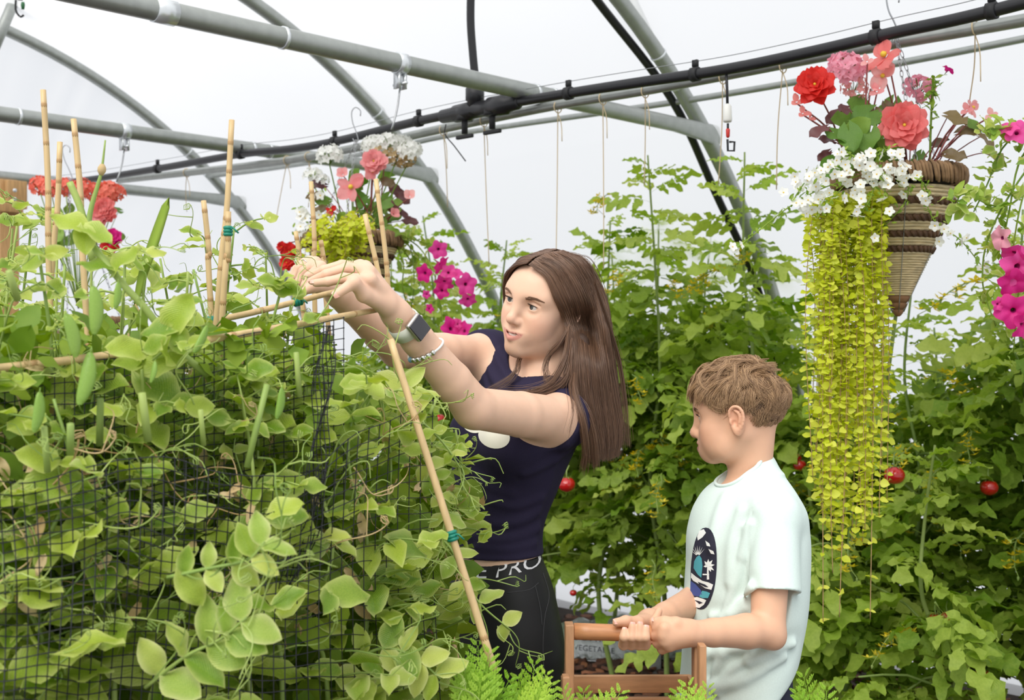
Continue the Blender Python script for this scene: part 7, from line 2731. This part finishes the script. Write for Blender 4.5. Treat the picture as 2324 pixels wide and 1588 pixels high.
    for x, y in fpos:
        p = on(x + r.uniform(-3, 3), y, -.20 - r.uniform(0, .07))
        s = r.uniform(.0105, .0145)
        put('small_flower', r.choice(SMALL_WHITE), orient(p, rvec(r), Vector((r.uniform(-.6, .3), -1, r.uniform(-.1, .7))), s), w)
    # golden creeping jenny: curtains of paired coin leaves
    build_jenny('creeping_jenny', 'golden creeping jenny hanging in a long curtain from the nearest basket', on(1920, 420), [(r.uniform(1832, 2004), r.choice([1, 1, 1, 0])) for _ in range(58)], lambda x: r.uniform(470, 500), D - .10, r,
                lambda x, lng: (r.uniform(900, 1250) if lng else r.uniform(640, 980)), extra=[(1868, 1410), (1905, 1400), (1975, 1405), (1845, 1085), (1995, 1170), (1955, 1190), (1890, 1300)], n_obj=290)
    # the stem of a climbing plant under the cone tip
    mb = MB(); mb.tube(spline([P(2033, 716, D + .03), P(2026, 770, D + .03), P(2018, 830, D + .05), P(2012, 880, D + .1)], 8), .0052, 7)
    tag(mb.build('green_stalk', MATS['tomato_stem']), 'bare green stalk hanging straight below the cone basket tip', 'stalk')

    # ---- the second basket, behind the young woman's hands
    D2 = 4.55
    root, c, R, H = build_cone(800, 530, 738, D2, 112, (808, 318, D2), 'woven cone hanging basket behind the young woman\'s hands')
    hook_on(root, P(808, 318, D2), P(808, 262, D2))
    on2 = lambda x, y, dd=0.0: P(x, y, D2 + dd)
    so2 = lambda x: P(x, 534, D2 + r.uniform(-.05, .05))
    g = empty('geranium', on2(800, 534), 0, 'white geranium with browned florets over the second basket', 'flower')
    for k, (x, y, s, n) in enumerate(((748, 356, .050, 22), (850, 334, .052, 26), (905, 332, .052, 26), (930, 345, .048, 24), (710, 400, .038, 16), (880, 326, .045, 20), (730, 410, .03, 14))):
        put('flower_head', umbel(10 + k, MATS['white_petal'], n), orient(on2(x, y, r.uniform(-.05, .1)), (1, 0, 0), (r.uniform(-.2, .2), -.4, 1), s), g)
        mb = MB(); stalk(mb, so2(800 + (x - 800) * .3), on2(x, y + 18), .003, .0024, 0, 6); mb.build('flower_stalk', MATS['fresh_leaf'], g)
    for k, (x, y) in enumerate(((880, 352), (900, 356), (915, 362), (860, 348), (925, 360))):
        put('withered_florets', umbel(30 + k, MATS['dry_leaf'], 14, 'dry_leaf'), orient(on2(x, y, .0), (1, 0, 0), (0, -.6, -.8), .034), g)
    for i in range(24):
        x = r.uniform(760, 900); y = r.uniform(395, 525)
        leaf_on(g, 'round_leaf', r.choice(ROUND), on2(x, y, r.uniform(-.12, .1)), so2(800), Vector((r.uniform(-.5, .5), -1, .5)) + rvec(r, .3), r.uniform(.035, .055), 'fresh_leaf', d=Vector((r.uniform(-.8, .8), -.2, r.uniform(-.5, .4))))
    b = empty('begonia', on2(820, 534), 0, 'begonia with salmon pink open flowers in the second basket', 'flower')
    flower_on(b, 'begonia_flower', single_begonia(21, SP), on2(797, 425, -.15), (-.1, -1, .1), .056, so2(820))
    flower_on(b, 'begonia_flower', double_begonia(22, SP), on2(848, 368, -.12), (.1, -1, .2), .046, so2(840))
    flower_on(b, 'begonia_flower', single_begonia(23, SP), on2(845, 388, -.13), (.3, -1, -.2), .034, so2(840))
    flower_on(b, 'begonia_flower', single_begonia(24, MATS['red_petal']), on2(752, 478, -.14), (-.1, -1, .1), .022, so2(790))
    for x, y, s in ((893, 486, .020), (930, 446, .022), (778, 396, .022), (872, 370, .02)):
        flower_on(b, 'begonia_bud', flower('begonia_bud', [petals(4, 1, 1.1, 1.0, seed=x, nu=4)], [SP, MATS['flower_eye']]), on2(x, y, -.12), (r.uniform(-.4, .4), -.6, .3), s * 1.2, so2(860))
    for x, y, k, s in ((735, 420, 1, .055), (728, 445, 0, .055), (738, 470, 0, .05), (722, 500, 1, .05), (745, 455, 2, .05), (890, 425, 1, .06), (905, 440, 1, .055), (880, 460, 1, .055), (900, 480, 1, .05), (920, 500, 1, .05), (870, 410, 0, .05), (740, 505, 0, .05), (712, 525, 0, .05), (700, 545, 0, .045), (880, 520, 2, .05)):
        leaf_on(b, 'begonia_leaf', BEG[k], on2(x, y, r.uniform(-.12, .05)), so2(810), Vector((r.uniform(-.4, .4), -1, .3)) + rvec(r, .2), s, d=Vector(((x - 810) / 100, -.2, r.uniform(-.8, .1))))
    build_jenny('creeping_jenny', 'golden creeping jenny matting the front of the second basket', on2(770, 520), [(r.uniform(704, 842), 1) for _ in range(40)], lambda x: r.uniform(498, 540), D2 - .17, r, lambda x, l: r.uniform(560, 640), n_obj=240, size=.022)
    w = empty('bacopa', on2(700, 520), 0, 'sprigs of white bacopa left of the second basket', 'flower')
    for i in range(16):
        x, y = r.uniform(672, 730), r.uniform(440, 560)
        put('small_flower', r.choice(SMALL_WHITE), orient(on2(x, y, -.1), rvec(r), (r.uniform(-.5, .2), -1, .3), .018), w)
        for _ in range(3): put('leaf', r.choice(SLIM), orient(on2(x + r.uniform(-14, 14), y + r.uniform(-14, 14), -.08), rvec(r), (0, -1, .4), .02), w)
    mb = MB()
    for x, y in ((676, 470), (690, 540), (705, 450)): mb.tube(spline([so2(740), on2(720, 500, -.08), on2(x, y, -.1)], 8), .002, 4)
    mb.build('stem', MATS['fresh_leaf'], w)
    # magenta petunia trailing right of the second basket
    p_ = empty('petunia', on2(900, 534), 0, 'magenta petunia trailing between the second basket and the young woman\'s shoulder', 'flower')
    trail(p_, r, D2, [[(890, 530), (930, 560), (940, 640), (930, 720)], [(895, 528), (950, 560), (985, 620), (1000, 700), (1010, 760)], [(900, 530), (960, 590), (1010, 640), (1050, 680)], [(890, 530), (915, 600), (915, 660), (950, 760), (990, 790)], [(895, 530), (930, 540), (985, 560)], [(890, 530), (960, 640), (970, 720), (1040, 780)]], 150)
    for x, y, s, fx, fy in ((995, 566, .034, -.1, .3), (1000, 600, .036, .1, -.1), (963, 620, .034, -.7, -.2), (1008, 640, .036, .0, -.2), (1035, 622, .026, .5, .2), (1058, 645, .040, .4, -.1), (1062, 680, .032, .2, -.9), (1002, 660, .03, -.3, -.3), (1018, 618, .03, .2, .2), (1025, 745, .044, -.2, .1), (1052, 750, .036, .5, .0), (968, 668, .016, -.3, -.3), (975, 700, .018, .3, -.4), (1040, 735, .02, .7, .3)):
        put('petunia_flower', petunia_mesh(x, MATS['magenta_petal']), orient(on2(x, y, -.16), rvec(r), (fx, -1, fy), s), p_)

    # ---- the far left basket (only its flowers clear the peas)
    D3 = 5.3
    root, c, R, H = build_cone(185, 720, 860, D3, 90, (160, 405, D3), 'cone hanging basket at the far left, almost hidden by the peas')
    hook_on(root, P(160, 405, D3), P(150, 345, D3))
    on3 = lambda x, y, dd=0.0: P(x, y, D3 + dd)
    g = empty('geranium', on3(170, 560), 0, 'orange-red geranium heads at the far left in front of the wooden post', 'flower')
    for k, (x, y, s) in enumerate(((92, 424, .050), (118, 430, .045), (150, 428, .050), (185, 428, .046), (210, 438, .046), (245, 436, .052), (262, 440, .045), (232, 450, .04))):
        put('flower_head', umbel(50 + k, MATS['orange_red_petal'], 24), orient(on3(x, y, r.uniform(-.05, .1)), (1, 0, 0), (r.uniform(-.2, .2), -.6, .8), s), g)
        mb = MB(); stalk(mb, P(178, 700, D3), on3(x, y + 16), .003, .0024, 0, 6); mb.build('flower_stalk', MATS['fresh_leaf'], g)
    for i in range(22):
        leaf_on(g, 'round_leaf', r.choice(ROUND), on3(r.uniform(90, 270), r.uniform(470, 560), r.uniform(-.12, .1)), P(178, 700, D3), Vector((r.uniform(-.5, .5), -1, .5)), r.uniform(.04, .055), 'fresh_leaf', d=rvec(r))
    b = empty('begonia', on3(240, 560), 0, 'red and pink trailing begonia at the far left below the geranium', 'flower')
    for k, (x, y, s, m) in enumerate(((232, 480, .045, 'coral_petal'), (240, 470, .04, 'coral_petal'), (228, 492, .04, 'salmon_petal'), (246, 485, .036, 'coral_petal'), (256, 540, .04, 'magenta_petal'), (250, 556, .04, 'red_petal'), (660, 560, .04, 'red_petal'), (664, 590, .04, 'red_petal'))[:6]):
        flower_on(b, 'begonia_flower', double_begonia(60 + k, MATS[m]), on3(x, y, -.1), (.1, -1, .1), s, P(200, 560, D3))
    for x, y in ((225, 530), (240, 560), (215, 560), (235, 545)):
        leaf_on(b, 'begonia_leaf', BEG[1], on3(x, y, -.1), P(200, 560, D3), (0, -1, .4), .06, d=rvec(r))
    b = empty('begonia', on2(662, 600), 0, 'small red begonia sprig left of the young woman\'s hands', 'flower')
    for k, (x, y, s) in enumerate(((658, 572, .035), (652, 596, .03), (640, 560, .02))):
        flower_on(b, 'begonia_flower', double_begonia(80 + k, MATS['red_petal']), on2(x, y, -.05), (-.2, -1, .1), s, on2(700, 560))

    # ---- petunias hanging in from a basket just outside the right edge
    D4 = 2.85
    root, c, R, H = build_cone(2560, 250, 640, D4, 165, (2560, -30, D4), 'cone hanging basket just beyond the right edge of the picture')
    hook_on(root, P(2560, -30, D4), P(2560, -90, D4))
    p_ = empty('petunia', P(2420, 260, D4), 0, 'magenta petunia hanging in at the right edge beside the cone basket', 'flower')
    trail(p_, r, D4, [[(2470, 260), (2390, 300), (2330, 420), (2300, 560), (2290, 720)], [(2470, 260), (2360, 280), (2280, 330), (2240, 420), (2210, 480)], [(2470, 270), (2350, 360), (2250, 520), (2230, 640), (2260, 740)], [(2460, 270), (2340, 300), (2260, 290), (2230, 300)], [(2470, 260), (2380, 420), (2330, 560), (2310, 680), (2300, 800)], [(2470, 270), (2300, 460), (2190, 440), (2170, 470)], [(2470, 260), (2330, 340), (2290, 480), (2270, 600)]], 330, size=(.020, .044))
    for x, y, s, fx, fy, m in ((2308, 300, .030, -.2, .4, 'magenta_petal'), (2290, 292, .022, -.8, .5, 'magenta_petal'), (2312, 606, .046, -.1, .0, 'magenta_petal'), (2300, 640, .036, -.4, -.2, 'magenta_petal'), (2300, 705, .040, -.3, -.2, 'magenta_petal'), (2322, 735, .036, .1, -.1, 'magenta_petal'), (2272, 540, .028, -.7, .2, 'pink_petal'), (2300, 575, .03, -.2, .3, 'magenta_petal'), (2265, 690, .016, -.5, .1, 'magenta_petal')):
        put('petunia_flower', petunia_mesh(x, MATS[m]), orient(P(x, y, D4 - .03), rvec(r), (fx, -1, fy), s), p_)


def trail(root, r, D, paths, n, size=(.026, .05)):
    sps = []
    for a in paths:
        sp = spline([P(x, y, D + r.uniform(-.08, .08)) for x, y in a], 22); sps.append(sp)
        mb = MB(); mb.tube(sp, list(np.linspace(.0030, .0016, 22)), 5); mb.build('stem', MATS['fresh_leaf'], root)
    for i in range(n):
        p = r.choice(sps)[r.randint(1, 21)] + rvec(r, .010)
        d = rvec(r) + Vector((0, -.2, .2))
        put('leaf', r.choice(SLIM if r.random() < .5 else PEA_PALE[:2]), orient(p, d, Vector((0, -.7, .8)) + rvec(r, .4), r.uniform(*size)), root)


def build_jenny(name, lab, base, strands, y0f, D, r, y1f, extra=(), n_obj=290, size=.019):
    root = empty(name, base, 0, lab, 'creeping plant', 'golden trailing plants in the baskets')
    todo = []
    paths = []
    xs_ = [x for x, l in strands]; lo_, hi_ = min(xs_), max(xs_)
    for x, lng in strands:
        g_ = lo_ + (hi_ - lo_) * (round((x - lo_) / (hi_ - lo_) * 6) / 6)
        x = x * .45 + g_ * .55
        y0 = y0f(x); y1 = y1f(x, lng); d = D + r.uniform(-.10, .05)
        paths.append((x, y0, x + r.uniform(-14, 14) + (x - 1920) * .02, y1, d))
    for x, y1 in extra: paths.append((x + r.uniform(-6, 10), y0f(x), x, y1, D - .08))
    for x0, y0, x1, y1, d in paths:
        n = max(6, int((y1 - y0) / 11))
        ph = r.uniform(0, 6)
        sp = spline([P(x0 + 18, y0 - 26, d + .06), P(x0, y0, d - .02), P(x0 * .6 + x1 * .4 + r.uniform(-20, 20), y0 * .6 + y1 * .4, d - .01), P(x1, y1, d)], n + 6)
        mb = MB(); mb.tube(sp, .0011, 4); mb.build('strand', MATS['tan_stem'], root)
        sparse = y1 > 1250
        for i in range(2, len(sp)):
            py = 794 - (sp[i].z - CAMZ) * FPX / sp[i].y
            if sparse and py > 1180 and i % 4: continue
            a = i * 1.5708 + ph + r.gauss(0, .5)
            for q in (-1, 1):
                dv = Vector((math.cos(a) * q, math.sin(a) * q * .8, r.uniform(-.5, .25)))
                s = size * r.uniform(.6, 1.35)
                todo.append((r.choice(COIN), orient(sp[i], dv, Vector((0, -.5, .9)) + rvec(r, .5), s), sp[i].y + r.uniform(0, .04)))
    todo.sort(key=lambda t: t[2])
    for me, M, _ in todo[:n_obj]: put('coin_leaf', me, M, root)
    if len(todo) > n_obj:
        o = merged('coin_leaves', [(me, M) for me, M, _ in todo[n_obj:]], [MATS['lime_leaf']], root); o['kind'] = 'stuff'


def build_carrots():
    r = random.Random(19)
    spots = [('carrot top with feathery leaves beside the cut end of the slanting cane', 1085, 1.78, [(1075, 1470), (1100, 1490), (1060, 1520), (1120, 1530), (1095, 1560), (1140, 1555), (1050, 1560)]),
             ('carrot top with feathery leaves in front of the leggings', 1200, 1.80, [(1200, 1520), (1225, 1540), (1180, 1555), (1250, 1560), (1210, 1575), (1165, 1580)]),
             ('carrot top under the left post of the wooden basket', 1320, 1.85, [(1280, 1580), (1330, 1585), (1400, 1578), (1360, 1592)]),
             ('carrot leaf tips in front of the boy\'s shirt', 1590, 1.85, [(1570, 1562), (1610, 1568), (1590, 1580), (1540, 1584)]),
             ('single carrot leaf below the dark shorts', 1850, 1.88, [(1838, 1552), (1870, 1578), (1820, 1580)])]
    for lab, px, d, tips in spots:
        base = P(px, 1800, d)
        g = Vector((base.x, base.y, 0.0))
        root = empty('carrot_top', g, 0, lab, 'carrot plant', 'carrot tops along the near edge')
        for x, y in tips:
            t = P(x, y, d + r.uniform(-.05, .05))
            dv = Vector(((t.x - base.x) * 1.2, r.uniform(-.03, .03), .11)).normalized()
            L = r.uniform(.085, .115)
            a = t - dv * L
            put('frond', r.choice(FROND), orient(a, dv, Vector((r.uniform(-.3, .3), -.8, .5)), L), root)
            mb = MB(); mb.tube(spline([g, g.lerp(a, .5) + Vector((0, 0, .03)), a], 8), .0024, 5); mb.build('leaf_stalk', MATS['pea_stem'], root)
    # strip of bed soil with a low board that the carrots grow in
build_tunnel()
build_girl()
build_boy()
build_trug()
build_tomatoes()
build_peas()
build_canes()
build_nets()
build_baskets()
build_carrots()
